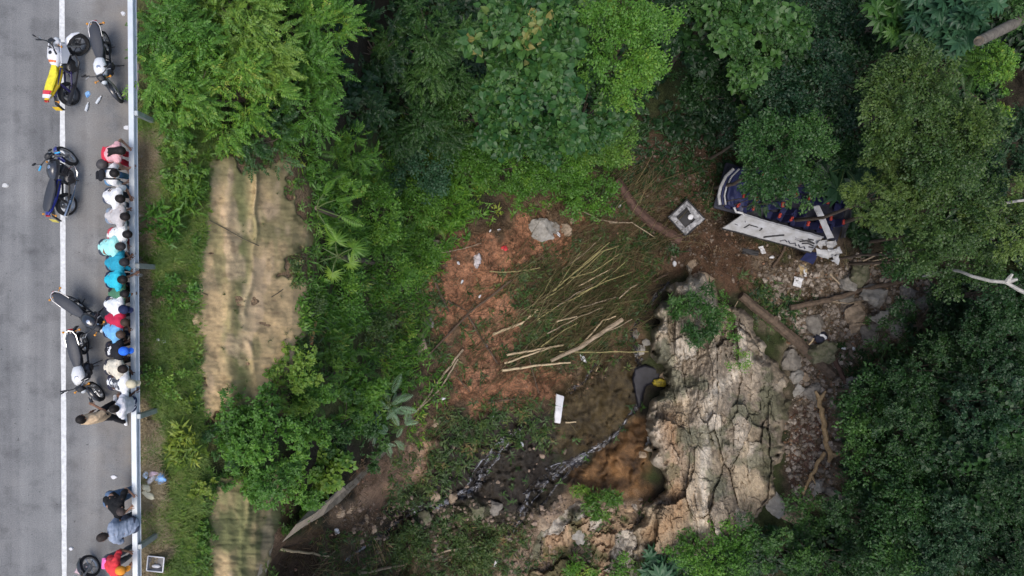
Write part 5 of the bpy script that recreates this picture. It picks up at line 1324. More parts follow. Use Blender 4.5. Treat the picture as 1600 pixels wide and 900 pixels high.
def back_frame(k):
    """origin and axes of the back of the shirt: along the spine, across, outward"""
    out = k['up'](k['lean'] - 90); return k['hip'].lerp(k['sh'], .55) + out * .155, k['up'](k['lean']), Vector((0, 1, 0)), out
def backpack(col_, strap):
    def f(root, k):
        o, a, b, n = back_frame(k); rot = Matrix((a, b, n)).transposed()
        m = MB(); m.box(o - a * .02 + n * .06, (.36, .27, .13), rot, .35); bp = m.build('backpack', cmat('bag_cloth', col_), root)
        m = MB(); m.box(o - a * .09 + n * .135, (.18, .20, .05), rot, .4); m.build('pocket', cmat('bag_cloth', col_), bp)
        for e in (1, -1):
            m = MB(); p = k['sh'] + b * e * .12
            m.tube([o + a * .15 + b * e * .09 + n * .02, p + n * .14 + a * .05, p + a * .15, p + a * .10 - n * .14, o - a * .12 + b * e * .15 - n * .1], .02, 6, .5); m.build('strap', cmat('bag_cloth', strap), root)
    return f
def marks(shapes, mat, name='shirt_print'):
    """strokes of lettering or stripes sewn on the back; shapes: polylines in (along spine, across) metres, radius"""
    def f(root, k):
        o, a, b, n = back_frame(k); m = MB()
        for pts, r in shapes:
            m.tube([o + a * x + b * y + n * (-.012 - .9 * y * y) for x, y in pts], r, 6, .35)
        m.build(name, mat, root)
    return f
def both(*fs):
    def f(root, k):
        for q in fs: q(root, k)
    return f
M_white_print = nmat('white_print', (.75, .75, .75), .7, var=.05); M_black_print = nmat('black_print', (.03, .035, .05), .7)
def long_straps(root, k): pass

F0 = -9.58
M_redcloth = nmat('red_cloth_band', (.55, .02, .05), .8)
person('woman-like long dark haired watcher in a pink top with red lower edge'.replace('woman-like ', ''), F0, 237, lean=44, hl=48, hb=.30, shirt=(.72, .40, .42), sleeve='none', hair='long', skin='a', trousers=(.55, .03, .06), shoes=(.4, .4, .4), hands=[(.24, .20, .80), (.25, -.30, .78)], sh_len=.2, extra=marks([([(-.26, .17), (-.29, .08), (-.30, 0), (-.29, -.08), (-.26, -.17)], .05)], M_redcloth, 'red_hem'))
person('watcher in a white T-shirt and blue jeans with a black backpack', F0 - .12, 273, lean=34, hl=40, hb=.18, shirt=(.74, .72, .70), trousers=(.12, .25, .42), skin='a', hands=[(.3, .22, .80), (.3, -.10, .76)], extra=backpack((.016, .016, .02), (.016, .016, .02)))
person('broad watcher in a plain white shirt with dark hair, arms folded on the rail', F0 - .03, 308, lean=46, hl=52, hb=.30, yaw=-14, shirt=(.76, .76, .76), skin='b', hands=[(.28, .12, .82), (.31, -.22, .80)], trousers=(.06, .07, .10), extra=marks([([(-.02, .10), (.03, .13), (.02, .16)], .012), ([(-.06, .12), (-.01, .13)], .010)], M_black_print))
person('watcher in a beige grey T-shirt with black hair, second beside the white shirts', F0, 337, lean=50, hl=56, shirt=(.50, .47, .46), skin='b', trousers=(.2, .25, .32), yaw=-6, shoes=(.75, .75, .72))
person('slim watcher in a white T-shirt and red shorts, next to the mint green one', F0, 366, lean=52, hl=58, hb=.25, s=.95, shirt=(.78, .78, .76), skin='c', trousers=(.5, .08, .10), shoes=(.75, .75, .72))
person('watcher in a pale mint green shirt, standing farther back from the rail', F0 - .10, 385, lean=52, hl=66, hb=.34, shirt=(.36, .76, .71), skin='b', hands=[(.3, .05, .79), (.36, -.22, .80)], hairc=(.03, .028, .028), trousers=(.05, .06, .08))
person('watcher in a dark teal blue T-shirt with one hand over the rail', F0, 410, lean=48, hl=56, shirt=(.025, .30, .42), skin='b', hands=[(.24, .16, .80), (.36, -.28, .80)], trousers=(.03, .04, .07), hairc=(.02, .018, .02))
person('watcher in a bright cyan long sleeved shirt with arms spread on the rail', F0, 437, lean=44, hl=58, hb=.28, shirt=(.03, .47, .60), sleeve='long', skin='b', hands=[(.27, .26, .80), (.27, -.36, .80)], trousers=(.02, .025, .06), shoes=(.75, .75, .72))
person('watcher in a green camouflage top, partly hidden beneath the cyan sleeve', F0, 459, lean=46, hl=50, hb=.24, s=.92, shirt=(.07, .19, .11), skin='c', sleeve='short', trousers=(.02, .02, .025))
person('watcher in a white T-shirt and navy cap', F0, 480, lean=48, hl=58, hb=.30, shirt=(.77, .77, .76), skin='c', cap=(.018, .025, .07), trousers=(.03, .03, .05), yaw=-12)
person('watcher in a red T-shirt with short brown hair', F0, 501, lean=48, hl=58, hb=.27, shirt=(.50, .022, .065), skin='c', hair='buzz', hairc=(.05, .03, .02), trousers=(.03, .03, .05), yaw=-8)
person('watcher in a light blue T-shirt looking down beside the red shirt', F0, 520, lean=46, hl=50, hb=.33, shirt=(.17, .42, .70), skin='c', hair='buzz', hairc=(.08, .05, .035), trousers=(.02, .025, .06), hands=[(.22, .10, .80), (.24, -.25, .80)], yaw=-10)
person('watcher in a black hooded top with white print and a bright blue cap', F0, 548, lean=46, hl=56, hb=.27, shirt=(.014, .014, .018), sleeve='short', skin='d', cap=(.03, .16, .72), trousers=(.02, .02, .03),
       extra=marks([([(.06, .10), (.10, .06), (.06, .04)], .014), ([(.0, .08), (.05, .02), (.0, -.02)], .014), ([(-.04, .02), (.04, -.04)], .016), ([(-.04, -.04), (.03, -.10), (.06, -.06)], .016), ([(-.08, -.02), (-.07, -.12)], .012), ([(-.1, .06), (-.06, .06)], .010)], M_white_print))
person('watcher in a cream T-shirt with both hands on the rail', F0, 576, lean=48, hl=54, hb=.30, shirt=(.66, .60, .48), skin='d', hair='short', hairc=(.02, .013, .01), trousers=(.04, .04, .05))
J = []
for x in (.13, .055, -.02): J += [([(x - .005, .12), (x, .0), (x - .01, -.12)], .013), ([(x - .045, .11), (x - .04, .02)], .011)]
for q in range(3): J.append(([(.10 - .09 * q, .10 - .07 * q), (.04 - .09 * q + .05, .085 - .07 * q - .02)], .012))
J += [([(.18, .15), (.185, -.15)], .017), ([(.155, .13), (.16, -.13)], .008), ([(-.1, .10), (-.15, .06), (-.18, 0), (-.15, -.06), (-.1, -.10)], .013), ([(-.08, .13), (-.13, .09)], .010), ([(-.08, -.13), (-.13, -.09)], .010)]
person('watcher in a white sports jersey with dark stripes and a cream cap', F0 + .12, 600, lean=56, hl=66, hb=.34, shirt=(.72, .73, .75), skin='d', cap=(.58, .52, .36), trousers=(.03, .03, .05), hands=[(.18, .24, .80), (.24, -.28, .78)], sh_len=1.6, extra=marks(J, M_black_print, 'jersey_print'))
person('person in a white T-shirt and navy trousers sitting upright on the rail', railx(-3.1) - .03, 637, zref=1.4, mode='sit', lean=0, hl=14, yaw=176, s=.92, xr=0, shirt=(.72, .70, .72), skin='c', trousers=(.02, .03, .08), hands=[(.2, .22, .92), (.25, -.2, .90)], shoes=(.3, .3, .3))
def phone(root, k):
    m = MB(); c = k['wrR'] + Vector((.15, .03, .06)); rot = Matrix.Rotation(R(-20), 3, 'Y'); m.box(c, (.15, .075, .010), rot, .2)
    ph = m.build('held_phone', nmat('phone_glass', (.01, .01, .012), .15), None); ph.location = root.matrix_world @ Vector((0, 0, 0))
    ph.location = root.location; ph.rotation_euler = root.rotation_euler; ph.name = 'phone'
    tag(ph, 'black phone held up by the person in the tan shirt', 'phone')
person('person in a loose tan shirt and black trousers walking along the road holding a phone', -10.17, 657, zref=1.5, mode='stride', lean=4, hl=14, hb=.02, yaw=98, shirt=(.55, .40, .25), sleeve='short', skin='b', trousers=(.018, .018, .022), shoes=(.78, .78, .78), hands=[(.12, .24, .85), (.30, -.06, 1.18)], sh_len=2.2, extra=phone, xr=0, group='people on the road')
person('watcher in a black T-shirt crouched over the rail near the dumped bags', F0, 794, lean=52, hl=40, hb=.33, yaw=-16, shirt=(.010, .010, .011), skin='a', hair='buzz', hairc=(.06, .045, .04), trousers=(.1, .16, .26), hands=[(.28, .22, .80), (.30, -.14, .80)])
person('person in a grey blue T-shirt sitting on the rail with back to the ravine', railx(-5.95), 827, zref=1.2, mode='sit', lean=34, hl=40, yaw=192, shirt=(.28, .33, .42), skin='b', trousers=(.05, .06, .09), hands=[(.36, .22, .80), (.34, -.16, .78)], hairc=(.03, .022, .018), shoes=(.6, .6, .6), xr=0)
person('watcher in a bright red and pink top leaning on the rail beside the motorcycle', F0, 889, lean=44, hl=60, hb=.34, shirt=(.72, .05, .06), skin='b', trousers=(.12, .12, .13), hands=[(.26, .22, .80), (.22, -.18, .80)], cap=(.75, .28, .03),
       extra=marks([([(-.19, .17), (-.15, .06), (-.17, -.08)], .05), ([(-.10, .16), (-.12, .1)], .03)], nmat('pink_cloth', (.80, .16, .45), .8), 'shirt_panel'))
finish_remesh()
# ================================================================== MOTORCYCLES
M_tyre = nmat('tyre_rubber', (.018, .018, .019), .85, bump=.3, scale=30)
M_black = nmat('black_plastic', (.014, .014, .016), .45)
M_seat = nmat('black_vinyl', (.035, .038, .046), .5, bump=.15, scale=40)
M_alloy = nmat('alloy', (.42, .43, .44), .35, .8, .2)
M_dark = nmat('dark_metal', (.06, .06, .065), .4, .6)
M_chrome = nmat('chrome', (.7, .7, .7), .15, 1)
M_glass = nmat('headlamp_glass', (.55, .58, .6), .1)
M_red = nmat('red_lens', (.4, .015, .015), .3)
M_amber = nmat('amber_lens', (.6, .25, .02), .3)
def ring(x, zc, w, h, n=12, p=2.4):
    out = []
    for k in range(n):
        a = 2 * math.pi * k / n; c, s_ = math.cos(a), math.sin(a)
        out.append(Vector((x, w * abs(c) ** (2 / p) * (1 if c >= 0 else -1), zc + h * abs(s_) ** (2 / p) * (1 if s_ >= 0 else -1))))
    return out
def moto(label, px, py, heading, tank, side, seat=None, steer=0, lean=9, sport=False, rack=False, tank2=None, tail=None, plate=None, fork_c=None, tw=1.0, stripe=None, scale=1.0, gloves=None):
    """px,py: photo pixel of the ground point midway between the wheels"""
    c = W(px, py, H)
    root = empty('motorcycle', (c[0], c[1], .006), 0, label, 'motorcycle', 'motorcycles parked on the hard shoulder')
    root.rotation_euler = (R(-lean), 0, R(heading)); root.rotation_mode = 'XYZ'; root.scale = (scale,) * 3
    paint = lambda n, c_: nmat(n, c_, .28, 0, .06, 5, coat=.6)
    Mt = paint('tank_paint', tank); Ms = paint('side_paint', side); Mtail = paint('tail_paint', tail or side)
    xr, xf, rw = -.64, .66, .30
    w = .075 * tw
    def wheel(parent, cx):
        t = .105 if not sport else .13
        m = MB(); prof = [(rw - .075, -.04 * tw), (rw - .05, -w * .8), (rw - .015, -w * .6), (rw, 0), (rw - .015, w * .6), (rw - .05, w * .8), (rw - .075, .04 * tw)]
        m.lathe((cx, 0, rw), prof, (0, 1, 0), 28, True)
        whl = m.build('wheel', M_tyre, parent)
        m = MB(); m.lathe((cx, 0, rw), [(rw - .10, -.03), (rw - .07, -.043 * tw), (rw - .07, .043 * tw), (rw - .10, .03)], (0, 1, 0), 28, True)
        for k in range(6):
            a = k * math.pi / 3; dv = Vector((math.cos(a), 0, math.sin(a)))
            m.tube([Vector((cx, 0, rw)) + dv * .03, Vector((cx, 0, rw)) + dv * (rw - .085)], .013, 6)
        m.lathe((cx, 0, rw), [(.04, -.06), (.04, .06)], (0, 1, 0), 12)
        m.build('rim', M_dark if sport else M_alloy, whl)
        m = MB(); m.lathe((cx, .07, rw), [(.12, -.003), (.12, .003), (.05, .003), (.05, -.003)], (0, 1, 0), 20, True); m.build('brake_disc', M_alloy, whl)
    wheel(root, xr)
    # steering assembly
    hd = Vector((.40, 0, .82)); st = empty('steering', hd); st.parent = root; st.rotation_euler = (0, 0, R(steer))
    sub = lambda o: o
    def rel(v): return Vector(v) - hd
    class Off: pass
    fw = MB(); prof = [(rw - .075, -.035), (rw - .05, -.05), (rw - .012, -.035), (rw, 0), (rw - .012, .035), (rw - .05, .05), (rw - .075, .035)]
    if sport: prof = [(r, o * 1.5) for r, o in prof]
    fw.lathe(rel((xf, 0, rw)), prof, (0, 1, 0), 28, True); fwo = fw.build('front_wheel', M_tyre, st)
    m = MB(); cw = rel((xf, 0, rw)); m.lathe(cw, [(rw - .10, -.025), (rw - .07, -.035), (rw - .07, .035), (rw - .10, .025)], (0, 1, 0), 28, True)
    for k in range(6):
        a = k * math.pi / 3; dv = Vector((math.cos(a), 0, math.sin(a))); m.tube([cw + dv * .03, cw + dv * (rw - .085)], .012, 6)
    m.lathe(cw, [(.035, -.055), (.035, .055)], (0, 1, 0), 12); m.build('front_rim', M_dark if sport else M_alloy, fwo)
    m = MB(); m.lathe(cw + Vector((0, .06, 0)), [(.13, -.003), (.13, .003), (.06, .003), (.06, -.003)], (0, 1, 0), 20, True); m.build('brake_disc', M_alloy, fwo)
    m = MB()
    for e in (1, -1): m.tube([rel((xf, e * .075, rw)), rel((.52, e * .08, .62)), rel((.42, e * .08, .92))], [.022, .026, .026], 8)
    m.build('fork', fork_c or M_alloy, st)
    m = MB(); arc = [rel((xf + (rw + .025) * math.cos(a), 0, rw + (rw + .025) * math.sin(a))) for a in [R(q) for q in (25, 55, 85, 115, 140)]]
    m.tube(arc, [.03, .055, .06, .055, .03], 8, .35); m.build('mudguard', Ms if not sport else Mt, st)
    m = MB(); m.tube([rel((.30, .36, 1.02)), rel((.36, .26, 1.03)), rel((.42, .10, 1.0)), rel((.42, -.10, 1.0)), rel((.36, -.26, 1.03)), rel((.30, -.36, 1.02))], .014, 8); m.build('handlebar', M_black, st)
    for e in (1, -1):
        m = MB(); m.tube([rel((.355, e * .25, 1.03)), rel((.295, e * .37, 1.02))], .021, 8); m.build('grip', gloves or M_black, st)
        m = MB(); m.tube([rel((.38, e * .22, 1.03)), rel((.40, e * .32, 1.02))], .009, 6); m.build('brake_lever', M_alloy, st)
        m = MB(); m.tube([rel((.36, e * .2, 1.03)), rel((.38, e * .26, 1.16))], .007, 6); m.ell(rel((.38, e * .28, 1.19)), (.018, .06, .04)); m.build('mirror', M_black, st)
    m = MB(); m.ell(rel((.52, 0, .86)), (.09, .085, .095)); hl_ = m.build('headlight', M_black if not sport else Mt, st)
    m = MB(); m.ell(rel((.565, 0, .86)), (.06, .07, .08)); m.build('lens', M_glass, hl_)
    m = MB(); m.loft([ring(.44, .955, .08, .02), ring(.52, .975, .075, .03), ring(.57, .94, .06, .03)]); ms = MB(); 
    hs = [[rel(p) for p in r] for r in (ring(.40, .98, .08, .02), ring(.47, 1.0, .085, .03), ring(.55, .96, .07, .03))]
    q = MB(); q.loft(hs); q.build('instrument_cluster', M_black, st)
    for e in (1, -1):
        m = MB(); m.tube([rel((.47, e * .07, .84)), rel((.48, e * .17, .84))], .008, 6); m.ell(rel((.48, e * .19, .84)), (.03, .03, .022)); m.build('indicator', M_amber, st)
    # tank
    m = MB(); tkw = .15 if not sport else .17
    m.loft([ring(-.10, .76, .07, .05), ring(-.04, .79, .11, .09), ring(.10, .82, tkw, .12), ring(.24, .83, tkw, .12), ring(.36, .80, .12, .09), ring(.42, .77, .06, .05)])
    tk = m.build('fuel_tank', Mt, root)
    m = MB(); m.lathe((.20, 0, .945), [(.045, -.01), (.045, .012), (.03, .016)], (0, 0, 1), 14); m.build('filler_cap', M_chrome if not sport else M_black, tk)
    if sport:
        for e in (1, -1):
            m = MB(); m.loft([[Vector((x, e * (y + q2 * .02), z)) for x, y, z in ((.0, .13, .74), (.25, .19, .84), (.48, .16, .86), (.50, .15, .70), (.30, .19, .58), (.05, .15, .60))] for q2 in (0, 1)])
            m.build('tank_shroud', Mt, root)
    if stripe:
        m = MB(); m.loft([ring(x, z + .006, w_ * 1.02, h_ * 1.02) for x, z, w_, h_ in ((-.02, .80, .11, .09), (.03, .81, .13, .10))]); m.build('tank_band', paint('band_paint', stripe), root)
    # seat
    m = MB(); sw = .13 if not sport else .12
    m.loft([ring(-.90, .845 if not sport else .92, .06, .025), ring(-.80, .84 if not sport else .90, sw * .95, .045), ring(-.55, .82 if not sport else .85, sw * 1.08, .055), ring(-.30, .79, sw * 1.05, .055), ring(-.12, .79, sw * .72, .05), ring(-.06, .81, .06, .03)])
    m.build('seat', seat or M_seat, root)
    m = MB(); m.loft([ring(-.98, .80 if not sport else .92, .05, .03), ring(-.85, .77 if not sport else .84, .10, .05), ring(-.55, .70, .115, .07), ring(-.25, .66, .11, .08), ring(-.05, .64, .08, .06)]); m.build('tail_fairing', Mtail, root)
    m = MB(); m.box((-1.0, 0, .78 if not sport else .90), (.05, .12, .06), None, .3); m.build('tail_light', M_red, root)
    m = MB(); m.tube([Vector((-.80, 0, .68)), Vector((-1.0, 0, .60)), Vector((-1.08, 0, .40))], [.06, .065, .06], 8, .3); m.build('rear_mudguard', M_black, root)
    if stripe:
        for nm, x0, x1, cc in (('tail_band', -.74, -.84, (.62, .03, .05)), ('tail_tip', -.84, -.93, (.74, .74, .76))):
            m = MB(); m.loft([ring(x0, .905, .125, .055), ring(x1, .925, .10, .05)]); m.build(nm, paint(nm + '_paint', cc), root)
    if plate:
        m = MB(); m.box((-1.10, 0, .58), (.012, .21, .13), Matrix.Rotation(R(25), 3, 'Y'), .2); m.build('number_plate', nmat('plate_yellow', plate, .5, var=.08), root)
    for e in (1, -1):
        m = MB(); m.tube([Vector((-.95, e * .08, .74)), Vector((-.97, e * .17, .74))], .008, 6); m.ell((-.97, e * .19, .74), (.03, .03, .022)); m.build('indicator', M_amber, root)
    if rack:
        m = MB()
        for e in (1, -1): m.tube([Vector((-.60, e * .145, .82)), Vector((-.84, e * .135, .86)), Vector((-.95, e * .08, .87)), Vector((-.98, 0, .87))], .012, 6)
        m.build('grab_rail', M_chrome, root)
    # engine, frame, exhaust
    m = MB(); m.box((.05, 0, .38), (.34, .24, .24), None, .2); m.box((.16, 0, .55), (.17, .2, .22), Matrix.Rotation(R(20), 3, 'Y'), .15)
    for k in range(4): m.box((.16 + .02 * k, 0, .48 + .045 * k), (.22, .235, .014), Matrix.Rotation(R(20), 3, 'Y'))
    m.lathe((.0, -.14, .38), [(.1, -.03), (.1, .02), (.07, .03)], (0, -1, 0), 16); m.lathe((.0, .14, .38), [(.09, -.03), (.09, .02), (.06, .03)], (0, 1, 0), 16)
    m.build('engine', M_dark, root)
    m = MB()
    for e in (1, -1):
        m.tube([Vector((xr, e * .1, rw)), Vector((-.1, e * .1, .40))], .025, 8)
        m.tube([Vector((-.15, e * .1, .42)), Vector((-.1, e * .1, .70)), Vector((-.85, e * .08, .74))], .02, 6)
        m.tube([Vector((xr + .02, e * .125, rw + .03)), Vector((-.5, e * .12, .68))], .03, 8)
    m.tube([Vector((.40, 0, .84)), Vector((.34, 0, .55)), Vector((.22, 0, .28)), Vector((-.1, 0, .25))], .022, 8)
    m.build('frame', M_black if not sport else paint('frame_paint', side), root)
    m = MB(); m.tube([Vector((.25, -.1, .5)), Vector((.36, -.11, .34)), Vector((.2, -.13, .22)), Vector((-.3, -.15, .26)), Vector((-.45, -.17, .32)), Vector((-.95, -.19, .46))], [.02, .02, .022, .024, .045, .05], 8); m.build('exhaust', M_chrome if not sport else M_dark, root)
    for e in (1, -1):
        m = MB(); m.tube([Vector((.0, e * .13, .33)), Vector((.0, e * .30, .32))], .014, 6); m.build('footpeg', M_black, root)
        m = MB(); m.tube([Vector((-.45, e * .12, .42)), Vector((-.47, e * .27, .43))], .012, 6); m.build('rear_footpeg', M_black, root)
    m = MB(); m.tube([Vector((-.05, .12, .30)), Vector((-.12, .30, .05))], .012, 6); m.build('side_stand', M_dark, root)
    T = Matrix.Translation(hd) @ Matrix.Rotation(R(steer), 4, 'Z')
    for o in list(st.children):
        o.data.transform(T)
        for c2 in o.children: c2.data.transform(T)
        o.parent = root
    bpy.data.objects.remove(st)
    return root
moto('white sports style motorcycle with yellow and red tail and yellow plate', 127, 114, 84, (.74, .74, .76), (.022, .016, .09), sport=True, steer=-28, lean=13, tail=(.72, .50, .02), plate=(.75, .48, .02), tw=1.35, seat=nmat('seat_yellow', (.72, .62, .03), .5), stripe=(.7, .16, .03))
moto('black seated motorcycle with a white tank parked next to the guardrail, facing down the picture', 177, 112, -82, (.72, .73, .74), (.02, .02, .022), rack=True, steer=20, lean=9)
moto('blue and black motorcycle standing across the white line, blue hand guards', 124, 284, 82, (.03, .032, .04), (.012, .022, .22), steer=44, lean=12, tw=1.15, plate=(.6, .5, .1), gloves=nmat('blue_rubber', (.03, .33, .6), .6))
moto('all black motorcycle with a round silver filler cap, parked slantwise behind the red shirt', 158, 499, -37, (.016, .018, .024), (.016, .016, .018), rack=True, steer=6, lean=8)
moto('black seated motorcycle with a white tank, parked near the walking person', 144, 573, -79, (.72, .72, .71), (.02, .02, .022), rack=True, steer=24, lean=9)
moto('black motorcycle with a red seat cover cut off by the bottom edge', 160, 915, 86, (.02, .02, .022), (.03, .03, .032), steer=38, lean=10, seat=nmat('seat_red', (.45, .03, .04), .6))
# ================================================================== THE WRECK
M_bus_white = nmat('dirty_white_panel', (.55, .56, .58), .5, 0, .22, 2.2, .25, col2=(.33, .32, .30))
M_navy = nmat('navy_paint', (.02, .026, .085), .5, 0, .3, 3, .2)
M_navyseat = nmat('navy_seat_cloth', (.014, .018, .075), .85, 0, .3, 8, .3)
M_headrest = nmat('red_headrest', (.42, .05, .035), .75, 0, .2, 10, .2)
M_gap_black = nmat('dark_gap', (.02, .02, .022), .7)  # near-black: shade inside openings put into the colour, also plain dark parts
M_trim = nmat('grey_trim', (.3, .31, .33), .5, .3)
M_busfloor = nmat('bus_floor', (.022, .024, .04), .7, 0, .4, 4, .3)
BA = -15.5                                     # the bus lies along this heading in plan
bc = Vector(W(1225, 322, 39.2)); gz_ = drop(bc.x, bc.y)
bus = empty('wrecked_bus', (bc.x, bc.y, bc.z - .5), R(BA), 'wrecked white and navy bus with its roof torn off, seats showing, under the tree', 'bus')
# local frame: x along the bus (front at -x, left in the picture), y across (+y up in the picture), z up
m = MB(); m.box((0, .3, -.1), (7.4, 2.7, .22), None, .3); m.box((0, .3, -.55), (6.9, 2.3, .8), None, .1); m.build('floor', M_busfloor, bus)
rng_ = random.Random(4)
for i in range(9):
    for j, yy_ in enumerate((-.72, -.22, .72, 1.25)):
        if rng_.random() < .12: continue
        x = -2.9 + i * .74 + rng_.uniform(-.1, .1); y = yy_ + rng_.uniform(-.06, .06); tilt = R(rng_.uniform(-22, 30)); yaw = R(rng_.uniform(-14, 14))
        s_ = empty('seat_tmp'); Mx = Matrix.Translation((x, y, .0)) @ Matrix.Rotation(yaw, 4, 'Z')
        m = MB(); m.box((0, 0, .42), (.46, .45, .14), None, .35); m.box((.23, 0, .80), (.13, .45, .78), Matrix.Rotation(tilt * .4 + R(14), 3, 'Y'), .35); m.box((0, 0, .2), (.3, .35, .36), None, .1)
        so_ = m.build('seat', M_navyseat, bus); so_.data.transform(Mx)
        m = MB(); m.box((.33 + tilt * .25, 0, 1.24), (.13, .30, .20), Matrix.Rotation(tilt * .4 + R(14), 3, 'Y'), .4)
        h_ = m.build('headrest', M_headrest if rng_.random() < .8 else M_navyseat, so_); h_.data.transform(Mx)
        bpy.data.objects.remove(s_)
Mi = bus.matrix_world.inverted() if False else (Matrix.Translation(bus.location) @ Matrix.Rotation(R(BA), 4, 'Z')).inverted()
def loc(px, py, d): return Mi @ Vector(W(px, py, d))
def sheet(name, corners, nu, nv, dent, mat, parent, thick=.05, seed=1):
    """a bent metal sheet: corners (top-left, top-right, bottom-right, bottom-left) as local points"""
    a, b, c, e = corners; V = []; n_ = (b - a).cross(e - a).normalized()
    if n_.z < 0: n_ = -n_
    for j in range(nv + 1):
        for i in range(nu + 1):
            u, v = i / nu, j / nv
            p = a.lerp(b, u).lerp(e.lerp(c, u), v)
            k = float(fbm(np.array([u * nu / 3.]), np.array([v * nv / 3. + seed * 9.]), 3, seed)[0])
            V.append(p + n_ * (dent * k))
    k0 = len(V); V2 = V + [p - n_ * thick for p in V]; Fs = []; w_ = nu + 1
    for j in range(nv):
        for i in range(nu):
            q = j * w_ + i; Fs.append((q, q + w_, q + w_ + 1, q + 1)); Fs.append((q + k0, q + 1 + k0, q + w_ + 1 + k0, q + w_ + k0))
    rim = [i for i in range(nu)] + [nu + j * w_ for j in range(nv)] + [nv * w_ + i for i in range(nu, 0, -1)] + [j * w_ for j in range(nv, 0, -1)]
    for q in range(len(rim)): a_, b_ = rim[q], rim[(q + 1) % len(rim)]; Fs.append((a_, b_, b_ + k0, a_ + k0))
    m = MB(); m.add(V2, Fs); return m.build(name, mat, parent, angle=25)
TL, TR, BR, BL = loc(1161, 335, 38.4), loc(1286, 371, 38.4), loc(1267, 394, 39.5), loc(1129, 356, 39.5)
panel = sheet('side_panel', [TL, TR, BR, BL], 40, 8, .06, M_bus_white, bus, .06, 3)
def onp(u, v, up=.05):
    p = TL.lerp(TR, u).lerp(BL.lerp(BR, u), v); n_ = (TR - TL).cross(BL - TL).normalized(); n_ = n_ if n_.z > 0 else -n_
    k = float(fbm(np.array([u * 40 / 3.]), np.array([v * 8 / 3. + 27.]), 3, 3)[0]) * .06
    return p + n_ * (k + up)
def pstroke(pts, r, name, mat):
    m = MB(); m.tube([onp(u, v, .004 + r * .12) for u, v in pts], r, 6, .25); return m.build(name, mat, panel)
for quad in ([(.17, .40), (.34, .40), (.34, .46), (.17, .46)], [(.17, .46), (.19, .46), (.19, .70), (.17, .70)], [(.33, .46), (.345, .46), (.345, .60), (.33, .60)]):
    m = MB(); m.plate([onp(u, v, .01) for u, v in quad[::-1]], .008); m.build('hatch_outline', M_gap_black, panel)
pstroke([(.44, .88), (.50, .70), (.56, .50), (.60, .42)], .07, 'torn_gap', M_gap_black)  # dark diagonal stroke laid on the panel, no hole is cut
for pts, r in (([(.62, .84), (.66, .72), (.70, .80)], .045), ([(.70, .70), (.74, .84), (.78, .72), (.81, .86)], .05), ([(.82, .74), (.86, .88), (.89, .78), (.92, .9)], .05), ([(.73, .42), (.83, .42)], .03), ([(.74, .50), (.82, .52)], .022), ([(.05, .60), (.09, .62)], .03), ([(.10, .30), (.12, .36)], .02)):
    pstroke(pts, r, 'painted_lettering', nmat('panel_lettering', (.04, .04, .05), .6))
for pts, r in (([(.80, .55), (.86, .40), (.96, .42)], .07), ([(.84, .62), (.90, .52), (.97, .56)], .06), ([(.86, .30), (.93, .28)], .05), ([(.93, .70), (.98, .66)], .05)):
    pstroke(pts, r, 'broken_window_gap', M_gap_black)  # dark strokes on the panel stand in for shade inside the window slots
m = MB(); m.tube([onp(u, -.03, .03) for u in np.linspace(0, 1, 20)], .05, 6); m.build('window_sill_rail', M_trim, bus)
m = MB(); m.tube([onp(u, 1.03, -.02) for u in np.linspace(0, 1, 20)], .06, 6); m.build('skirt_edge', M_gap_black, bus)
sheet('skirt_panel', [loc(1262, 392, 39.7), loc(1280, 396, 39.7), loc(1270, 412, 40.4), loc(1250, 406, 40.4)], 6, 4, .1, M_navy, bus, .05, 6)
# bowed front: curved windscreen surround
arc = [(1146, 264), (1134, 276), (1126, 292), (1123, 306), (1125, 320)]
for off, r, mat, nm in ((0, .09, M_bus_white, 'front_surround'), (5, .06, M_navy, 'front_surround_band'), (9, .05, M_bus_white, 'front_surround'), (15, .12, M_navy, 'front_surround_band')):
    m = MB(); m.tube([loc(x + off, y, 37.8 + .02 * off) for x, y in arc], r, 8); m.build(nm, mat, bus)
sheet('front_cowl', [loc(1142, 270, 38.0), loc(1175, 280, 38.6), loc(1165, 335, 38.9), loc(1136, 318, 38.3)], 10, 10, .2, M_navy, bus, .06, 9)
m = MB(); m.tube([loc(x, y, 38.0) for x, y in ((1147, 324), (1150, 331), (1160, 333), (1163, 337))], .07, 8); m.build('bent_pillar', M_bus_white, bus)
sheet('roof_strip', [loc(1270, 322, 36.9), loc(1281, 322, 36.9), loc(1303, 371, 38.0), loc(1293, 374, 38.0)], 3, 16, .12, M_bus_white, bus, .05, 12)
for i, (q, sd, dn) in enumerate(([[(1277, 378), (1292, 373), (1296, 383), (1280, 388)], 21, .2], [[(1293, 380), (1306, 374), (1308, 386), (1295, 391)], 23, .25], [[(1275, 388), (1295, 392), (1294, 404), (1276, 401)], 25, .22], [[(1294, 390), (1313, 386), (1314, 398), (1293, 404)], 27, .25], [[(1302, 400), (1313, 399), (1308, 412), (1300, 409)], 29, .2])):
    sheet('crumpled_panel', [loc(x, y, 38.4 + .12 * k) for k, (x, y) in enumerate(q)], 6, 6, dn, M_bus_white, bus, .03, sd)
sheet('far_wall', [loc(1160, 262, 38.2), loc(1330, 300, 38.2), loc(1334, 312, 39.4), loc(1158, 272, 39.4)], 20, 4, .15, M_navy, bus, .06, 14)
sheet('rear_wall', [loc(1324, 318, 38.4), loc(1332, 318, 38.4), loc(1322, 372, 39.0), loc(1312, 372, 39.0)], 4, 10, .2, M_gap_black, bus, .06, 15)

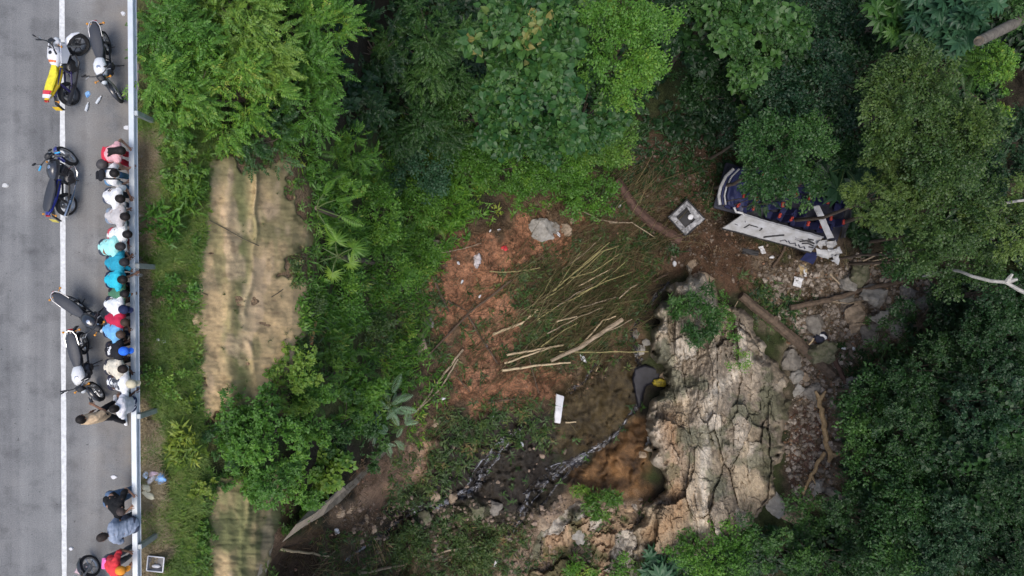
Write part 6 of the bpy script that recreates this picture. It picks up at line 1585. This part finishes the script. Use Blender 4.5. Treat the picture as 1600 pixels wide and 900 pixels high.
# ================================================================== DEBRIS, STICKS, STONES
def obj_sheet(name, corners, d, dent, mat, label, cat, seed, nu=8, nv=8, thick=.03, up=.12):
    g = [gpt(x, y, up) for x, y in corners]; base = (g[0] + g[2]) / 2
    z = max(p.z for p in g); g = [Vector((p.x, p.y, p.z * .4 + z * .6)) for p in g]
    o = sheet(name, g, nu, nv, dent, mat, None, thick, seed)
    return tag(o, label, cat)
M_scrap = nmat('white_plastic', (.62, .62, .63), .5, 0, .15, 4, .2)
M_scrap2 = nmat('scuffed_white', (.50, .50, .51), .6, 0, .5, 5, .6, col2=(.05, .05, .055))
# square roof hatch lying in the mud
hc = gpt(1069, 342, .5); hatch = empty('roof_hatch', hc, R(43), 'torn square white roof hatch with a black opening, lying left of the bus', 'debris')
o_, i_ = .74, .45
for k_ in range(4):
    c0 = [Matrix.Rotation(k_ * math.pi / 2, 3, 'Z') @ Vector(p) for p in ((-o_, o_, .02), (o_, o_, .02), (i_ + .06 * (k_ % 2), i_ - .05 * k_, .06), (-i_ - .04 * k_, i_, .06))]
    sheet('frame', c0, 12, 5, .16, M_scrap2, hatch, .05, 80 + k_)
m = MB(); m.box((0, 0, -.06), (1.0, 1.0, .05), None, .2); m.build('opening', M_gap_black, hatch)  # solid black slab standing in for the shade inside the hatch
m = MB(); m.ell((.22, -.12, .02), (.18, .16, .08)); m.build('vent_cap', M_scrap, hatch)
m = MB()
for a, b in (((-.74, -.74), (.74, -.74)), ((.74, -.74), (.74, .74)), ((.74, .74), (-.74, .74)), ((-.74, .74), (-.74, -.74))): m.tube([(a[0], a[1], .03), (b[0], b[1], .03)], .045, 6)
m.build('seal', M_gap_black, hatch)
obj_sheet('panel_scrap', [(1240, 432), (1254, 435), (1250, 450), (1237, 446)], 40, .12, M_scrap, 'small white metal panel lying on the rubble below the bus', 'debris', 31)
obj_sheet('white_board', [(869, 614), (880, 616), (874, 659), (866, 657)], 38, .05, M_scrap, 'long upright white plastic panel at the top of the dark wet rock', 'debris', 33, 4, 16, .08, .35)
obj_sheet('plastic_case', [(905, 551), (913, 557), (916, 566), (908, 563)], 38, .04, M_scrap, 'small white and black plastic case among the cut stalks', 'debris', 35)
obj_sheet('foam_slab', [(524, 825), (532, 820), (536, 826), (528, 832)], 34, .03, M_scrap, 'small white foam slab on the reddish stones near the channel lip', 'debris', 37, thick=.1)
obj_sheet('dark_sheet', [(1160, 388), (1185, 392), (1182, 400), (1158, 397)], 40, .1, M_gap_black, 'dark strip of torn lining below the white bus panel', 'debris', 39)
obj_sheet('paper_scrap', [(1254, 420), (1258, 420), (1259, 432), (1255, 432)], 40, .05, M_scrap, 'narrow white scrap standing just above the white panel', 'debris', 41)
obj_sheet('cloth_scrap', [(1184, 386), (1192, 384), (1196, 396), (1190, 397)], 40, .15, M_scrap, 'crumpled white cloth under the long white bus panel', 'cloth', 43)
obj_sheet('cardboard', [(1247, 414), (1258, 412), (1260, 426), (1249, 430)], 40, .15, nmat('cardboard', (.36, .27, .14), .85, bump=.3), 'crumpled tan cardboard left of the narrow white scrap', 'debris', 45)
def lump(name, px, py, r, mat, label, cat, sq=(1, 1, .6), seed=1, up=0, rough=.28, sub=3, parent=None, rz=0, cuts=0, d=None):
    """stone or bag: a ball cut by flat planes and roughened"""
    import bmesh
    g = np.random.default_rng(seed); bm = bmesh.new(); bmesh.ops.create_icosphere(bm, subdivisions=sub, radius=1)
    v = np.array([q.co[:] for q in bm.verts]); t = np.array([[q.index for q in f.verts] for f in bm.faces]); bm.free()
    for k in range(cuts):
        n_ = norm(g.normal(size=3)); h = g.uniform(.5, .85); v = v - np.maximum(v @ n_ - h, 0)[:, None] * n_
    off = g.random(3) * 50
    for fq, am in ((1.4, rough), (3.5, rough * .55), (9, rough * .3)):
        v = v * (1 + am * (fbm(v[:, 0] * fq + off[0] + v[:, 2], v[:, 1] * fq + off[1] - v[:, 2] * .7, 2, seed))[:, None])
    p = gpt(px, py, up); rr = r * (H - p.z) / F
    c_, s_ = math.cos(rz), math.sin(rz)
    v = v * np.array(sq) * rr; v = np.stack([v[:, 0] * c_ - v[:, 1] * s_, v[:, 0] * s_ + v[:, 1] * c_, v[:, 2]], 1)
    o = mesh_np(name, v, t, mat, smooth=True); o.location = p
    try: o.data.set_sharp_from_angle(angle=R(35 if cuts else 80))
    except Exception: pass
    return tag(o, label, cat)
ST = [nmat('grey_boulder', (.38, .36, .32), .85, 0, .5, 4, .9, col2=(.19, .175, .15)), nmat('tan_boulder', (.40, .31, .22), .85, 0, .5, 4, .9, col2=(.19, .14, .09)), nmat('dark_boulder', (.26, .235, .2), .8, 0, .4, 4, .9, col2=(.11, .1, .085)), nmat('mossy_boulder', (.21, .19, .13), .9, 0, .4, 4, .9, col2=(.06, .075, .03))]
BO = [(1366, 462, 17, 0, 'large pale grey boulder, biggest in the bed below the olive crowns', 1.2), (1345, 432, 15, 3, 'mossy upright boulder below the right end of the bus', 1.3), (1327, 444, 10, 0, 'narrow grey boulder left of the mossy upright one', 1.5),
      (1280, 555, 19, 3, 'mossy tan boulder wedged above the lower end of the dark log', 1.1), (1340, 492, 16, 1, 'brownish flat boulder left of the grey pair', .7), (1380, 500, 14, 0, 'grey boulder in the middle of the boulder bed', .9), (1400, 508, 12, 0, 'rounded grey boulder at the thicket edge', .9),
      (1362, 520, 14, 2, 'dark grey boulder below the middle of the boulder bed', .8), (1340, 512, 10, 1, 'small tan boulder in the reddish gravel', .9), (1422, 478, 10, 0, 'pale round boulder near the olive shade', 1.), (1444, 474, 10, 2, 'dim boulder at the right end of the bed', 1.), (1418, 458, 12, 2, 'dark low boulder under the thin green tree', .7),
      (1275, 508, 12, 2, 'dark boulder just above the black and white backpack', .9), (1320, 465, 11, 2, 'bluish dark boulder under the leaning stick', .7), (1236, 560, 13, 2, 'dark wet boulder against the right side of the outcrop', 1.), (1244, 590, 9, 0, 'grey boulder in the gully below the dark wet one', .9),
      (1256, 588, 6, 1, 'small tan cobble beside the gully boulder', .8), (1246, 610, 9, 0, 'flat grey boulder halfway down the gully', .7), (1270, 615, 11, 2, 'bluish grey boulder right of the gully cobbles', .8), (1278, 762, 10, 0, 'grey slab stone at the foot of the pale roots', .7),
      (1235, 800, 15, 1, 'tan boulder at the lower end of the gully', .8), (1212, 788, 14, 0, 'grey boulder at the lower right corner of the outcrop', .7), (1300, 780, 14, 2, 'dark boulder below the pale roots', .8), (1265, 822, 16, 3, 'mossy boulder in the green at the lower gully', .7),
      (1330, 600, 14, 2, 'brown boulder at the log jam right of the outcrop', .9), (1385, 590, 15, 2, 'dark boulder deep inside the thicket edge', .8), (1095, 440, 20, 1, 'rounded tan boulder crowning the rock outcrop', .9), (1080, 412, 9, 1, 'small tan boulder above the crown boulder', .8), (1060, 462, 12, 0, 'grey stone at the left shoulder of the outcrop', .9),
      (845, 362, 21, 0, 'grey wet boulder at the top of the reddish scar', .8), (868, 355, 10, 2, 'dark stone leaning on the grey wet boulder', .9), (882, 358, 9, 1, 'tan broken stone right of the grey wet boulder', .9), (888, 366, 6, 1, 'small pinkish stone right of the rubble pile', .9), (892, 346, 6, 1, 'small tan stone above the rubble pile', .9),
      (683, 385, 12, 1, 'pinkish boulder in the green rim left of the scar', .8), (655, 540, 17, 1, 'tan half buried boulder on the slope left of the sticks', .7), (665, 505, 12, 2, 'grey brown stone above the half buried boulder', .7), (680, 660, 8, 1, 'pale stone beside the crossed sticks', .9),
      (1003, 545, 9, 0, 'dark grey stone at the head of the rock pool', .9), (1040, 590, 11, 1, 'tan stone just below the yellow rag', .9), (995, 520, 8, 2, 'dark wet stone in the stream bend', .8), (1012, 535, 8, 0, 'grey stone between stream and outcrop', .8), (1012, 692, 9, 0, 'pale stone at the left foot of the outcrop', .8), (1003, 710, 6, 1, 'small pale cobble by the orange slab', .8),
      (680, 773, 10, 1, 'pale tan stone above the lower stream', .9), (703, 780, 11, 1, 'rounded tan stone beside the lower stream', .9), (660, 812, 14, 3, 'olive mossy stone below the lower stream', .7), (745, 800, 13, 3, 'mossy stone right of the lower stream end', .7), (720, 840, 13, 0, 'pale grey boulder in the dull scrub', .8), (770, 790, 14, 2, 'dark wet stone between the two streams', .7),
      (530, 800, 9, 1, 'pinkish stone near the white foam slab', .7), (547, 795, 8, 1, 'square tan stone above the foam slab', .7), (583, 826, 8, 1, 'round pinkish stone right of the foam slab', .8), (570, 812, 8, 1, 'flat tan stone between the two pinkish ones', .7),
      (845, 820, 13, 1, 'pinkish block at the left of the stone ledge', .9), (905, 830, 18, 0, 'large white streaked block on the stone ledge', .8), (815, 862, 8, 1, 'pale angular stone left of the stone ledge', .9), (935, 800, 9, 1, 'pale stone under the grassy clump', .8), (970, 822, 10, 1, 'orange tinged stone at the right of the ledge', .8), (955, 858, 9, 0, 'grey white stone near the bottom green', .8)]
for i, (x, y, r, mi_, lb, hz) in enumerate(BO):
    lump('boulder', x, y, r * (1.42 if x > 1180 else 1.05), ST[mi_], lb, 'rock', (1.05, .95, .7 * hz), 60 + i, .12 if x > 1180 else -.02, .3, 4, rz=i * 1.3, cuts=9)
def stick(px, label, r0, r1, mat, up=.15, cat='branch', name='stick', n=3, wob=.02, ups=None, forks=()):
    pts = []
    P0 = [gpt(x, y, (ups[i] if ups else up)) for i, (x, y) in enumerate(px)]
    # straight pieces stay straight: never let the middle dip into the ground
    N = 7; out = []
    g = random.Random(int(px[0][0] * 7 + px[0][1]))
    tot = len(P0) - 1
    for i in range(tot):
        for k in range(N if i == tot - 1 else N - 1):
            t = k / (N - 1); p = P0[i].lerp(P0[i + 1], t); p += Vector((g.uniform(-1, 1), g.uniform(-1, 1), g.uniform(-1, 1))) * wob; out.append(p)
    m = MB(); R_ = [r0 + (r1 - r0) * k / (len(out) - 1) for k in range(len(out))]
    m.tube(out, R_, 7)
    for k, (dx, dy, f) in enumerate(forks):
        b = out[int(f * (len(out) - 1))]; e = b + Vector((dx, dy, .12)); m.tube([b, b.lerp(e, .5) + Vector((0, 0, .05)), e], [r1 * .9 + r0 * .2, r1 * .7, r1 * .4], 5)
    return tag(m.build(name, mat), label, cat)
M_stk = nmat('peeled_stick', (.50, .39, .24), .8, 0, .25, 5, .3); M_stk2 = nmat('weathered_stick', (.32, .25, .17), .85, 0, .35, 5, .4); M_stk3 = nmat('dark_stick', (.10, .068, .045), .85, 0, .35, 5, .4); M_cane = nmat('green_cane', (.32, .28, .12), .75, 0, .25, 4, .2)
M_log = nmat('rotten_log', (.10, .072, .05), .9, 0, .5, 4, .9); M_log2 = nmat('red_brown_log', (.085, .048, .035), .9, 0, .45, 4, .8)
SK_ = [([(676, 432), (702, 487)], 'short brown stick at the upper left corner of the red mud', .07, .05, M_stk3), ([(800, 437), (735, 487), (665, 560)], 'long dark stick running diagonally across the left of the mud', .06, .04, M_stk3),
       ([(732, 493), (756, 535), (778, 568)], 'dark stick forming a cross below the long diagonal one', .05, .04, M_stk3), ([(700, 470), (730, 486)], 'short dark twig touching the upper end of the crossed stick', .035, .03, M_stk3),
       ([(724, 545), (690, 590), (655, 638)], 'pale forked pole at the lower left of the mud', .06, .045, M_stk2), ([(716, 560), (690, 605), (648, 645)], 'second pale pole beside the forked one', .045, .03, M_stk2),
       ([(770, 522), (815, 505), (840, 484)], 'curved pale stick in the middle of the mud', .07, .04, M_stk), ([(792, 553), (850, 543), (880, 538)], 'upper pale cut pole at the bottom of the mud', .06, .045, M_stk),
       ([(788, 566), (840, 548), (872, 538)], 'pale cut pole crossing the upper cut pole', .05, .04, M_stk), ([(785, 577), (840, 569), (890, 565)], 'lowest pale cut pole, lying almost level', .07, .045, M_stk),
       ([(860, 562), (905, 541), (970, 498)], 'thick splintered pale branch pointing towards the stream', .10, .13, M_stk2), ([(873, 548), (920, 549), (1010, 548)], 'thin straight cane lying level towards the rock pool', .03, .025, M_cane),
       ([(905, 540), (940, 500), (960, 494)], 'broken sliver beside the splintered branch', .05, .03, M_stk), ([(868, 502), (900, 494)], 'short white stripped stick in the cut stalks', .045, .035, M_stk),
       ([(822, 541), (832, 580), (842, 612)], 'thin dark twig crossing the cut poles', .03, .025, M_stk3), ([(762, 628), (805, 622)], 'reddish thin stick along the lower edge of the mud', .045, .03, M_stk3),
       ([(765, 425), (805, 425), (843, 419)], 'thin curved cane above the diagonal stick', .028, .02, M_cane), ([(862, 455), (890, 432), (935, 395), (965, 385)], 'long yellow cane, topmost of the fan of cut canes', .035, .02, M_cane),
       ([(880, 440), (920, 405), (950, 380)], 'thin cane beneath the topmost of the fan', .028, .018, M_cane), ([(890, 435), (925, 425), (965, 398)], 'cane in the middle of the fan of cut canes', .03, .02, M_cane),
       ([(870, 478), (900, 458), (925, 445)], 'brown cane at the lower left of the fan', .035, .025, M_stk2), ([(903, 447), (930, 432), (955, 420)], 'pale cane at the lower right of the fan', .03, .02, M_stk),
       ([(866, 455), (885, 425), (905, 395)], 'steep thin cane left of the fan', .028, .018, M_cane), ([(905, 480), (940, 470), (960, 464)], 'bent tan cane below the fan', .03, .025, M_stk2), ([(965, 466), (980, 452), (993, 444)], 'small tan stick between the fan and the stream', .035, .025, M_stk2),
       ([(845, 470), (880, 448), (915, 418), (942, 392)], 'slightly bent cane in the left half of the fan', .03, .018, M_cane), ([(838, 500), (872, 476), (905, 462)], 'greenish cane low in the left half of the fan', .03, .02, M_cane), ([(855, 520), (900, 496), (940, 480)], 'straight tan cane above the splintered branch', .035, .02, M_stk2),
       ([(888, 470), (930, 446), (975, 410)], 'long greenish cane at the right side of the fan', .03, .016, M_cane), ([(900, 460), (945, 440), (985, 425)], 'right hand end cane of the fan', .028, .016, M_cane), ([(878, 420), (905, 402), (938, 372)], 'thin top cane of the fan reaching towards the log', .026, .014, M_stk2), ([(832, 478), (850, 455), (868, 420)], 'steep greenish cane at the left end of the fan', .026, .016, M_cane), ([(845, 540), (880, 515), (900, 505)], 'short cane above the cut poles', .03, .02, M_cane), ([(930, 520), (960, 512), (985, 498)], 'flat broken cane near the stream bend', .03, .02, M_stk2),
       ([(700, 520), (722, 500), (745, 470)], 'thin rootlet beside the diagonal stick', .025, .018, M_stk3), ([(690, 395), (720, 390), (752, 380)], 'thin dry twig along the upper rim of the scar', .025, .016, M_stk2), ([(905, 330), (935, 345), (965, 349)], 'dry stalk arching in the upper right of the scar', .028, .018, M_stk2),
       ([(950, 349), (985, 349), (1020, 372)], 'arched dry stalk below the red brown log', .035, .025, M_stk2), ([(1018, 440), (1040, 428)], 'reddish splinter left of the small bottle', .05, .04, M_stk3),
       ([(1205, 417), (1215, 405), (1226, 384)], 'short reddish pole leaning under the bus panel', .08, .06, M_stk3), ([(1345, 408), (1375, 395)], 'brown stick at the right end of the wreck', .05, .04, M_stk2), ([(1340, 414), (1400, 398)], 'thin long stick right of the wreck', .03, .03, M_stk2), ([(1350, 420), (1390, 405), (1410, 402)], 'lower thin stick right of the wreck', .035, .03, M_stk2),
       ([(1292, 470), (1320, 474), (1345, 470)], 'bent grey stick over the bluish boulder', .035, .03, M_stk2), ([(1405, 478), (1420, 450)], 'tan stick leaning between the pale boulders', .045, .035, M_stk2), ([(1294, 428), (1308, 443)], 'tan chip of wood in the rubble below the wreck', .06, .04, M_stk2),
       ([(1258, 538), (1266, 527)], 'small pale splinter beside the backpack', .045, .03, M_stk), ([(1350, 590), (1378, 552)], 'pale grey twig rising from the thicket edge', .03, .02, M_stk2), ([(1360, 620), (1372, 595), (1398, 568)], 'grey forked twig inside the thicket edge', .035, .02, M_stk2),
       ([(443, 855), (490, 861), (525, 868)], 'pale split pole at the mouth of the channel', .045, .035, M_stk), ([(560, 894), (630, 880), (700, 858), (760, 848)], 'long grey branch along the bottom edge', .07, .035, M_stk2), ([(556, 895), (585, 872), (600, 830)], 'curved thin branch above the long bottom branch', .04, .025, M_stk2),
       ([(490, 898), (510, 870), (535, 850)], 'thin twig in the channel scrub', .025, .02, M_stk2), ([(560, 850), (562, 880), (550, 895)], 'upright thin twig in the channel scrub', .022, .018, M_stk3), ([(940, 558), (930, 580)], 'thin straw over the short fall', .02, .02, M_stk), ([(883, 659), (900, 658)], 'tiny tan stick right of the white plastic panel', .04, .03, M_stk),
       ([(716, 588), (735, 612)], 'short dark twig in the lower left mud', .03, .025, M_stk3), ([(1148, 470), (1120, 520), (1090, 540)], 'thin dead stalk hanging over the outcrop grass', .025, .02, M_stk2), ([(560, 300), (600, 268)], 'bare brown twig above the rounded bush', .03, .02, M_stk2), ([(925, 345), (955, 310), (990, 290)], 'thin dark twig right of the grey boulder', .03, .02, M_stk3)]
for px, lb, r0, r1, mt in SK_:
    cane = 'fan' in lb or 'cane' in lb or 'stalk' in lb or 'cut pole' in lb or 'splinter' in lb
    stick(px, lb, r0 * (1.0 if cane else 1.1), r1 * (1.0 if cane else 1.1), mt, .55 if cane else .22)
stick([(1155, 462), (1215, 510), (1250, 540), (1298, 586)], 'thick dark fallen log beside the right of the rock outcrop', .26, .33, M_log, .3, 'log', 'log', wob=.03, forks=((.3, -.4, .6), (.2, .3, .3)))
stick([(962, 282), (990, 325), (1020, 352), (1062, 376)], 'dark red brown log above the stream, left of the roof hatch', .24, .30, M_log2, .3, 'log', 'log', wob=.03)
stick([(1230, 480), (1290, 468), (1345, 452), (1400, 440), (1470, 425)], 'long dim trunk lying across the boulder bed under the olive crowns', .17, .10, M_log, .45, 'log', 'log', wob=.04)
stick([(1288, 530), (1305, 570), (1318, 600)], 'dark reddish log right of the backpack', .17, .13, M_log2, .25, 'log', 'log', wob=.03)
M_root = nmat('pale_root', (.36, .25, .13), .85, 0, .35, 4, .5)
stick([(1276, 622), (1283, 655), (1287, 690), (1296, 712)], 'upper pale peeled root trunk in the gully', .14, .17, M_root, .3, 'root', 'tree_root', wob=.05, forks=((.3, .5, .05), (-.3, .5, .05), (.6, .1, .95), (-.2, -.4, .95)))
stick([(1285, 705), (1268, 735), (1250, 770)], 'lower pale root running down the gully', .12, .09, M_root, .25, 'root', 'tree_root', wob=.04, forks=((.2, -.5, .6),))
M_white = nmat('white_bark', (.36, .34, .30), .8, 0, .35, 5, .5)
def limb(pts, d, r0, r1, label, mat, name='bare_branch', forks=()):
    P = [Vector(W(x, y, dd)) for (x, y), dd in zip(pts, d)]; m = MB(); m.tube(P, [r0 + (r1 - r0) * i / (len(P) - 1) for i in range(len(P))], 8)
    for i, (x, y), dd in forks: m.tube([P[i], P[i].lerp(Vector(W(x, y, dd)), .6), Vector(W(x, y, dd))], [r1 * 1.2, r1, r1 * .6], 6)
    return tag(m.build(name, mat), label, 'branch')
limb([(1440, 432), (1478, 420), (1500, 424), (1520, 432), (1548, 439), (1572, 441), (1590, 452), (1612, 462)], [33, 30.5, 29.5, 28.8, 28.4, 28.2, 28, 28], .055, .085, 'pale curved bare branch at the right edge under the olive crowns', M_white, forks=((5, (1582, 428), 28), (5, (1590, 436), 28)))
limb([(1565, 318), (1590, 314), (1612, 312)], [28.6, 28, 28], .05, .06, 'short white branch stub poking from the olive crown at the right edge', M_white)
tr_ = empty('broken_trunk', W(1532, 62, 27.6), 0, 'grey broken tree trunk leaning out of the wood in the top right', 'tree')
m = MB(); a_, b_ = Vector(W(1530, 64, 26.6)), Vector(W(1582, 38, 29.5)); dn_ = (b_ - a_)
m.tube([a_ - tr_.location, a_ + dn_ * .5 - tr_.location, b_ - tr_.location, b_ + dn_ * 2.4 - tr_.location], [.19, .22, .23, .3], 12); m.build('trunk', nmat('grey_bark', (.24, .22, .18), .9, 0, .5, 5, .9, col2=(.07, .06, .05)), tr_)
m = MB(); m.lathe(a_ - tr_.location, [(.18, 0), (.12, -.05), (.05, -.12)], a_ - b_, 12); m.build('broken_end', M_stk2, tr_)
# clothing, bags, litter in the ravine
lump('cloth_bundle', 746, 407, 8, nmat('greyish_cloth', (.48, .44, .44), .85, bump=.3), 'greyish white cloth bundle at the top of the red mud', 'cloth', (.7, 1.3, .5), 301, .05, .5)
lump('red_rag', 787, 389, 5, nmat('red_cloth', (.62, .04, .05), .8), 'small red rag on the reddish scar', 'cloth', (1, .9, .4), 303, .05, .5)
lump('yellow_rag', 1031, 598, 9, nmat('yellow_cloth', (.60, .46, .03), .7, 0, .5, 8, col2=(.08, .07, .02)), 'yellow and black rag beside the rock pool', 'cloth', (1.3, .7, .5), 305, .2, .5)
pk = lump('backpack', 1281, 528, 9, nmat('navy_bag', (.02, .022, .04), .8), 'black and white backpack lying on the rubble above the dark log', 'bag', (1.1, 1, .6), 307, .2, .4)
m = MB(); m.tube([(-.15, .2, .16), (.02, .18, .24), (.15, .06, .24), (.2, -.1, .18)], .07, 6, .4); m.build('white_patch', M_scrap, pk)
lump('bottle', 1053, 412, 4, M_scrap, 'small white bottle above the boulder crown', 'bottle', (.8, 1.2, .7), 309, .15, .1)
for i, (x, y, r, lb) in enumerate([(658, 436, 3.5, 'white scrap at the far left tip of the scar'), (716, 411, 3, 'white scrap left of the cloth bundle'), (722, 440, 3, 'white scrap below the cloth bundle'), (692, 622, 4, 'white scrap beside the lower end of the poles'), (650, 548, 2.5, 'white fleck beside the half buried boulder'), (766, 361, 2.5, 'white fleck at the upper rim of the scar'), (780, 359, 2.5, 'white fleck right of the other one on the upper rim'), (815, 693, 4, 'white scrap on the dark wet rock'), (770, 650, 3, 'white scrap above the dark wet rock'), (1319, 544, 4, 'white fleck right of the backpack'), (1333, 545, 3.5, 'white wrapper at the edge of the thicket'), (968, 322, 3, 'white fleck left of the red brown log'), (1205, 402, 3.5, 'white fleck under the bus skirt'), (760, 540, 2.5, 'white fleck in the middle of the mud'), (750, 463, 2.5, 'white fleck above the crossed sticks'), (850, 373, 4, 'white splinter on the grey wet boulder'), (872, 366, 4, 'white splinter right of the grey wet boulder'), (775, 878, 5, 'white plastic scrap at the bottom edge'), (652, 852, 2.5, 'white fleck in the dull scrub'), (1063, 330, 3, 'white fleck just above the roof hatch')]):
    lump('litter_scrap', x, y, r, M_scrap, lb, 'litter', (1.2, .6, .4), 320 + i, .1, .4, 2, rz=i * 2.1)
# clay pipe
stick([(495, 502), (491, 520), (488, 537)], 'orange clay pipe standing out of the slope right of the netting', .085, .085, nmat('orange_clay', (.52, .25, .10), .8, 0, .2, 5, .3), .25, 'pipe', 'clay_pipe', wob=.01)
# ---- verge litter
M_bluebag = nmat('blue_bag', (.10, .30, .72), .4, 0, .5, 7, .2, col2=(.35, .58, .80)); M_cream = nmat('cream_bag', (.70, .63, .42), .6, 0, .15, 6, .2); M_pink = nmat('pink_bag', (.58, .42, .46), .5, 0, .3, 6)
lump('plastic_bag', 254, 747, 9, M_bluebag, 'blue plastic bag, largest in the dumped pile on the verge', 'bag', (1, 1.1, .6), 401, .12, .4)
lump('plastic_bag', 231, 740, 5, nmat('pale_bag', (.5, .62, .74), .4), 'pale bluish bag nearest the rail in the dumped pile', 'bag', (1, 1.1, .6), 402, .12, .4)
lump('plastic_bag', 242, 738, 6, M_pink, 'pinkish bag between the blue ones', 'bag', (1.3, .8, .6), 403, .12, .4)
lump('plastic_bag', 239, 748, 6, nmat('greyish_bag', (.55, .52, .52), .5), 'greyish white bag below the pinkish one', 'bag', (1.3, .7, .5), 404, .12, .4, rz=.9)
lump('sack', 233, 760, 7, M_cream, 'upper cream sack on the dry grass', 'bag', (1.3, .75, .5), 405, .12, .3, rz=-.7)
lump('sack', 236, 771, 8, M_cream, 'lower cream sack on the dry grass', 'bag', (1.3, .7, .5), 406, .12, .3, rz=-.7)
lump('wrapper', 234, 791, 5, nmat('lilac_wrap', (.55, .5, .66), .5), 'crumpled lilac wrapper below the cream sacks', 'litter', (1.3, .8, .3), 407, .03, .5)
lump('wrapper', 246, 857, 4.5, M_cream, 'cream wrapper just above the grey tray', 'litter', (1, 1.3, .5), 408, .03, .4)
lump('wrapper', 258, 533, 3.5, M_scrap, 'white paper on the grass below the light blue shirt', 'litter', (1.3, .8, .3), 409, .1, .4)
lump('wrapper', 250, 530, 2.5, M_scrap, 'tiny white paper left of the larger one on the grass', 'litter', (1, .8, .3), 410, .1, .4)
tp = gpt(251, 875, .12); tray = empty('tray', tp, R(-6), 'grey plastic tray with a pale rim dumped on the verge', 'tray')
m = MB(); m.loft([[Vector((x * a, y * b, z)) for x, y in ((-1, -1), (1, -1), (1, 1), (-1, 1))] for a, b, z in ((.13, .11, .0), (.20, .18, .14), (.215, .195, .145), (.20, .18, .15), (.165, .145, .02))]); m.build('bin', nmat('grey_plastic', (.16, .16, .17), .5), tray, smooth=False)
m = MB(); q = [(-.21, -.19, .15), (.21, -.19, .15), (.21, .19, .15), (-.21, .19, .15)]
for k in range(4): m.tube([q[k], q[(k + 1) % 4]], .016, 6)
m.build('rim', M_scrap, tray)
m = MB(); m.ell((-.02, -.09, .06), (.12, .05, .05)); m.build('crumpled_paper', M_scrap, tray)
# ---- litter on the asphalt
def onroad(px, py, z=.006): p = W(px, py, H - z); return Vector(p)
def scrap(name, px, py, w, h, mat, label, rz=0, cat='litter'):
    m = MB(); g = random.Random(int(px * 5 + py)); n = 7
    pts = [Vector((math.cos(2 * math.pi * k / n) * w * g.uniform(.6, 1.1), math.sin(2 * math.pi * k / n) * h * g.uniform(.6, 1.1), .0)) for k in range(n)]
    c = len(m.V); top = [Vector((p.x * .8, p.y * .8, .02 + g.uniform(0, .02))) for p in pts]
    m.loft([pts, top]); o = m.build(name, mat); o.location = onroad(px, py); o.rotation_euler.z = rz
    return tag(o, label, cat)
M_bottle = nmat('clear_bottle', (.62, .66, .70), .15)
def bottle(px, py, rz, label, mat=M_bottle, L=.22):
    o = empty('bottle', onroad(px, py), rz, label, 'bottle')
    m = MB(); m.lathe((0, 0, .034), [(.02, -L / 2), (.034, -L / 2 + .01), (.034, L * .2), (.014, L * .42), (.014, L / 2)], (1, 0, 0), 12); m.build('bottle_body', mat, o)
    m = MB(); m.lathe((0, 0, .034), [(.017, L / 2 - .005), (.017, L / 2 + .02)], (1, 0, 0), 10); m.build('bottle_cap', M_scrap, o)
bottle(137, 168, 1.3, 'clear plastic bottle on the asphalt below the white sports motorcycle')
bottle(155, 157, 1.0, 'second clear bottle, between the two top motorcycles')
bottle(194, 775, .3, 'pale plastic bottle by the black shirted watcher')
scrap('wrapper', 137, 147, .08, .10, M_bluebag, 'blue wrapper beside the rear wheel of the sports motorcycle')
scrap('paper_cup', 147, 44, .06, .05, M_scrap, 'white scrap on the asphalt at the top between the motorcycles')
scrap('paper_scrap', 178, 745, .10, .07, M_scrap, 'crumpled white paper on the shoulder above the black shirt')
scrap('paper_scrap', 193, 21, .09, .07, M_scrap, 'pale paper near the rail at the top edge')
scrap('paper_scrap', 112, 857, .07, .05, M_scrap, 'white scrap beside the road line near the bottom motorcycle')
scrap('paper_scrap', 8, 290, .10, .08, nmat('bird_lime', (.55, .55, .53), .8), 'white splash at the left edge of the lane')
scrap('paper_scrap', 178, 107, .04, .03, M_scrap, 'tiny white scrap beside the white tank')
scrap('paper_scrap', 198, 200, .09, .08, M_scrap, 'white paper at the rail post above the pink top')
scrap('plastic_bag', 128, 890, .22, .16, M_pink, 'pink and white bag on the asphalt by the bottom motorcycle', cat='bag')
scrap('plastic_bag', 184, 818, .16, .12, nmat('azure_bag', (.06, .36, .75), .5), 'bright blue bag beside the sitting grey blue shirt', cat='bag')
def thing_helmet():
    z = .98; p = Vector(W(160, 257, H - z))
    o = lump('helmet', 160, 257, 1, nmat('dark_grey_hair', (.05, .045, .045), .6, 0, .4, 30, .3), 'round dark grey helmet held behind the backpack wearer', 'helmet', (1, 1, .95), 411, 0, .04)
    o.scale = (8.2,) * 3; o.location = p
thing_helmet()
